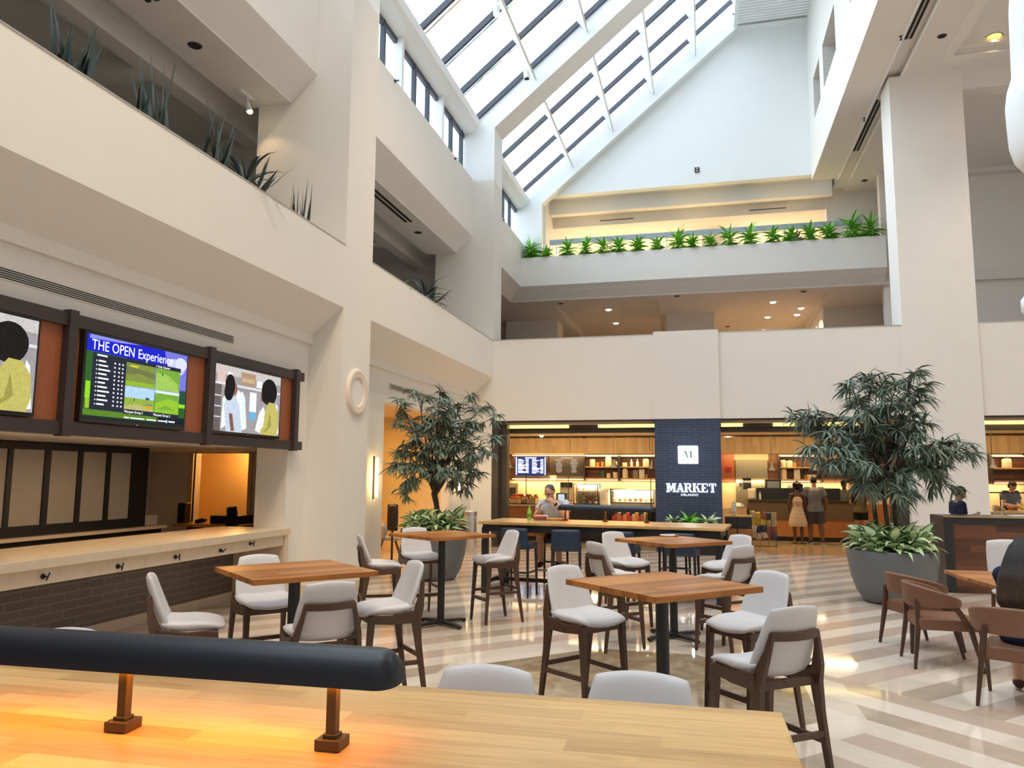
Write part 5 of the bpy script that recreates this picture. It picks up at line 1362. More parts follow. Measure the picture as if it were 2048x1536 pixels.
# things on the shelves
jg = simple('jar_cream', (0.78, 0.66, 0.48), 0.5); jd = simple('jar_dark', (0.05, 0.035, 0.025), 0.4); jo = simple('jar_amber', (0.45, 0.20, 0.05), 0.35)
def jar(px, py, w, h, kind, label, Y=25.38, z=None):
    c = rel(px, py, Y); zz = 2.091 if c.z > 1.95 else 1.711
    if z is not None: zz = z
    t = thing('jar' if kind != 'bottle' else 'bottle', label, 'jar' if kind != 'bottle' else 'bottle', (c.x, Y, zz), 0, 'shelf jars and bottles')
    if kind == 'jar':
        m = MB(); m.lathe([(0, 0), (w, 0), (w, h*0.72), (w*0.8, h*0.80), (0, h*0.8)], n=18); m.build('body', jg, t, smooth=True)
        m = MB(); m.lathe([(w*0.8, h*0.8), (w*0.85, h*0.84), (w*0.6, h*0.92), (w*0.15, h*0.96), (0, h)], n=18); m.build('lid', jd, t, smooth=True)
    elif kind == 'bottle':
        m = MB(); m.lathe([(0, 0), (w, 0), (w, h*0.55), (w*0.4, h*0.72), (w*0.35, h*0.92), (0, h*0.92)], n=16); m.build('body', M['cloth_w'], t, smooth=True)
        m = MB(); m.lathe([(w*0.38, h*0.92), (w*0.38, h), (0, h)], n=12); m.build('cap', jd, t, smooth=True)
    elif kind == 'tall':
        m = MB(); m.lathe([(0, 0), (w, 0), (w, h*0.7), (w*0.92, h*0.85), (w*0.6, h*0.96), (0, h)], n=22); m.build('body', jg, t, smooth=True)
    elif kind == 'small':
        m = MB(); m.lathe([(0, 0), (w, 0), (w, h*0.7), (w*0.6, h*0.85), (0, h)], n=16); m.build('body', jo, t, smooth=True)
    return t
for px, py, w, h, k, l in ((1185, 925, 0.09, 0.28, 'jar', 'lidded cream jar at the left end of the upper jar shelf'), (1205, 925, 0.05, 0.16, 'small', 'amber jar left of the tall white canister on the upper shelf'), (1217, 925, 0.105, 0.34, 'tall', 'tall white rounded canister on the upper shelf'),
    (1232, 925, 0.06, 0.2, 'jar', 'small jar at the right end of the first upper shelf'), (1263, 925, 0.04, 0.26, 'bottle', 'left one of two white bottles on the upper shelf'), (1275, 925, 0.04, 0.26, 'bottle', 'right one of two white bottles on the upper shelf'), (1292, 925, 0.10, 0.30, 'jar', 'wide lidded jar on the upper shelf near the pier'),
    (1217, 947, 0.07, 0.20, 'jar', 'smaller lidded jar on the lower shelf under the canister'), (1231, 947, 0.085, 0.25, 'jar', 'larger lidded jar on the lower shelf, left of the divider'), (1250, 947, 0.10, 0.33, 'tall', 'tall white canister on the lower shelf right of the divider'), (1293, 947, 0.04, 0.14, 'small', 'tiny amber jar on the lower shelf by the pier'),
    (1566, 925, 0.09, 0.26, 'jar', 'left cream jar on the shelf over the ordering counter'), (1579, 925, 0.09, 0.24, 'jar', 'second cream jar on the shelf over the ordering counter'), (1589, 925, 0.05, 0.14, 'small', 'small amber jar on the shelf over the ordering counter'), (1567, 947, 0.10, 0.33, 'tall', 'white canister on the lower shelf over the ordering counter'), (2013, 927, 0.13, 0.32, 'jar', 'big lidded jar on the shelf at the right picture edge')):
    jar(px, py, w, h, k, l)
def bx(name, label, cat, px0, px1, py0, py1, Y, d, m, group=None, z0=None, bev=0.004):
    a = atY(px0, py1, Y); b = atY(px1, py0, Y)
    q = MB(); q.box(a.x, b.x, Y, Y+d, a.z if z0 is None else z0, b.z)
    return tag(q.build(name, m, bevel=bev), label, cat, group)
pf = simple('frame_photo', (0.30, 0.25, 0.20), 0.6)
bx('picture_frame', 'dark small picture leaning on the lower shelf', 'picture', 1266, 1276, 940, 952, 25.46, 0.03, pf, 'pictures on the shelves', 1.711)
bx('picture_frame', 'cream small picture leaning on the lower shelf, next to the dark one', 'picture', 1278, 1289, 938, 952, 25.44, 0.03, M['cloth_w'], 'pictures on the shelves', 1.711)
bx('recipe_book', 'green book standing on the lower shelf between jars', 'book', 1202, 1209, 941, 952, 25.4, 0.08, simple('book_green', (0.06, 0.12, 0.09), 0.7), None, 1.711)
bx('picture_frame', 'small cream poster on the lower shelf over the ordering counter', 'picture', 1588, 1600, 938, 952, 25.44, 0.03, M['cloth_w'], 'pictures on the shelves', 1.711)
for px, l in ((1195, 'twig-filled pot on the upper shelf beside the lidded jar'), (1611, 'twig-filled pot on the lower shelf above the queueing man')):
    c = rel(px, 925); z = 2.091 if px < 1300 else 1.711
    t = thing('twig_pot', l, 'pot', (c.x, 25.4, z)); m = MB(); m.lathe([(0, 0), (0.06, 0), (0.07, 0.13), (0, 0.13)], n=16); m.build('pot', jo, t, smooth=True)
    m = MB()
    for k in range(7): m.tube([(0, 0, 0.12), (math.sin(k*2)*0.08, math.cos(k*2)*0.05, 0.3)], 0.006, 5)
    m.build('twigs', jd, t)
for px, l in ((1618, 'white cup on the lower shelf, left of a pair'), (1628, 'white cup on the lower shelf, right of a pair')):
    c = rel(px, 945); q = MB(); q.lathe([(0, 0), (0.05, 0), (0.075, 0.15), (0.065, 0.15), (0.045, 0.01)], n=16); tag(q.build('cup', M['cloth_w'], smooth=True, loc=(c.x, 25.38, 1.711)), l, 'cup', 'white cups on the shelf')
bx('carton', 'stack of cream boxes on the upper shelf left of the bottles', 'box', 1245, 1254, 925, 931, 25.35, 0.12, jg, None, 2.091)
# pendant lamps hanging over the counters
for px, py, l in ((1018, 930, 'dark bell pendant at the far left of the market'), (1228, 930, 'dark bell pendant before the jar shelves'), (1305, 932, 'dark bell pendant beside the blue tiled pier'), (1543, 935, 'dark bell pendant over the ordering counter, left of the jars'), (1632, 935, 'dark bell pendant above the queueing man'), (1985, 930, 'dark bell pendant right of the big column')):
    c = atY(px, py, 22.6)
    t = thing('pendant_lamp', l, 'lamp', (c.x, 22.6, c.z-0.08), 0, 'bell pendants in the market')
    m = MB(); m.lathe([(0.135, 0.0), (0.125, 0.02), (0.06, 0.10), (0.045, 0.22), (0.03, 0.24), (0.0, 0.25)], n=24); m.build('lamp_shade', M['bronze'], t, smooth=True)
    m = MB(); m.cyl((0, 0, 0.005), (0, 0, 0.012), 0.115, n=24); m.build('bulb', emit((1, 0.80, 0.48), 10, 'bulb_glow'), t)
    m = MB(); m.cyl((0, 0, 0.24), (0, 0, 3.06-(c.z-0.08)), 0.007, n=6); m.build('cord', M['black'], t)
# ------------------------------------------------------------------ left shop: counter, cases, food
t = thing('service_counter', 'wood-fronted service counter of the left market shop', 'counter')
m = MB(); m.box(-5.9, -1.2, 20.9, 21.9, 0.94, 0.98); m.build('countertop', M['stone'], t)
m = MB(); m.box(-5.9, -3.55, 20.95, 21.9, 0.12, 0.94); m.build('front', M['honey'], t)
m = MB(); m.box(-3.55, -1.2, 20.95, 21.9, 0.12, 0.94); m.build('dark_front', M['espresso'], t)
m = MB(); m.box(-5.9, -1.2, 21.0, 21.9, 0.0, 0.12); m.build('plinth', M['black'], t)
t = thing('back_counter', 'stone back counter along the left market shop wall', 'counter')
m = MB(); m.box(-6.78, -1.2, 24.9, 25.55, 0.90, 0.94); m.build('countertop', M['stone'], t)
m = MB(); m.box(-6.78, -1.2, 24.95, 25.55, 0.0, 0.90); m.build('body', M['honey'], t)
def case(label, x0, x1, y0, y1, z0, z1, tiers, seed):
    t = thing('display_case', label, 'display case', (0, 0, 0), 0, 'display cases')
    m = MB(); e = 0.02
    for x in (x0, x1-e):
        for y in (y0, y1-e): m.box(x, x+e, y, y+e, z0, z1)
    for z in (z0, z1-e):
        m.box(x0, x1, y0, y0+e, z, z+e); m.box(x0, x1, y1-e, y1, z, z+e); m.box(x0, x0+e, y0, y1, z, z+e); m.box(x1-e, x1, y0, y1, z, z+e)
    m.build('frame', M['black'], t)
    m = MB(); m.box(x0+0.005, x1-0.005, y0+0.004, y0+0.010, z0+e, z1-e); m.build('pane', M['caseglass'], t)
    m = MB(); m.box(x0+0.02, x1-0.02, y1-0.03, y1-0.022, z0, z1); m.build('back', M['stone'], t)
    m = MB(); m.box(x0+0.03, x1-0.03, y0+0.05, y1-0.05, z1-0.03, z1-0.022); m.build('light_strip', emit((1, 0.88, 0.62), 9, 'case_led'), t)
    r = random.Random(seed); cols = [simple('food_%d' % k, c, 0.6) for k, c in enumerate(((0.62, 0.36, 0.12), (0.72, 0.62, 0.40), (0.30, 0.36, 0.10), (0.60, 0.14, 0.05), (0.78, 0.72, 0.62), (0.36, 0.18, 0.07)))]
    for k in range(tiers):
        z = z0+0.03+(z1-z0-0.08)*k/tiers
        m = MB(); m.box(x0+0.03, x1-0.03, y0+0.05, y1-0.05, z-0.006, z); m.build('tier', M['stone'], t)
        n = int((x1-x0)/0.14); hz = (z1-z0-0.08)/tiers
        for j in range(n):
            xx = x0+0.09+(x1-x0-0.18)*j/max(1, n-1)
            q = MB(); q.ell((0, 0, 0), (0.055, 0.09, min(0.06, hz*0.3)), 10, 6)
            o = q.build('pastry', cols[r.randrange(6)], smooth=True, sharp=0, loc=(xx, (y0+y1)/2-0.05, z+min(0.06, hz*0.3)+0.001))
            tag(o, 'baked goods laid out in the '+('tall glass case' if tiers > 2 else 'long low glass case'), 'food', 'goods in the '+('tall case' if tiers > 2 else 'low case'))
    return t
ca = atY(1148, 1010, 21.2); cb = atY(1197, 968, 21.2)
case('tall black-framed glass case of pastries in the left market shop', ca.x, cb.x, 21.1, 21.6, 0.982, cb.z, 4, 3)
ca = atY(1222, 1004, 21.2); cb = atY(1308, 980, 21.2)
case('long low black-framed glass case of pastries beside the pier', ca.x, cb.x, 21.1, 21.7, 1.05, cb.z, 1, 4)
m = MB(); m.box(ca.x, cb.x, 21.15, 21.7, 0.982, 1.05); tag(m.build('case_plinth', M['stone'], bevel=0.003), 'pale plinth under the long low glass case', 'stand')
# sneeze-guard posts and panes
for px, l in ((1052, 'thin brass guard post at the left of the counter, by the eating man'), (1137, 'thin brass guard post in the middle of the counter'), (1302, 'thin brass guard post beside the pier')):
    c = atY(px, 1000, 20.98); z = atY(px, 950, 20.98).z
    q = MB(); q.cyl((0, 0, 0.982), (0, 0, z), 0.012, n=8); q.cyl((0, 0, 0.982), (0, 0, 0.99), 0.03, n=12); tag(q.build('guard_post', M['brass'], smooth=True, loc=(c.x, 20.98, 0)), l, 'post', 'guard posts')
a = atY(1053, 950, 20.98); b = atY(1136, 1000, 20.98)
m = MB(); m.box(a.x, b.x, 20.977, 20.983, 1.05, a.z); tag(m.build('sneeze_guard', M['caseglass']), 'clear upright guard pane between two brass posts in the left shop', 'glass guard')
# appliances
def unit(name, label, cat, px0, px1, py0, Y, d, z0, parts, m, group=None):
    a = atY(px0, py0, Y); b = atY(px1, py0, Y)
    t = thing(name, label, cat, ((a.x+b.x)/2, Y, z0), 0, group)
    w = (b.x-a.x)/2; h = a.z-z0
    q = MB(); q.box(-w, w, 0, d, 0, h); q.build('body', m, t, bevel=0.012)
    for nm, x0, x1, f0, f1, mm in parts:
        q = MB(); q.box(-w+2*w*x0, -w+2*w*x1, -0.012, 0.0, h*f0, h*f1); q.build(nm, mm, t, bevel=0.003)
    return t
unit('coffee_machine', 'steel brewing machine with black head behind the tall case', 'machine', 1120, 1146, 964, 24.95, 0.5, 0.942, [('panel', 0.05, 0.95, 0.72, 0.98, M['black']), ('front', 0.1, 0.9, 0.1, 0.62, M['grille'])], M['steel'])
unit('convection_oven', 'steel oven at the left end of the market back counter', 'oven', 1014, 1036, 966, 24.95, 0.5, 0.942, [('door', 0.08, 0.80, 0.12, 0.75, M['bronze']), ('handle', 0.84, 0.9, 0.15, 0.7, M['steel'])], M['steel'])
unit('till', 'black till with bright screen on the left shop counter', 'till', 1112, 1132, 986, 21.3, 0.3, 0.982, [('screen', 0.2, 0.85, 0.35, 0.9, emit((0.55, 0.6, 0.68), 0.9))], M['black'])
unit('till_box', 'cream cup dispenser beside the tall glass case', 'box', 1199, 1217, 978, 21.4, 0.4, 0.982, [('slot', 0.2, 0.8, 0.3, 0.9, M['stone'])], jg)
m = MB(); m.box(-0.35, 0.4, 0, 0.3, 0, 0.025)
c = atY(1228, 977, 24.95); tag(m.build('tray_stack', M['bronze'], loc=(c.x, 24.9, c.z-0.03)), 'dark tray held above the low glass case', 'tray')
m = MB(); m.box(c.x-0.5, c.x+0.6, 24.92, 25.5, 0.942, c.z-0.032); tag(m.build('steel_cabinet', M['steel'], bevel=0.01), 'plain steel cabinet under the dark tray', 'cabinet')
# produce baskets
fo = [simple('fruit_orange', (0.62, 0.22, 0.03), 0.5), simple('fruit_red', (0.46, 0.05, 0.02), 0.45), simple('snack_brown', (0.36, 0.17, 0.06), 0.6), simple('snack_tan', (0.58, 0.40, 0.18), 0.6)]
r = random.Random(21)
for bi, (px0, px1, py1, l) in enumerate(((1014, 1044, 1012, 'wicker tray heaped with orange and red packets at the left of the counter'), (1047, 1070, 1012, 'wicker tray of brown packets beside the orange heap'))):
    a = atY(px0, py1, 21.05); b = atY(px1, py1, 21.05)
    t = thing('snack_tray', l, 'tray', ((a.x+b.x)/2, 21.25, 0.982), 0, 'snack trays')
    w = (b.x-a.x)/2
    m = MB(); m.box(-w, w, -0.2, 0.25, 0, 0.02); m.box(-w, w, -0.2, -0.18, 0, 0.14); m.box(-w, w, 0.23, 0.25, 0, 0.22); m.box(-w, -w+0.02, -0.2, 0.25, 0, 0.16); m.box(w-0.02, w, -0.2, 0.25, 0, 0.16); m.build('tray', M['slat'], t)
    for k in range(18 if bi == 0 else 10):
        q = MB(); q.pad(lambda u, v: (0.055*u, 0.02*v*0+0.0, 0.045*v), 0.05, n=6, c=0.3)
        tag(q.build('snack_packet', fo[k % 2] if bi == 0 else fo[2+k % 2], smooth=True, sharp=0, loc=((a.x+b.x)/2+r.uniform(-w*0.78, w*0.78), 21.25-0.12+0.28*(k % 3)/2, 1.06+0.075*(k % 3)), rot=(r.uniform(-0.5, 0.2), r.uniform(-0.5, 0.5), r.uniform(-0.5, 0.5))), ('orange-red snack packet in the heaped tray' if bi == 0 else 'brown snack packet in the smaller tray'), 'snack', ('packets in the orange heap' if bi == 0 else 'packets in the brown heap'))
# open cooler under the low case
a = atY(1222, 1036, 20.85); b = atY(1298, 1018, 20.85)
t = thing('open_cooler', 'low open chiller with bright packs below the glass case', 'cooler')
m = MB(); m.box(a.x-0.03, b.x+0.03, 20.55, 20.94, 0.42, 0.60); m.build('front', M['oak'], t)
m = MB(); m.box(a.x-0.03, b.x+0.03, 20.60, 20.94, 0.0, 0.42); m.build('plinth', M['black'], t)
m = MB(); m.box(a.x, b.x, 20.62, 20.70, 0.90, 0.93); m.build('light_strip', emit((1, 0.95, 0.8), 5), t)
m = MB(); m.box(a.x-0.03, b.x+0.03, 20.55, 20.94, 0.93, 0.975); m.box(a.x-0.05, a.x-0.02, 20.55, 20.94, 0.42, 0.95); m.box(b.x+0.02, b.x+0.05, 20.55, 20.94, 0.42, 0.95); m.build('hood', M['espresso'], t)
for k in range(12):
    q = MB(); q.box(-0.045, 0.045, -0.06, 0.06, 0, 0.12+0.05*(k % 3))
    tag(q.build('snack_pack', fo[k % 4] if k % 3 else simple('pack_red', (0.55, 0.03, 0.03), 0.4), bevel=0.01, loc=(a.x+0.08+(b.x-a.x-0.16)*k/11, 20.75, 0.603)), 'bright snack pack in the low open chiller', 'snack', 'packs in the chiller')
# ------------------------------------------------------------------ right shop: door, ordering counter
c0 = atY(1471, 1003, 25.5); c1 = atY(1534, 905, 25.5)
m = MB(); m.box(c0.x+0.03, c1.x, 25.52, 25.6, 0.0, 2.30); o = struct(m, 'door_2', simple('kitchen_door_steel', (0.42, 0.38, 0.28), 0.32, 0.8, var=0.05), bevel=0.004)
wa = atY(1486, 978, 25.5); wb = atY(1502, 956, 25.5)
m = MB(); m.box(wa.x, wb.x, 25.505, 25.52, wa.z, wb.z); m.build('door_window', M['blackgloss'], o, bevel=0.006)
m = MB(); m.box(c0.x, c1.x+0.03, 25.50, 25.6, 2.30, 2.5); struct(m, 'trim_8', simple('door_header', (0.33, 0.28, 0.18), 0.5))
m = MB(); m.box(0.45, c0.x, 25.53, 25.59, 1.62, 2.5); struct(m, 'wall_market_redwood', M['redwood'])
bx('exit_sign', 'small red sign with white mark left of the steel kitchen door', 'sign', 1452, 1463, 934, 941, 25.48, 0.04, emit((0.55, 0.03, 0.02), 0.6))
X0, X1, YC = 1.22, 4.30, 22.95
t = thing('ordering_counter', 'dark-topped ordering counter with honey wood front, where people queue', 'counter', (X0, YC, 0))
m = MB(); m.box(-0.02, X1-X0, -0.03, 0.9, 1.11, 1.145); m.build('countertop', M['bronze'], t, bevel=0.003)
m = MB(); m.box(0, X1-X0, 0, 0.85, 0.62, 1.11); m.build('dark_band', simple('umber_laminate', (0.115, 0.075, 0.040), 0.5), t)
m = MB(); m.box(0, X1-X0, 0.02, 0.85, 0.13, 0.62); m.build('front', M['honey'], t)
m = MB(); m.box(0.0, X1-X0, 0.06, 0.85, 0, 0.13); m.build('plinth', M['black'], t)
bx('counter_screen', 'long black low screen along the ordering counter', 'panel', 1513, 1680, 977, 998, YC+0.12, 0.04, M['black'], None, 1.1465)
bx('counter_screen', 'second stretch of black low screen right of the barista', 'panel', 1706, 1760, 985, 999, YC+0.5, 0.04, M['black'], None, 1.1465)
unit('espresso_machine', 'dark espresso machine behind the counter below the pendant', 'machine', 1531, 1562, 959, 24.55, 0.5, 1.172, [('panel', 0.1, 0.9, 0.5, 0.9, M['steel']), ('tray', 0.05, 0.95, 0.08, 0.2, M['steel'])], M['black'])
unit('back_bench', 'stone work bench behind the ordering counter', 'counter', 1530, 1790, 998, 24.5, 1.0, 0.0, [('front', 0.02, 0.98, 0.1, 0.9, M['honey'])], M['stone'])
unit('till', 'black till screen behind the sundress wearer', 'till', 1585, 1606, 968, 23.5, 0.05, 1.1465, [('screen', 0.05, 0.95, 0.1, 0.95, M['blackgloss'])], M['black'])
for px, l in ((1584, 'white cup tower left of the sundress wearer on the work bench'), (1523, 'white jug beside the espresso machine')):
    c = atY(px, 970, 24.05); q = MB(); q.lathe([(0, 0), (0.075, 0), (0.08, 0.3), (0.05, 0.36), (0, 0.36)], n=16); tag(q.build('canister', M['cloth_w'], smooth=True, loc=(c.x, 24.62, 1.172)), l, 'canister')
unit('cookie_bin', 'cream box dispenser at the left end of the ordering counter', 'box', 1496, 1511, 977, YC+0.2, 0.3, 1.1465, [('panel', 0.1, 0.9, 0.1, 0.9, jg)], M['cloth_w'])
c = atY(1520, 996, YC+0.1); t = thing('water_bottle', 'clear water bottle on the ordering counter', 'bottle', (c.x, YC+0.08, 1.1465))
m = MB(); m.lathe([(0, 0), (0.032, 0), (0.032, 0.13), (0.013, 0.18), (0.013, 0.2), (0, 0.2)], n=14); m.build('body', simple('pale_plastic', (0.55, 0.55, 0.52), 0.2), t, smooth=True)
m = MB(); m.cyl((0, 0, 0.2), (0, 0, 0.215), 0.014, n=12); m.build('cap', M['cloth_w'], t)
# waste station beside the pier
t = thing('waste_station', 'honey and black waste cabinet with dark flap openings beside the pier', 'cabinet', (0.50, 19.75, 0))
m = MB(); m.box(0, 0.62, 0, 0.6, 0.0, 0.80); m.build('body', M['espresso'], t)
m = MB(); m.box(-0.02, 0.64, -0.02, 0.62, 0.80, 0.83); m.build('top', M['oak'], t)
for x in (0.02, 0.30): m = MB(); m.box(x, x+(0.24 if x < 0.1 else 0.31), -0.015, 0.0, 0.06, 0.52); m.build('door', M['honey'], t)
for x in (0.02, 0.30): m = MB(); m.box(x, x+(0.24 if x < 0.1 else 0.31), -0.012, 0.0, 0.56, 0.78); m.build('flap', M['blackgloss'], t)
t = thing('soap_dispenser', 'white upright hand-gel dispenser on the waste cabinet', 'dispenser', (0.72, 19.95, 0.8305))
m = MB(); m.box(-0.05, 0.05, -0.04, 0.04, 0, 0.32); m.build('body', M['cloth_w'], t, bevel=0.015)
m = MB(); m.box(-0.03, 0.03, -0.05, -0.04, 0.05, 0.10); m.build('nozzle', M['grille'], t)
m = MB(); m.cyl((0, 0, 0), (0, 0, 1.62), 0.011, n=8); m.cyl((0, 0, 0), (0, 0, 0.015), 0.12, n=16); m.box(-0.06, 0.06, -0.005, 0.005, 1.5, 1.62)
tag(m.build('sign_pole', M['steel'], loc=(0.98, 21.6, 0)), 'thin upright metal pole sign left of the steel kitchen door', 'sign')
m = MB(); m.box(0.5, 1.18, 23.0, 23.8, 0.0, 0.88); tag(m.build('side_cabinet', M['slat'], bevel=0.004), 'pale side cabinet between waste station and ordering counter', 'cabinet')
q = MB(); q.lathe([(0, 0), (0.16, 0), (0.2, 0.06), (0.1, 0.14), (0, 0.16)], n=20); tag(q.build('wrapped_bread', M['cloth_w'], smooth=True, loc=(0.95, 23.2, 0.882)), 'white wrapped loaf on the pale side cabinet', 'food')
# snack rack
t = thing('snack_rack', 'gold wire rack hung with snack bags before the ordering counter', 'rack', (1.50, 21.25, 0))
m = MB()
for x in (-0.30, 0.30):
    m.tube([(x, -0.12, 0.0), (x, 0.10, 0.14), (x, 0.12, 0.88)], 0.008, 6); m.tube([(x, 0.16, 0.0), (x, 0.12, 0.3)], 0.008, 6)
for z in (0.14, 0.34, 0.52, 0.70, 0.86): m.tube([(-0.3, 0.11, z), (0.3, 0.11, z)], 0.006, 6)
for x in (-0.1, 0.1): m.tube([(x, -0.12, 0.02), (x, 0.10, 0.14)], 0.006, 6)
m.tube([(-0.3, -0.12, 0.012), (0.3, -0.12, 0.012)], 0.006, 6); m.build('frame', M['brass'], t, smooth=True)
bagc = [simple('bag_%d' % k, c, 0.35) for k, c in enumerate(((0.62, 0.42, 0.06), (0.03, 0.05, 0.11), (0.60, 0.50, 0.38), (0.26, 0.08, 0.04), (0.50, 0.40, 0.22)))]
for row in range(4):
    for k in range(5):
        q = MB(); q.pad(lambda u, v: (0.072*u, 0.01*u*v, 0.10*v), 0.075, n=8, c=0.10, pw=3)
        q.box(-0.066, 0.066, -0.003, 0.003, 0.085, 0.115)
        ci = rnd.randrange(5)
        tag(q.build('snack_bag', bagc[ci], smooth=True, loc=(1.50-0.25+0.125*k+rnd.uniform(-0.015, 0.015), 21.25+0.04*(k % 2)-0.02*row, 0.27+0.17*row+rnd.uniform(-0.02, 0.02)), rot=(-0.22+rnd.uniform(-0.15, 0.15), rnd.uniform(-0.3, 0.3), rnd.uniform(-0.5, 0.5))), ('yellow', 'navy', 'cream', 'dark red', 'tan')[ci]+' snack bag, '+('leftmost', 'second from left', 'middle', 'fourth from left', 'rightmost')[k]+' in the '+('bottom', 'third', 'second', 'top')[row]+' row of the wire rack', 'snack bag', 'snack bags on the rack')
# third shop beyond the big column
t = thing('salad_counter', 'stone-fronted food counter right of the big column', 'counter')
xa = atY(1978, 1010, 21).x
m = MB(); m.box(xa-0.1, 12, 20.9, 21.8, 0.95, 0.99); m.build('countertop', M['stone'], t); m = MB(); m.box(xa-0.1, 12, 20.95, 21.8, 0, 0.95); m.build('front', M['oak'], t)
t = thing('food_guard', 'black-framed glass guard over the food counter at the right edge', 'glass guard')
m = MB(); m.box(xa, 12, 21.0, 21.03, 1.42, 1.45)
for x in (xa+0.25, xa+1.6): m.box(x, x+0.02, 21.0, 21.03, 0.992, 1.42)
m.build('frame', M['black'], t); m = MB(); m.box(xa, 12, 21.01, 21.02, 1.1, 1.42); m.build('pane', M['caseglass'], t)
for k in range(6):
    q = MB()
    for j in range(8): q.ell((rnd.uniform(-0.12, 0.12), rnd.uniform(-0.1, 0.1), 0.03+rnd.random()*0.08), (0.06, 0.06, 0.045), 8, 5)
    tag(q.build('food_heap', [fo[3], fo[0], simple('lemon', (0.80, 0.62, 0.05), 0.5), M['drac'] if False else simple('salad_green', (0.10, 0.24, 0.04), 0.6), jg, fo[2]][k], smooth=True, sharp=0, loc=(xa+0.25+0.30*k, 21.25, 1.0)),
        'heap of '+('tan rolls', 'orange slices', 'yellow lemons', 'green salad', 'cream bread', 'brown snacks')[k]+' on the food counter at the right edge', 'food', kind='stuff')
# recessed lamps in the market ceiling
for k, (px, py) in enumerate(((1083, 871), (1100, 873), (1168, 874), (1456, 873))):
    c = atZ(px, py, 3.055)
    m = MB(); m.lathe([(0.0, -0.05), (0.045, -0.05), (0.05, 0.0)], n=16); m.cyl((0, 0, 0), (0, 0, 0.004), 0.07, n=16)
    tag(m.build('track_spot', emit((1, 0.93, 0.8), 6) if k in (0, 3) else M['bronze'], loc=(c.x, c.y, 3.05)), ('small bright ceiling spot at the left of the market', 'dark ceiling spot at the left of the market', 'dark ceiling spot mid left shop', 'small bright ceiling spot right of the pier')[k], 'spotlight')
# ------------------------------------------------------------------ people
SK = {'pale': simple('skin_light', (0.56, 0.33, 0.23), 0.5, var=0.03), 'brown': simple('skin_brown', (0.20, 0.095, 0.055), 0.5, var=0.03), 'dark': simple('skin_dark', (0.10, 0.05, 0.032), 0.5, var=0.03), 'tan': simple('skin_tan', (0.42, 0.22, 0.14), 0.5, var=0.03)}
HAIR = {'black': simple('hair_black', (0.010, 0.008, 0.008), 0.65, var=0.3, scale=40, spec=0.2), 'brown': simple('hair_brown', (0.030, 0.018, 0.014), 0.6, var=0.3, scale=30, spec=0.25), 'grey': simple('hair_greying', (0.075, 0.065, 0.060), 0.6, var=0.5, scale=40)}
BASE = dict(hipC=(0, 0, 0.93), waist=(0, 0.0, 1.06), chest=(0, 0.0, 1.27), neck=(0, -0.012, 1.46), head=(0, 0.02, 1.635),
            sl=(-0.185, -0.01, 1.405), sr=(0.185, -0.01, 1.405), el=(-0.245, -0.03, 1.13), er=(0.245, -0.03, 1.13), wl=(-0.25, 0.05, 0.89), wr=(0.25, 0.05, 0.89),
            hl=(-0.09, 0, 0.91), hr=(0.09, 0, 0.91), kl=(-0.10, 0.02, 0.50), kr=(0.10, 0.02, 0.50), al=(-0.10, -0.02, 0.085), ar=(0.10, -0.02, 0.085), tl=(-0.12, 0.14, 0.03), tr=(0.12, 0.14, 0.03))
def vj(J): return {k: Vector(v) for k, v in J.items()}
def remesh(o, vox, it=4):
    m = o.modifiers.new('remesh', 'REMESH'); m.mode = 'VOXEL'; m.voxel_size = vox; m.use_smooth_shade = True
    s = o.modifiers.new('smooth', 'SMOOTH'); s.factor = 0.5; s.iterations = it
    return o
def limb(m, a, b, c, r, up=(1, 0, 0), n=10):
    a, b, c = Vector(a), Vector(b), Vector(c)
    m.tube([a, a.lerp(b, 0.5), b, b.lerp(c, 0.3), c], [r[0], (r[0]+r[1])*0.52, r[1], r[1]*1.06, r[2]], n)
    m.ell(a, (r[0],)*3, 10, 6); m.ell(b, (r[1]*1.0,)*3, 10, 6); m.ell(c, (r[2],)*3, 8, 6)
def hand(m, w, d, nrm, curl, sgn):
    w = Vector(w); d = Vector(d).normalized(); nrm = Vector(nrm); nrm = (nrm-d*nrm.dot(d)).normalized(); lat = d.cross(nrm)*sgn
    m.tube([w-d*0.02, w+d*0.02, w+d*0.06, w+d*0.088], [(0.026, 0.020), (0.034, 0.017), (0.041, 0.016), (0.038, 0.013)], 10, up=lat)
    for k, L in enumerate((0.068, 0.078, 0.072, 0.056)):
        p = w + d*0.083 + lat*(0.031-0.021*k); q = d.copy(); pts = [p]
        for f, c in ((0.45, 0.7), (0.32, 1.0), (0.23, 0.8)):
            a = curl*c*(1+0.12*k)*0.6
            q = (q*math.cos(a)+nrm*math.sin(a)).normalized(); nrm_ = None
            p = p+q*L*f; pts.append(p)
        m.tube(pts, [0.0095, 0.009, 0.0085, 0.0065], 7); m.ell(pts[-1], (0.0068,)*3, 6, 4)
    p = w+d*0.025+lat*0.028; q = (d*0.62+lat*0.70+nrm*0.30).normalized(); p2 = p+q*0.035; q2 = (q+nrm*0.5*curl+d*0.3).normalized(); p3 = p2+q2*0.032
    m.tube([p, p2, p3], [0.0135, 0.011, 0.008], 7); m.ell(p3, (0.008,)*3, 6, 4)
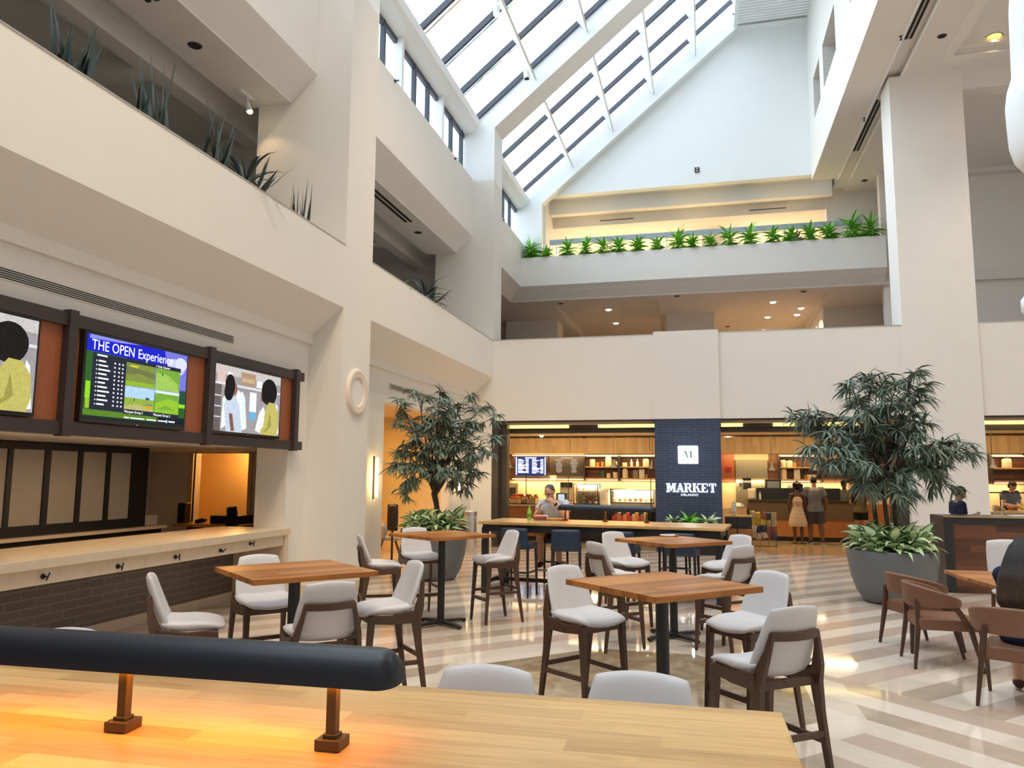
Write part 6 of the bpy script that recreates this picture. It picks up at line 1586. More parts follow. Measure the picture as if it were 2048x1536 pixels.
def person(label, loc, rz, skin, over=None, S=1.0, vox=0.010, headrot=(0, 0, 0), hands=None, slim=1.0, group=None):
    J = dict(BASE); J.update(over or {}); J = vj(J)
    t = thing('person', label, 'person', loc, rz, group); t.scale = (S, S, S)
    m = MB(); k = slim
    m.tube([J['hipC']-Vector((0, 0, 0.07)), J['hipC'], J['waist'], J['chest'], J['chest'].lerp(J['neck'], 0.62), J['neck']], [(0.10*k, 0.085*k), (0.160*k, 0.115*k), (0.132*k, 0.098*k), (0.155*k, 0.11*k), (0.145*k, 0.085*k), (0.062, 0.062)], 16, up=(1, 0, 0))
    m.tube([J['neck']-Vector((0, 0, 0.05)), J['neck'].lerp(J['head'], 0.5), J['head']], [0.066, 0.055, 0.052], 12)
    for s in 'lr':
        limb(m, J['s'+s], J['e'+s], J['w'+s], (0.052*k, 0.042*k, 0.028))
        m.tube([J['s'+s].lerp(J['neck'], 0.55), J['s'+s]], [0.05, 0.055*k], 10)
        limb(m, J['h'+s], J['k'+s], J['a'+s], (0.088*k, 0.060*k, 0.038))
        m.tube([J['a'+s]+Vector((0, -0.03, -0.04)), J['a'+s].lerp(J['t'+s], 0.5)+Vector((0, 0, -0.01)), J['t'+s]], [(0.034, 0.036), (0.042, 0.034), (0.036, 0.022)], 10, up=(1, 0, 0))
        hd = (hands or {}).get(s)
        if hd: hand(m, J['w'+s], hd[0], hd[1], hd[2], 1 if s == 'l' else -1)
        else:
            d = (J['w'+s]-J['e'+s]).normalized(); hand(m, J['w'+s], d, Vector((0, 0.2, 0)) + (Vector((1, 0, 0)) if s == 'l' else Vector((-1, 0, 0))), 0.5, 1 if s == 'l' else -1)
    HR = Euler(headrot).to_matrix()
    def hp(x, y, z): return J['head'] + HR @ Vector((x, y, z))
    m.ell(hp(0, -0.008, 0.028), (0.074, 0.094, 0.086), 16, 10, HR); m.ell(hp(0, 0.022, -0.045), (0.056, 0.068, 0.072), 14, 9, HR)
    m.ell(hp(0, 0.098, -0.022), (0.013, 0.020, 0.022), 8, 6, HR); m.ell(hp(0, 0.084, -0.062), (0.026, 0.012, 0.012), 8, 6, HR); m.ell(hp(0, 0.074, 0.016), (0.055, 0.014, 0.012), 10, 6, HR)
    for s in (-1, 1): m.ell(hp(s*0.076, -0.008, -0.018), (0.010, 0.022, 0.032), 8, 6, HR)
    remesh(m.build('body', SK[skin], t, smooth=True, sharp=0), vox, 3)
    return t, J, HR, hp
def eyes(t, hp, HR):
    for s in (-1, 1):
        m = MB(); m.ell(hp(s*0.031, 0.078, -0.004), (0.013, 0.008, 0.008), 8, 6, HR); m.build('eye', M['blackgloss'], t, smooth=True)
    m = MB(); m.ell(hp(0, 0.087, -0.062), (0.022, 0.010, 0.005), 10, 6, HR); m.build('mouth', simple('lip_tone', (0.25, 0.08, 0.06), 0.5), t, smooth=True)
def cap_hair(t, hp, HR, mat, scale=1.0, low=-0.02, back=0.0):
    m = MB(); m.ell(hp(0, -0.016, 0.042), (0.081*scale, 0.098*scale, 0.084*scale), 16, 10, HR); m.ell(hp(0, -0.050, 0.0+low), (0.074*scale, 0.064*scale, 0.075*scale), 14, 9, HR)
    return m
def top_mb(J, k=1.0, inf=0.016, sleeve=0.5, low=0.05, flare=0.014):
    m = MB()
    m.tube([J['hipC']-Vector((0, 0, low)), J['hipC']+Vector((0, 0, 0.02)), J['waist'], J['chest'], J['chest'].lerp(J['neck'], 0.62), J['chest'].lerp(J['neck'], 0.92)], [(0.166*k+inf+flare, 0.122*k+inf+flare), (0.164*k+inf+flare, 0.120*k+inf), (0.142*k+inf, 0.106*k+inf), (0.158*k+inf, 0.112*k+inf), (0.150*k+inf, 0.09*k+inf), (0.078, 0.076)], 18, up=(1, 0, 0))
    for s in 'lr':
        a, b = J['s'+s], J['e'+s]
        m.tube([a.lerp(J['neck'], 0.5), a, a.lerp(b, sleeve*0.6), a.lerp(b, sleeve)], [0.055, 0.058*k+inf, 0.053*k+inf*1.2, 0.050*k+inf*1.4], 12)
        m.ell(a, (0.056*k+inf,)*3, 12, 8)
    return m
def shorts_mb(J, k=1.0, inf=0.020, f=0.8):
    m = MB(); m.tube([J['hipC']-Vector((0, 0, 0.09)), J['hipC'], J['hipC'].lerp(J['waist'], 0.55)], [(0.150*k+inf, 0.115*k+inf), (0.166*k+inf, 0.122*k+inf), (0.148*k+inf, 0.108*k+inf)], 16, up=(1, 0, 0))
    for s in 'lr':
        a, b = J['h'+s], J['k'+s]
        m.tube([a, a.lerp(b, f*0.5), a.lerp(b, f)], [0.092*k+inf, 0.086*k+inf, 0.078*k+inf*1.3], 12); m.ell(a, (0.092*k+inf,)*3, 12, 8)
    return m
def wear(m, name, mat, t, vox=0.012, it=4, label=None):
    o = remesh(m.build(name, mat, t, smooth=True, sharp=0), vox, it)
    if label: o['label'] = label
    return o
def shoes(J, t, mat, sole=None, inf=0.010):
    for s in 'lr':
        a, b = J['a'+s], J['t'+s]; m = MB()
        d = (b-a); d.z = 0; d.normalize()
        m.tube([a-d*0.055+Vector((0, 0, -0.035)), a+Vector((0, 0, -0.02)), a.lerp(b, 0.55)+Vector((0, 0, -0.005)), b+d*0.03], [(0.036, 0.036), (0.044, 0.055), (0.050, 0.042), (0.038, 0.024)], 12, up=(1, 0, 0))
        o = m.build('shoe', mat, t, smooth=True, sharp=0, sub=1)
        if sole:
            q = MB(); z = min(a.z-0.075, b.z-0.02)
            q.tbar([a-d*0.085+Vector((0, 0, z+0.008-a.z)), a.lerp(b, 0.5)*1.0+Vector((0, 0, z+0.008-(a.lerp(b, 0.5)).z)), b+d*0.045+Vector((0, 0, z+0.008-b.z))], [(0.075, 0.018), (0.092, 0.018), (0.060, 0.016)])
            q.build('sole', sole, o, bevel=0.006)
def fabric(name, col, **k): return simple(name, col, 0.85, var=0.06, scale=12, bump=0.1, bscale=120, spec=0.2, **k)
# 1 the man eating at the far oak table
x, y = tl(-1.0, 0.80)
J1 = dict(hipC=(0, 0, 0.86), waist=(0, 0.04, 0.99), chest=(0.01, 0.11, 1.20), neck=(0.02, 0.17, 1.375), head=(0.045, 0.245, 1.505), sl=(-0.195, 0.12, 1.315), sr=(0.200, 0.13, 1.315),
          el=(-0.265, 0.36, 1.115), wl=(-0.075, 0.375, 1.335), er=(0.27, 0.27, 1.11), wr=(0.17, 0.42, 1.20), hl=(-0.10, 0.03, 0.85), hr=(0.10, 0.03, 0.85), kl=(-0.17, 0.44, 0.83), kr=(0.15, 0.46, 0.82), al=(-0.15, 0.42, 0.40), ar=(0.13, 0.44, 0.40), tl=(-0.15, 0.56, 0.345), tr=(0.13, 0.58, 0.345))
t, J, HR, hp = person('man in pale tee and red shorts eating at the far oak table', (x, y, 0), PI+a7*0.5, 'pale', J1, 1.0, 0.0065, (-0.42, 0, -0.30), {'l': ((0.72, 0.10, 0.62), (0.45, -0.75, -0.2), 1.0), 'r': ((-0.15, 0.12, 0.97), (-0.8, 0.2, 0.1), 0.9)}, 1.06)
eyes(t, hp, HR)
m = MB(); m.ell(hp(0, -0.024, 0.045), (0.079, 0.094, 0.078), 16, 10, HR); m.ell(hp(0, -0.052, 0.0), (0.078, 0.058, 0.060), 14, 9, HR)
wear(m, 'hair', HAIR['grey'], t, 0.008, 2)
wear(top_mb(J, 1.06, 0.014, 0.55, 0.04), 'tee_shirt', fabric('pale_blue_cotton', (0.52, 0.58, 0.68)), t, 0.010)
wear(shorts_mb(J, 1.05, 0.022, 0.85), 'shorts', fabric('dark_red_cloth', (0.17, 0.012, 0.018)), t, 0.012)
m = MB()
for s in 'lr':
    a, b = J['h'+s], J['k'+s]; o = Vector((0.0, 0, 0.012)) + Vector((-0.06 if s == 'l' else 0.06, 0, 0))
    m.tbar([a.lerp(b, 0.25)+o+Vector((0, 0, 0.07)), a.lerp(b, 0.8)+o+Vector((0, 0, 0.075))], [(0.05, 0.05)]*2)
m.build('side_stripe', fabric('grey_white_stripe', (0.50, 0.47, 0.47)), t, bevel=0.012)
shoes(J, t, fabric('dark_shoe', (0.06, 0.03, 0.03)))
m = MB()
for s in (-1, 1):
    m.tube([hp(s*0.034+math.cos(q*PI/5)*0.024, 0.094, -0.004+math.sin(q*PI/5)*0.018) for q in range(11)], 0.0028, 5); m.tube([hp(s*0.058, 0.090, 0.0), hp(s*0.080, 0.03, 0.004), hp(s*0.080, -0.02, 0.0)], 0.0025, 5)
m.tube([hp(-0.010, 0.098, 0.0), hp(0.010, 0.098, 0.0)], 0.0025, 5); m.build('glasses', M['black'], t)
w = J['wl']; d = (J['el']-J['wl']).normalized()
m = MB(); m.tube([w+d*0.015, w+d*0.050], 0.034, 14); m.build('wrist_watch', M['black'], t, smooth=True)
# food on his table
x, y = tl(-1.12, 0.20)
t = thing('drink_bottle', 'green drink bottle standing by the eating man', 'bottle', (x-0.13, y, 1.0715)); m = MB(); m.lathe([(0, 0), (0.033, 0), (0.036, 0.02), (0.034, 0.10), (0.036, 0.13), (0.015, 0.19), (0.015, 0.21), (0, 0.21)], n=18); m.build('body', simple('lime_plastic', (0.30, 0.55, 0.08), 0.15), t, smooth=True)
m = MB(); m.cyl((0, 0, 0.208), (0, 0, 0.23), 0.017, n=14); m.build('cap', simple('green_cap', (0.15, 0.40, 0.06), 0.4), t); m = MB(); m.cyl((0, 0, 0.045), (0, 0, 0.095), 0.0365, n=18); m.build('label_band', simple('green_label', (0.10, 0.32, 0.05), 0.5), t, smooth=True)
t = thing('food_box', 'white paper box with checked liner beside the green bottle', 'food', (x+0.06, y+0.02, 1.0715), 0.3)
m = MB(); m.prism([(-0.09, 0), (0.09, 0), (0.105, 0.075), (-0.105, 0.075)], 1, -0.06, 0.06); m.build('box', M['cloth_w'], t, bevel=0.004); m = MB(); m.pad(lambda u, v: (-0.03+0.11*u, -0.08+0.07*v, 0.04-0.03*v), 0.03, n=8, c=0.3); m.build('liner', simple('red_white_paper', (0.55, 0.22, 0.20), 0.7, var=0.35, scale=30), t, smooth=True)
c = (x+0.30, y-0.03); m = MB(); m.pad(lambda u, v: (0.16*u, 0.05*v, 0.014), 0.035, n=8, c=0.2); tag(m.build('paper_bag', simple('kraft_orange', (0.55, 0.30, 0.08), 0.7), smooth=True, sharp=0, loc=(c[0], c[1], 1.0785), rot=(0, 0, 0.1)), 'flat orange-brown paper bag in front of the eating man', 'bag')
# 2 sundress
x2 = atZ(1597, 1087, 0)
t, J, HR, hp = person('woman in a pink and green striped sundress queueing, seen from behind', (x2.x, 22.25, 0), 0.05, 'dark', dict(el=(-0.235, -0.01, 1.13), er=(0.235, -0.01, 1.13), wl=(-0.22, 0.08, 0.92), wr=(0.22, 0.08, 0.92)), 0.925, 0.010, (-0.1, 0, 0.1), None, 0.86)
m = cap_hair(t, hp, HR, None, 1.04); m.ell(hp(0, -0.05, 0.12), (0.075, 0.07, 0.05), 12, 8); m.ell(hp(-0.08, -0.05, 0.07), (0.05, 0.05, 0.05), 10, 6); m.ell(hp(0.08, -0.05, 0.07), (0.05, 0.05, 0.05), 10, 6); wear(m, 'hair', HAIR['black'], t, 0.011, 2)
m = MB(); m.tube([hp(math.cos(q*PI/8)*0.062, -0.05+math.sin(q*PI/8)*0.06, 0.105) for q in range(17)], 0.013, 6); m.build('hair_band', M['cloth_w'], t, smooth=True)
def dressmat():
    m_, nt, b = newmat('striped_dress_cloth'); tc = nd(nt, 'ShaderNodeTexCoord'); s = nd(nt, 'ShaderNodeSeparateXYZ', {0: tc.outputs['Object']})
    f = mth(nt, 'FRACT', mth(nt, 'MULTIPLY', s.outputs[2], 9.0))
    n1 = nd(nt, 'ShaderNodeTexNoise', {'Vector': tc.outputs['Object'], 'Scale': 38.0}).outputs[0]
    f = mth(nt, 'ADD', f, mth(nt, 'MULTIPLY', mth(nt, 'SUBTRACT', n1, 0.5), 0.25))
    nt.links.new(ramp(nt, f, [(0.0, (0.66, 0.60, 0.46)), (0.25, (0.62, 0.22, 0.20)), (0.45, (0.66, 0.60, 0.46)), (0.65, (0.30, 0.42, 0.22)), (0.85, (0.64, 0.30, 0.24)), (1.0, (0.66, 0.60, 0.46))]), b.inputs['Base Color']); b.inputs['Roughness'].default_value = 0.85
    return m_
m = MB(); m.tube([(0, 0, 0.56), (0, 0, 0.75), (0, 0, 0.95), (0, 0, 1.08), (0, 0, 1.22), (0, 0, 1.36)], [(0.275, 0.215), (0.235, 0.18), (0.175, 0.135), (0.135, 0.105), (0.155, 0.118), (0.115, 0.085)], 24, up=(1, 0, 0))
for s in (-1, 1): m.tube([(s*0.07, -0.06, 1.34), (s*0.05, -0.03, 1.46)], 0.014, 6)
wear(m, 'dress', dressmat(), t, 0.012, 3)
m = MB(); m.tube([(0, 0, 0.50), (0, 0, 0.60)], [(0.235, 0.17), (0.25, 0.19)], 24, up=(1, 0, 0)); m.build('underskirt', fabric('cream_lining', (0.62, 0.55, 0.38)), t, smooth=True)
shoes(J, t, fabric('tan_sandal', (0.30, 0.16, 0.07)))
# 3 man in grey tee
x3 = atZ(1634, 1089, 0)
t, J, HR, hp = person('tall man in grey tee and slate shorts queueing, seen from behind', (x3.x, 22.3, 0), -0.05, 'brown', dict(al=(-0.13, -0.02, 0.085), ar=(0.17, -0.02, 0.085), kl=(-0.12, 0.02, 0.5), kr=(0.13, 0.0, 0.5), tl=(-0.18, 0.13, 0.03), tr=(0.21, 0.13, 0.03), el=(-0.28, -0.02, 1.12), er=(0.28, -0.02, 1.12), wl=(-0.25, 0.10, 0.92), wr=(0.27, 0.08, 0.89), head=(0, 0.06, 1.615)), 1.03, 0.010, (-0.5, 0, 0), None, 1.12)
m = MB(); m.ell(hp(0, -0.02, 0.038), (0.078, 0.094, 0.080), 16, 10, HR); m.ell(hp(0, -0.045, 0.0), (0.076, 0.062, 0.060), 12, 8, HR); wear(m, 'hair', HAIR['black'], t, 0.010, 2)
wear(top_mb(J, 1.14, 0.022, 0.62, 0.10), 'tee_shirt', fabric('slate_grey_cotton', (0.17, 0.175, 0.20)), t)
wear(shorts_mb(J, 1.12, 0.026, 0.95), 'shorts', fabric('slate_navy_cloth', (0.070, 0.066, 0.085)), t)
shoes(J, t, fabric('brown_sneaker', (0.10, 0.07, 0.06)), M['cloth_w'])
# 4 woman in olive tee
x4_ = atY(1720, 1000, 22.35)
t, J, HR, hp = person('woman in olive tee and black shorts at the counter, beside the tree trunk', (x4_.x, 22.35, 0), -0.35, 'tan', dict(wr=(0.28, 0.14, 0.92), wl=(-0.16, 0.22, 1.10), er=(0.27, -0.03, 1.13), el=(-0.25, 0.02, 1.14)), 0.965, 0.010, (-0.1, 0, -0.5), None, 0.95)
m = cap_hair(t, hp, HR, None, 1.05); m.tube([hp(0, -0.06, 0.05), hp(-0.03, -0.12, -0.10), hp(-0.06, -0.14, -0.38), hp(-0.07, -0.12, -0.52)], [(0.07, 0.05), (0.085, 0.05), (0.085, 0.04), (0.05, 0.025)], 12, up=(1, 0, 0)); wear(m, 'hair', HAIR['black'], t, 0.011, 2)
wear(top_mb(J, 1.0, 0.020, 0.55, 0.05), 'tee_shirt', fabric('olive_cotton', (0.13, 0.10, 0.05)), t)
wear(shorts_mb(J, 1.0, 0.020, 0.55), 'shorts', fabric('black_short_cloth', (0.012, 0.014, 0.014)), t)
shoes(J, t, fabric('cream_sneaker', (0.5, 0.45, 0.38)), M['cloth_w'])
# 5 barista
c = atY(1690, 975, 24.0)
t, J, HR, hp = person('barista in dark cap and grey-green shirt working behind the ordering counter', (c.x, 24.12, 0), PI-0.4, 'dark', dict(wl=(-0.16, 0.26, 1.14), wr=(0.14, 0.28, 1.14), el=(-0.25, 0.05, 1.14), er=(0.25, 0.05, 1.14), head=(0, 0.06, 1.62)), 0.97, 0.011, (-0.4, 0, 0))
eyes(t, hp, HR)
m = MB(); m.ell(hp(0, -0.015, 0.05), (0.084, 0.10, 0.078), 14, 9, HR); m.ell(hp(0, 0.09, 0.055), (0.06, 0.05, 0.012), 10, 6, HR); wear(m, 'cap', fabric('black_cap', (0.012, 0.012, 0.014)), t, 0.011, 2)
wear(top_mb(J, 1.02, 0.020, 0.6, 0.05), 'shirt', fabric('grey_green_shirt', (0.10, 0.105, 0.085)), t)
wear(shorts_mb(J, 1.0, 0.02, 1.0), 'trousers', fabric('black_trousers', (0.014, 0.014, 0.016)), t); shoes(J, t, fabric('black_shoe', (0.015, 0.015, 0.015)))
# 6 cook at the right edge
c = atY(2018, 975, 22.5)
t, J, HR, hp = person('cook in black tee bending over the food counter at the right edge', (c.x, 22.55, 0), PI+0.5, 'tan', dict(wl=(-0.14, 0.30, 1.08), wr=(0.16, 0.30, 1.08), el=(-0.26, 0.08, 1.12), er=(0.26, 0.08, 1.12), chest=(0, 0.04, 1.27), neck=(0, 0.07, 1.45), head=(0, 0.13, 1.59), sl=(-0.185, 0.05, 1.40), sr=(0.185, 0.05, 1.40)), 1.0, 0.011, (-0.5, 0, 0.2))
eyes(t, hp, HR)
wear(cap_hair(t, hp, HR, None, 1.02), 'hair', HAIR['brown'], t, 0.011, 2)
wear(top_mb(J, 1.04, 0.02, 0.6, 0.05), 'tee_shirt', fabric('black_cotton', (0.018, 0.018, 0.020)), t)
wear(shorts_mb(J, 1.0, 0.02, 1.0), 'trousers', fabric('dark_trousers', (0.02, 0.02, 0.024)), t); shoes(J, t, fabric('dark_work_shoe', (0.02, 0.02, 0.02)))
# 7 host
c = atY(1916, 1010, 14.85)
t, J, HR, hp = person('woman with a hair bun and navy tee looking at her hands behind the host counter', (c.x, 14.85, 0), -PI/2+0.12, 'brown', dict(wl=(-0.13, 0.28, 1.20), wr=(0.13, 0.27, 1.16), el=(-0.22, 0.0, 1.13), er=(0.22, 0.0, 1.13), neck=(0, 0.0, 1.455), head=(0, 0.055, 1.61)), 0.945, 0.008, (-0.42, 0, 0), {'l': ((0.25, 0.9, 0.25), (0.5, 0, 0.8), 0.7), 'r': ((-0.2, 0.95, 0.2), (0, 0.1, 1), 0.6)}, 0.93)
eyes(t, hp, HR)
m = cap_hair(t, hp, HR, None, 1.0, 0.0); m.ell(hp(0, -0.145, 0.015), (0.05, 0.05, 0.05), 12, 8); wear(m, 'hair', HAIR['black'], t, 0.009, 2)
m = MB(); m.tube([hp(math.cos(q*PI/6)*0.042, -0.112, 0.015+math.sin(q*PI/6)*0.042) for q in range(13)], 0.014, 6); m.build('hair_tie', simple('red_tie', (0.22, 0.012, 0.02), 0.8), t, smooth=True)
wear(top_mb(J, 0.95, 0.018, 0.62, 0.06), 'tee_shirt', fabric('navy_cotton', (0.010, 0.014, 0.032)), t, 0.010)
wear(shorts_mb(J, 0.95, 0.016, 1.0), 'trousers', fabric('navy_trousers', (0.012, 0.014, 0.022)), t); shoes(J, t, fabric('host_shoe', (0.02, 0.02, 0.02)))
w = J['wr']; m = MB(); m.tube([w-Vector((0, 0.05, 0)), w-Vector((0, 0.035, 0))], 0.032, 12); m.build('bracelet', M['brass'], t, smooth=True)
LONG, nt_, b_ = newmat('long_hair_strands'); tc_ = nd(nt_, 'ShaderNodeTexCoord'); mp_ = nd(nt_, 'ShaderNodeMapping', {'Vector': tc_.outputs['Object'], 'Scale': (60, 60, 3.5)})
no_ = nd(nt_, 'ShaderNodeTexNoise', {'Vector': mp_.outputs[0], 'Scale': 1.6, 'Detail': 4.0, 'Distortion': 0.6}).outputs[0]
sz_ = nd(nt_, 'ShaderNodeSeparateXYZ', {0: tc_.outputs['Object']}).outputs[2]
fd_ = nd(nt_, 'ShaderNodeMapRange', {0: sz_, 1: 1.12, 2: 0.85, 3: 0.0, 4: 1.0}).outputs[0]
nt_.links.new(mixc(nt_, no_, (0.006, 0.005, 0.006), mixc(nt_, fd_, (0.020, 0.014, 0.014), (0.11, 0.065, 0.045))), b_.inputs['Base Color'])
b_.inputs['Roughness'].default_value = 0.5; b_.inputs['Specular IOR Level'].default_value = 0.3
nt_.links.new(nd(nt_, 'ShaderNodeBump', {'Height': no_, 'Strength': 0.35, 'Distance': 0.01}).outputs[0], b_.inputs['Normal'])
# 8 seated long-haired woman
t, J, HR, hp = person('woman with long dark hair and navy top seated with her back to us', (2.50, 7.14, 0), R(70-90), 'pale', dict(hipC=(0, -0.03, 0.55), waist=(0, -0.02, 0.68), chest=(0, 0.02, 0.87), neck=(0, 0.05, 1.04), head=(0, 0.10, 1.17), sl=(-0.155, 0.03, 0.985), sr=(0.155, 0.03, 0.985), el=(-0.11, 0.20, 0.80), er=(0.145, 0.22, 0.80), wl=(0.0, 0.40, 0.80), wr=(0.10, 0.40, 0.80), hl=(-0.09, 0.0, 0.53), hr=(0.09, 0.0, 0.53), kl=(-0.10, 0.42, 0.50), kr=(0.10, 0.42, 0.50), al=(-0.10, 0.40, 0.09), ar=(0.10, 0.40, 0.09), tl=(-0.11, 0.54, 0.03), tr=(0.11, 0.54, 0.03)), 1.0, 0.010, (-0.25, 0, 0), None, 0.95)
m = cap_hair(t, hp, HR, None, 1.06); m.tube([hp(0, -0.04, 0.05), hp(0, -0.075, -0.08), hp(0, -0.11, -0.24), hp(0.0, -0.10, -0.42), hp(0, -0.09, -0.50)], [(0.100, 0.09), (0.150, 0.10), (0.198, 0.095), (0.215, 0.075), (0.165, 0.032)], 18, up=(1, 0, 0)); longhair = wear(m, 'hair', LONG, t, 0.012, 26)
wear(top_mb(J, 0.98, 0.020, 0.95, 0.06), 'top', fabric('deep_navy_cloth', (0.012, 0.022, 0.050)), t)
wear(shorts_mb(J, 1.0, 0.03, 1.0), 'jeans', fabric('denim_navy', (0.018, 0.030, 0.065)), t)
shoes(J, t, fabric('brown_shoe', (0.08, 0.04, 0.03)))
# napkins
t = thing('napkin', 'folded white napkin with dark end lying on the rear square table', 'napkin', (-0.42, 9.35, 1.0705), 0.1)
m = MB(); m.pad(lambda u, v: (0.10*u, 0.035*v, 0.012+0.006*u*u), 0.022, n=8, c=0.2); m.build('cloth', M['cloth_w'], t, smooth=True, sharp=0)
m = MB(); m.box(0.06, 0.12, -0.028, 0.028, 0.003, 0.020); m.build('wrapper', simple('kraft_sleeve', (0.30, 0.16, 0.10), 0.7), t, bevel=0.004)
# ------------------------------------------------------------------ lamps and small fittings
def can(px, py, Y, label, lit, aim, X=None):
    c = atY(px, py, Y)
    t = thing('track_spotlight', label, 'spotlight', tuple(c), 0, 'white can spotlights under the roof')
    d = (Vector(aim)-c).normalized()
    m = MB(); m.tube([-d*0.11, d*0.11], 0.075, 20); m.build('can', M['white'], t, smooth=True)
    m = MB(); m.tube([d*0.111, d*0.113], 0.062, 20); m.build('lens', emit((1, 0.97, 0.9), 5) if lit else M['slot'], t)
    m = MB(); m.tube([(0, 0, 0), (0.0, 0, 0.16), (0.02, 0, 0.30)], 0.012, 6); m.box(-0.035, 0.035, -0.12, 0.12, 0.28, 0.31); m.build('bracket', M['white'], t)
    return c
for px, py, Y, l, lit, aim in ((993, 22, 15.3, 'lit white can spotlight hanging from the skylight at the top of the picture', True, (-3, 12, 0)), (1053, 150, 18.4, 'unlit white can spotlight beside the slanting roof beam', False, (-3, 17.5, 0)), (1470, 22, 24.2, 'small white can spotlight at the top of the gable', False, (1.2, 22, 0))):
    can(px, py, Y, l, lit, aim)
def dl(px, py, z, label, lit, group, r=0.09, st=9.0, col=(1, 0.86, 0.62), power=0, name='downlight'):
    c = atZ(px, py, z)
    t = thing(name, label, 'downlight', (c.x, c.y, z), 0, group)
    m = MB(); m.lathe([(0, -0.001), (r*0.8, -0.001), (r*0.85, -0.012), (r, -0.010), (r*1.08, 0.0)], n=24); m.build('ring', M['grille'] if lit else M['bronze'], t, smooth=True)
    m = MB(); m.lathe([(0, -0.05 if lit else -0.006), (r*0.6, -0.035 if lit else -0.006), (r*0.82, -0.006)], n=20); m.build('lens', emit(col, st, 'downlight_glow') if lit else M['slot'], t, smooth=True)
    if power: light('downlight_light', 'SPOT', (c.x, c.y, z-0.07), power, WARM, 0.05, 120, aim=(c.x, c.y, 0))
for px, py, l in ((1217, 619, 'lit gallery downlight, the higher of the left pair'), (1232, 646, 'lit gallery downlight, the lower of the left pair'), (1122, 663, 'lit gallery downlight just over the parapet at the left'), (1546, 604, 'lit gallery downlight highest of the right cluster'), (1602, 616, 'lit gallery downlight at upper right of the right cluster'), (1535, 634, 'lit gallery downlight at lower left of the right cluster'), (1594, 629, 'lit gallery downlight at lower right of the right cluster'), (1527, 660, 'lit gallery downlight just over the parapet at the right')):
    dl(px, py, 7.78, l, True, 'lit downlights in the lower gallery', 0.13, 10, power=260 if px > 1500 else 200)
light('gallery_side_glow', 'SPOT', (3.4, 30.5, 7.5), 60, (1, 0.56, 0.14), 0.1, 140, aim=(4.1, 31, 5.0))
for k, (px, py, z, l) in enumerate(((1122, 607, 7.62, 'small dark ceiling disc at the left of the lower gallery'), (1354, 592, 7.62, 'small dark ceiling disc in the middle of the lower gallery'), (1607, 583, 7.62, 'small dark ceiling disc at the right of the lower gallery'), (1455, 653, 7.78, 'dark round speaker low in the lower gallery ceiling'),
    (1240, 459, 10.99, 'dark round ceiling speaker at the left of the upper gallery'), (1524, 447, 10.99, 'dark round ceiling speaker at the right of the upper gallery'), (1884, 72, 11.20, 'tiny dark sprinkler disc in the ceiling by the big column'), (2020, 338, 11.0, 'dark downlight in the far right ceiling'), (1729, 361, 11.2, 'tiny dark disc in the ceiling left of the big column'), (390, 91, 7.62, 'dark sprinkler disc in the left balcony ceiling'), (836, 465, 7.62, 'dark sprinkler disc in the second balcony ceiling'))):
    dl(px, py, z-0.001, l, False, None, 0.16 if z > 10.9 and k < 6 else 0.09, name='ceiling_disc')
dl(1988, 73, 11.44, 'yellow-lit round downlight in the right ceiling coffer', True, None, 0.17, 3.0, (1.0, 0.62, 0.08), 60)
# ceiling slots
for px0, py0, px1, py1, z, l in ((1200, 442, 1267, 436, 10.78, 'thin dark air slot in the upper gallery ceiling, left'), (1499, 421, 1572, 415, 10.78, 'thin dark air slot in the upper gallery ceiling, right')):
    a, b = atZ(px0, py0, z), atZ(px1, py1, z); y = (a.y+b.y)/2
    m = MB(); m.box(a.x, b.x, y-0.05, y+0.05, z-0.006, z); tag(m.build('ceiling_slot', M['slot']), l, 'vent')
for k, (ya, yb, l) in enumerate(((20.2, 23.4, 'far linear ceiling diffuser beside the right beam'), (13.0, 17.4, 'near linear ceiling diffuser at the top right'))):
    t = thing('linear_diffuser', l, 'vent', (4.565, (ya+yb)/2, 11.32), 0, 'linear diffusers'); m = MB()
    for x in (-0.05, 0.05): m.box(x-0.028, x+0.028, -(yb-ya)/2, (yb-ya)/2, -0.006, 0); m.build('slot', M['slot'], t); m = MB()
    m.box(-0.015, 0.015, -(yb-ya)/2, (yb-ya)/2, -0.012, 0); m.build('divider', M['grille'], t)
for k, (ya, yb) in enumerate(((3.5, 7.6), (12.2, 16.2))):
    m = MB(); m.box(-6.62, -6.55, ya, yb, 7.612, 7.62); m.box(-6.50, -6.43, ya, yb, 7.612, 7.62); tag(m.build('linear_diffuser', M['slot']), 'pair of dark air slots in the '+('first' if k == 0 else 'second')+' left balcony ceiling', 'vent')
# lit track head on the left balcony
c = atX(497, 168, -6.75); 
t = thing('track_spotlight', 'small lit track spotlight under the left balcony ceiling', 'spotlight', (c.x, c.y, 7.62))
m = MB(); m.box(-0.03, 0.03, -0.22, 0.12, -0.03, -0.001); m.build('track', M['white'], t); m = MB(); m.cyl((0, 0, -0.03), (0, 0, -0.14), 0.012, n=8); m.tube([(0, 0, -0.12), (0.03, 0.02, -0.25)], [0.03, 0.05], 14); m.build('head', M['white'], t, smooth=True)
m = MB(); m.ell((0.034, 0.022, -0.262), (0.045, 0.045, 0.03), 12, 8); m.build('bulb', emit((1, 0.82, 0.45), 14), t, smooth=True)
light('track_head_light', 'SPOT', (c.x+0.05, c.y+0.03, 7.30), 5, WARM, 0.03, 90, aim=(c.x+0.7, c.y+0.6, 5.4))
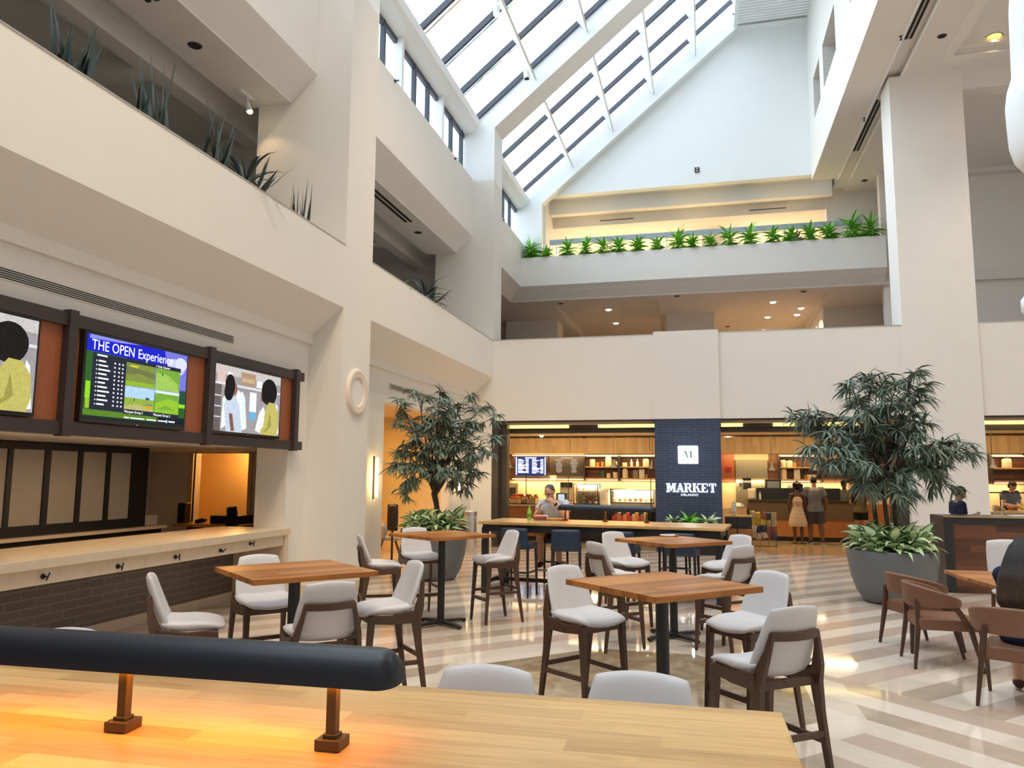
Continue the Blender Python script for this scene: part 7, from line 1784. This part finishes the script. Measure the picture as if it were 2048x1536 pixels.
# sprinkler nubs and detector
for px, py, X, l in ((789, 162, P2, 'small side sprinkler on the left upper wall, nearer one'), (909, 317, P2, 'small side sprinkler on the left upper wall, farther one'), (1006, 440, P2, 'small side sprinkler beside the far clerestory window')):
    c = atX(px, py, X); m = MB(); m.cyl((0, 0, 0), (0.03, 0, 0), 0.03, n=12); m.cyl((0.03, 0, 0), (0.09, 0, 0), 0.012, n=8); m.cyl((0.085, 0, 0), (0.09, 0, 0), 0.025, n=10); tag(m.build('sprinkler_valve', M['bronze'], smooth=True, loc=(X+0.001, c.y, c.z)), l, 'sprinkler', 'side sprinklers')
for px, py, l in ((1802, 61, 'small sprinkler hanging at the right ceiling trim, nearer one'), (1729, 235, 'small sprinkler hanging at the right ceiling trim, farther one')):
    c = atX(px, py, 4.34); m = MB(); m.cyl((0, 0, 0), (0, 0, -0.09), 0.012, n=8); m.cyl((0, 0, -0.085), (0, 0, -0.09), 0.03, n=12); m.cyl((0, 0, 0), (0, 0, -0.02), 0.03, n=12); tag(m.build('sprinkler', M['bronze'], smooth=True, loc=(4.33, c.y, 11.199)), l, 'sprinkler', 'hanging sprinklers')
c = atY(1394, 340, 25.19)
t = thing('wall_detector', 'small dark two-lens detector on the gable wall', 'detector', (c.x, 25.198, c.z)); m = MB(); m.box(-0.075, 0.075, -0.04, 0, -0.09, 0.09); m.build('body', M['bronze'], t, bevel=0.01)
for z in (-0.045, 0.045): m = MB(); m.cyl((0, -0.045, z), (0, -0.04, z), 0.03, n=14); m.build('lens', M['grille'], t)
c = atY(1712, 448, 26.55)
m = MB(); m.box(4.19, 4.2, 28.0, 29.2, 9.2, 10.35); tag(m.build('wall_painting', simple('gold_picture', (0.55, 0.36, 0.08), 0.5, var=0.2)), 'gold framed picture on the side wall of the upper gallery', 'picture')
# sculptural white hanging column at the right edge
t = thing('hanging_sculpture', 'white curved hanging form cut by the right picture edge', 'sculpture')
Y8 = 9.0
def sx_(px, py): return atY(px, py, Y8)
prof = [(2023, -60), (2020, 20), (2024, 110), (2026, 150), (2017, 180), (2014, 210), (2017, 245), (2022, 290), (2032, 318), (2050, 338), (2085, 347)]
ax = sx_(2095, 200).x; zt = sx_(2048, 345).z
pr = []
for px, py in prof[::-1]:
    c = sx_(px, py); pr.append((max(0.0, ax-c.x), c.z))
pr[0] = (0.0, pr[0][1]); pr.append((pr[-1][0], 11.2))
m = MB(); m.lathe(pr, (ax, Y8, 0), n=40); m.build('shell', M['white'], t, smooth=True, sharp=60)
t = thing('hanging_sculpture', 'tip of a lower white rounded form at the right picture edge', 'sculpture')
a = sx_(2044, 610); m = MB(); h = (sx_(2048, 575).z-sx_(2048, 645).z)/2; m.lathe([(0, -h), (0.12, -h*0.85), (0.20, -h*0.3), (0.20, h*0.3), (0.12, h*0.85), (0.0, h)], (a.x+0.20, Y8, a.z), n=28); m.build('shell', M['white'], t, smooth=True, sharp=60)
m = MB(); m.cyl((a.x+0.2, Y8, a.z+h*0.9), (a.x+0.2, Y8, zt+0.05), 0.01, n=6); m.build('cord', M['white'], t)
# added warm fill, unseen: spots by the roof beams and under the right ceiling
for x, y, z, tx, ty, tz, p in ((-1.5, 1.2, 13.2, -5.2, 7.0, 3.2, 1150), (0.3, 1.2, 14.6, -5.2, 9.5, 4.5, 900), (-1.5, 10.1, 13.2, -5.2, 15.0, 3.5, 700), (-3.2, 1.2, 12.2, -5.2, 5.0, 4.5, 700), (0.3, 10.1, 14.6, -2.5, 13.0, 0.0, 700), (0.3, 1.2, 14.6, -1.0, 6.0, 0.0, 700), (0.8, 10.1, 15.0, 0.5, 18.9, 4.2, 600)):
    light('roof_fill', 'SPOT', (x, y, z), p*0.85, (1.0, 0.76, 0.49), 0.08, 62, aim=(tx, ty, tz), blend=0.9)
for x, y in ((7.6, 4.5), (7.6, 9.0), (7.6, 16.5), (10.4, 12.0), (5.4, 6.5)):
    light('ceiling_fill', 'SPOT', (x, y, 11.1), 360, (1.0, 0.84, 0.66), 0.3, 110, aim=(x, y, 0), blend=0.8)  # unseen fill on the right side, added to brighten the lower hall
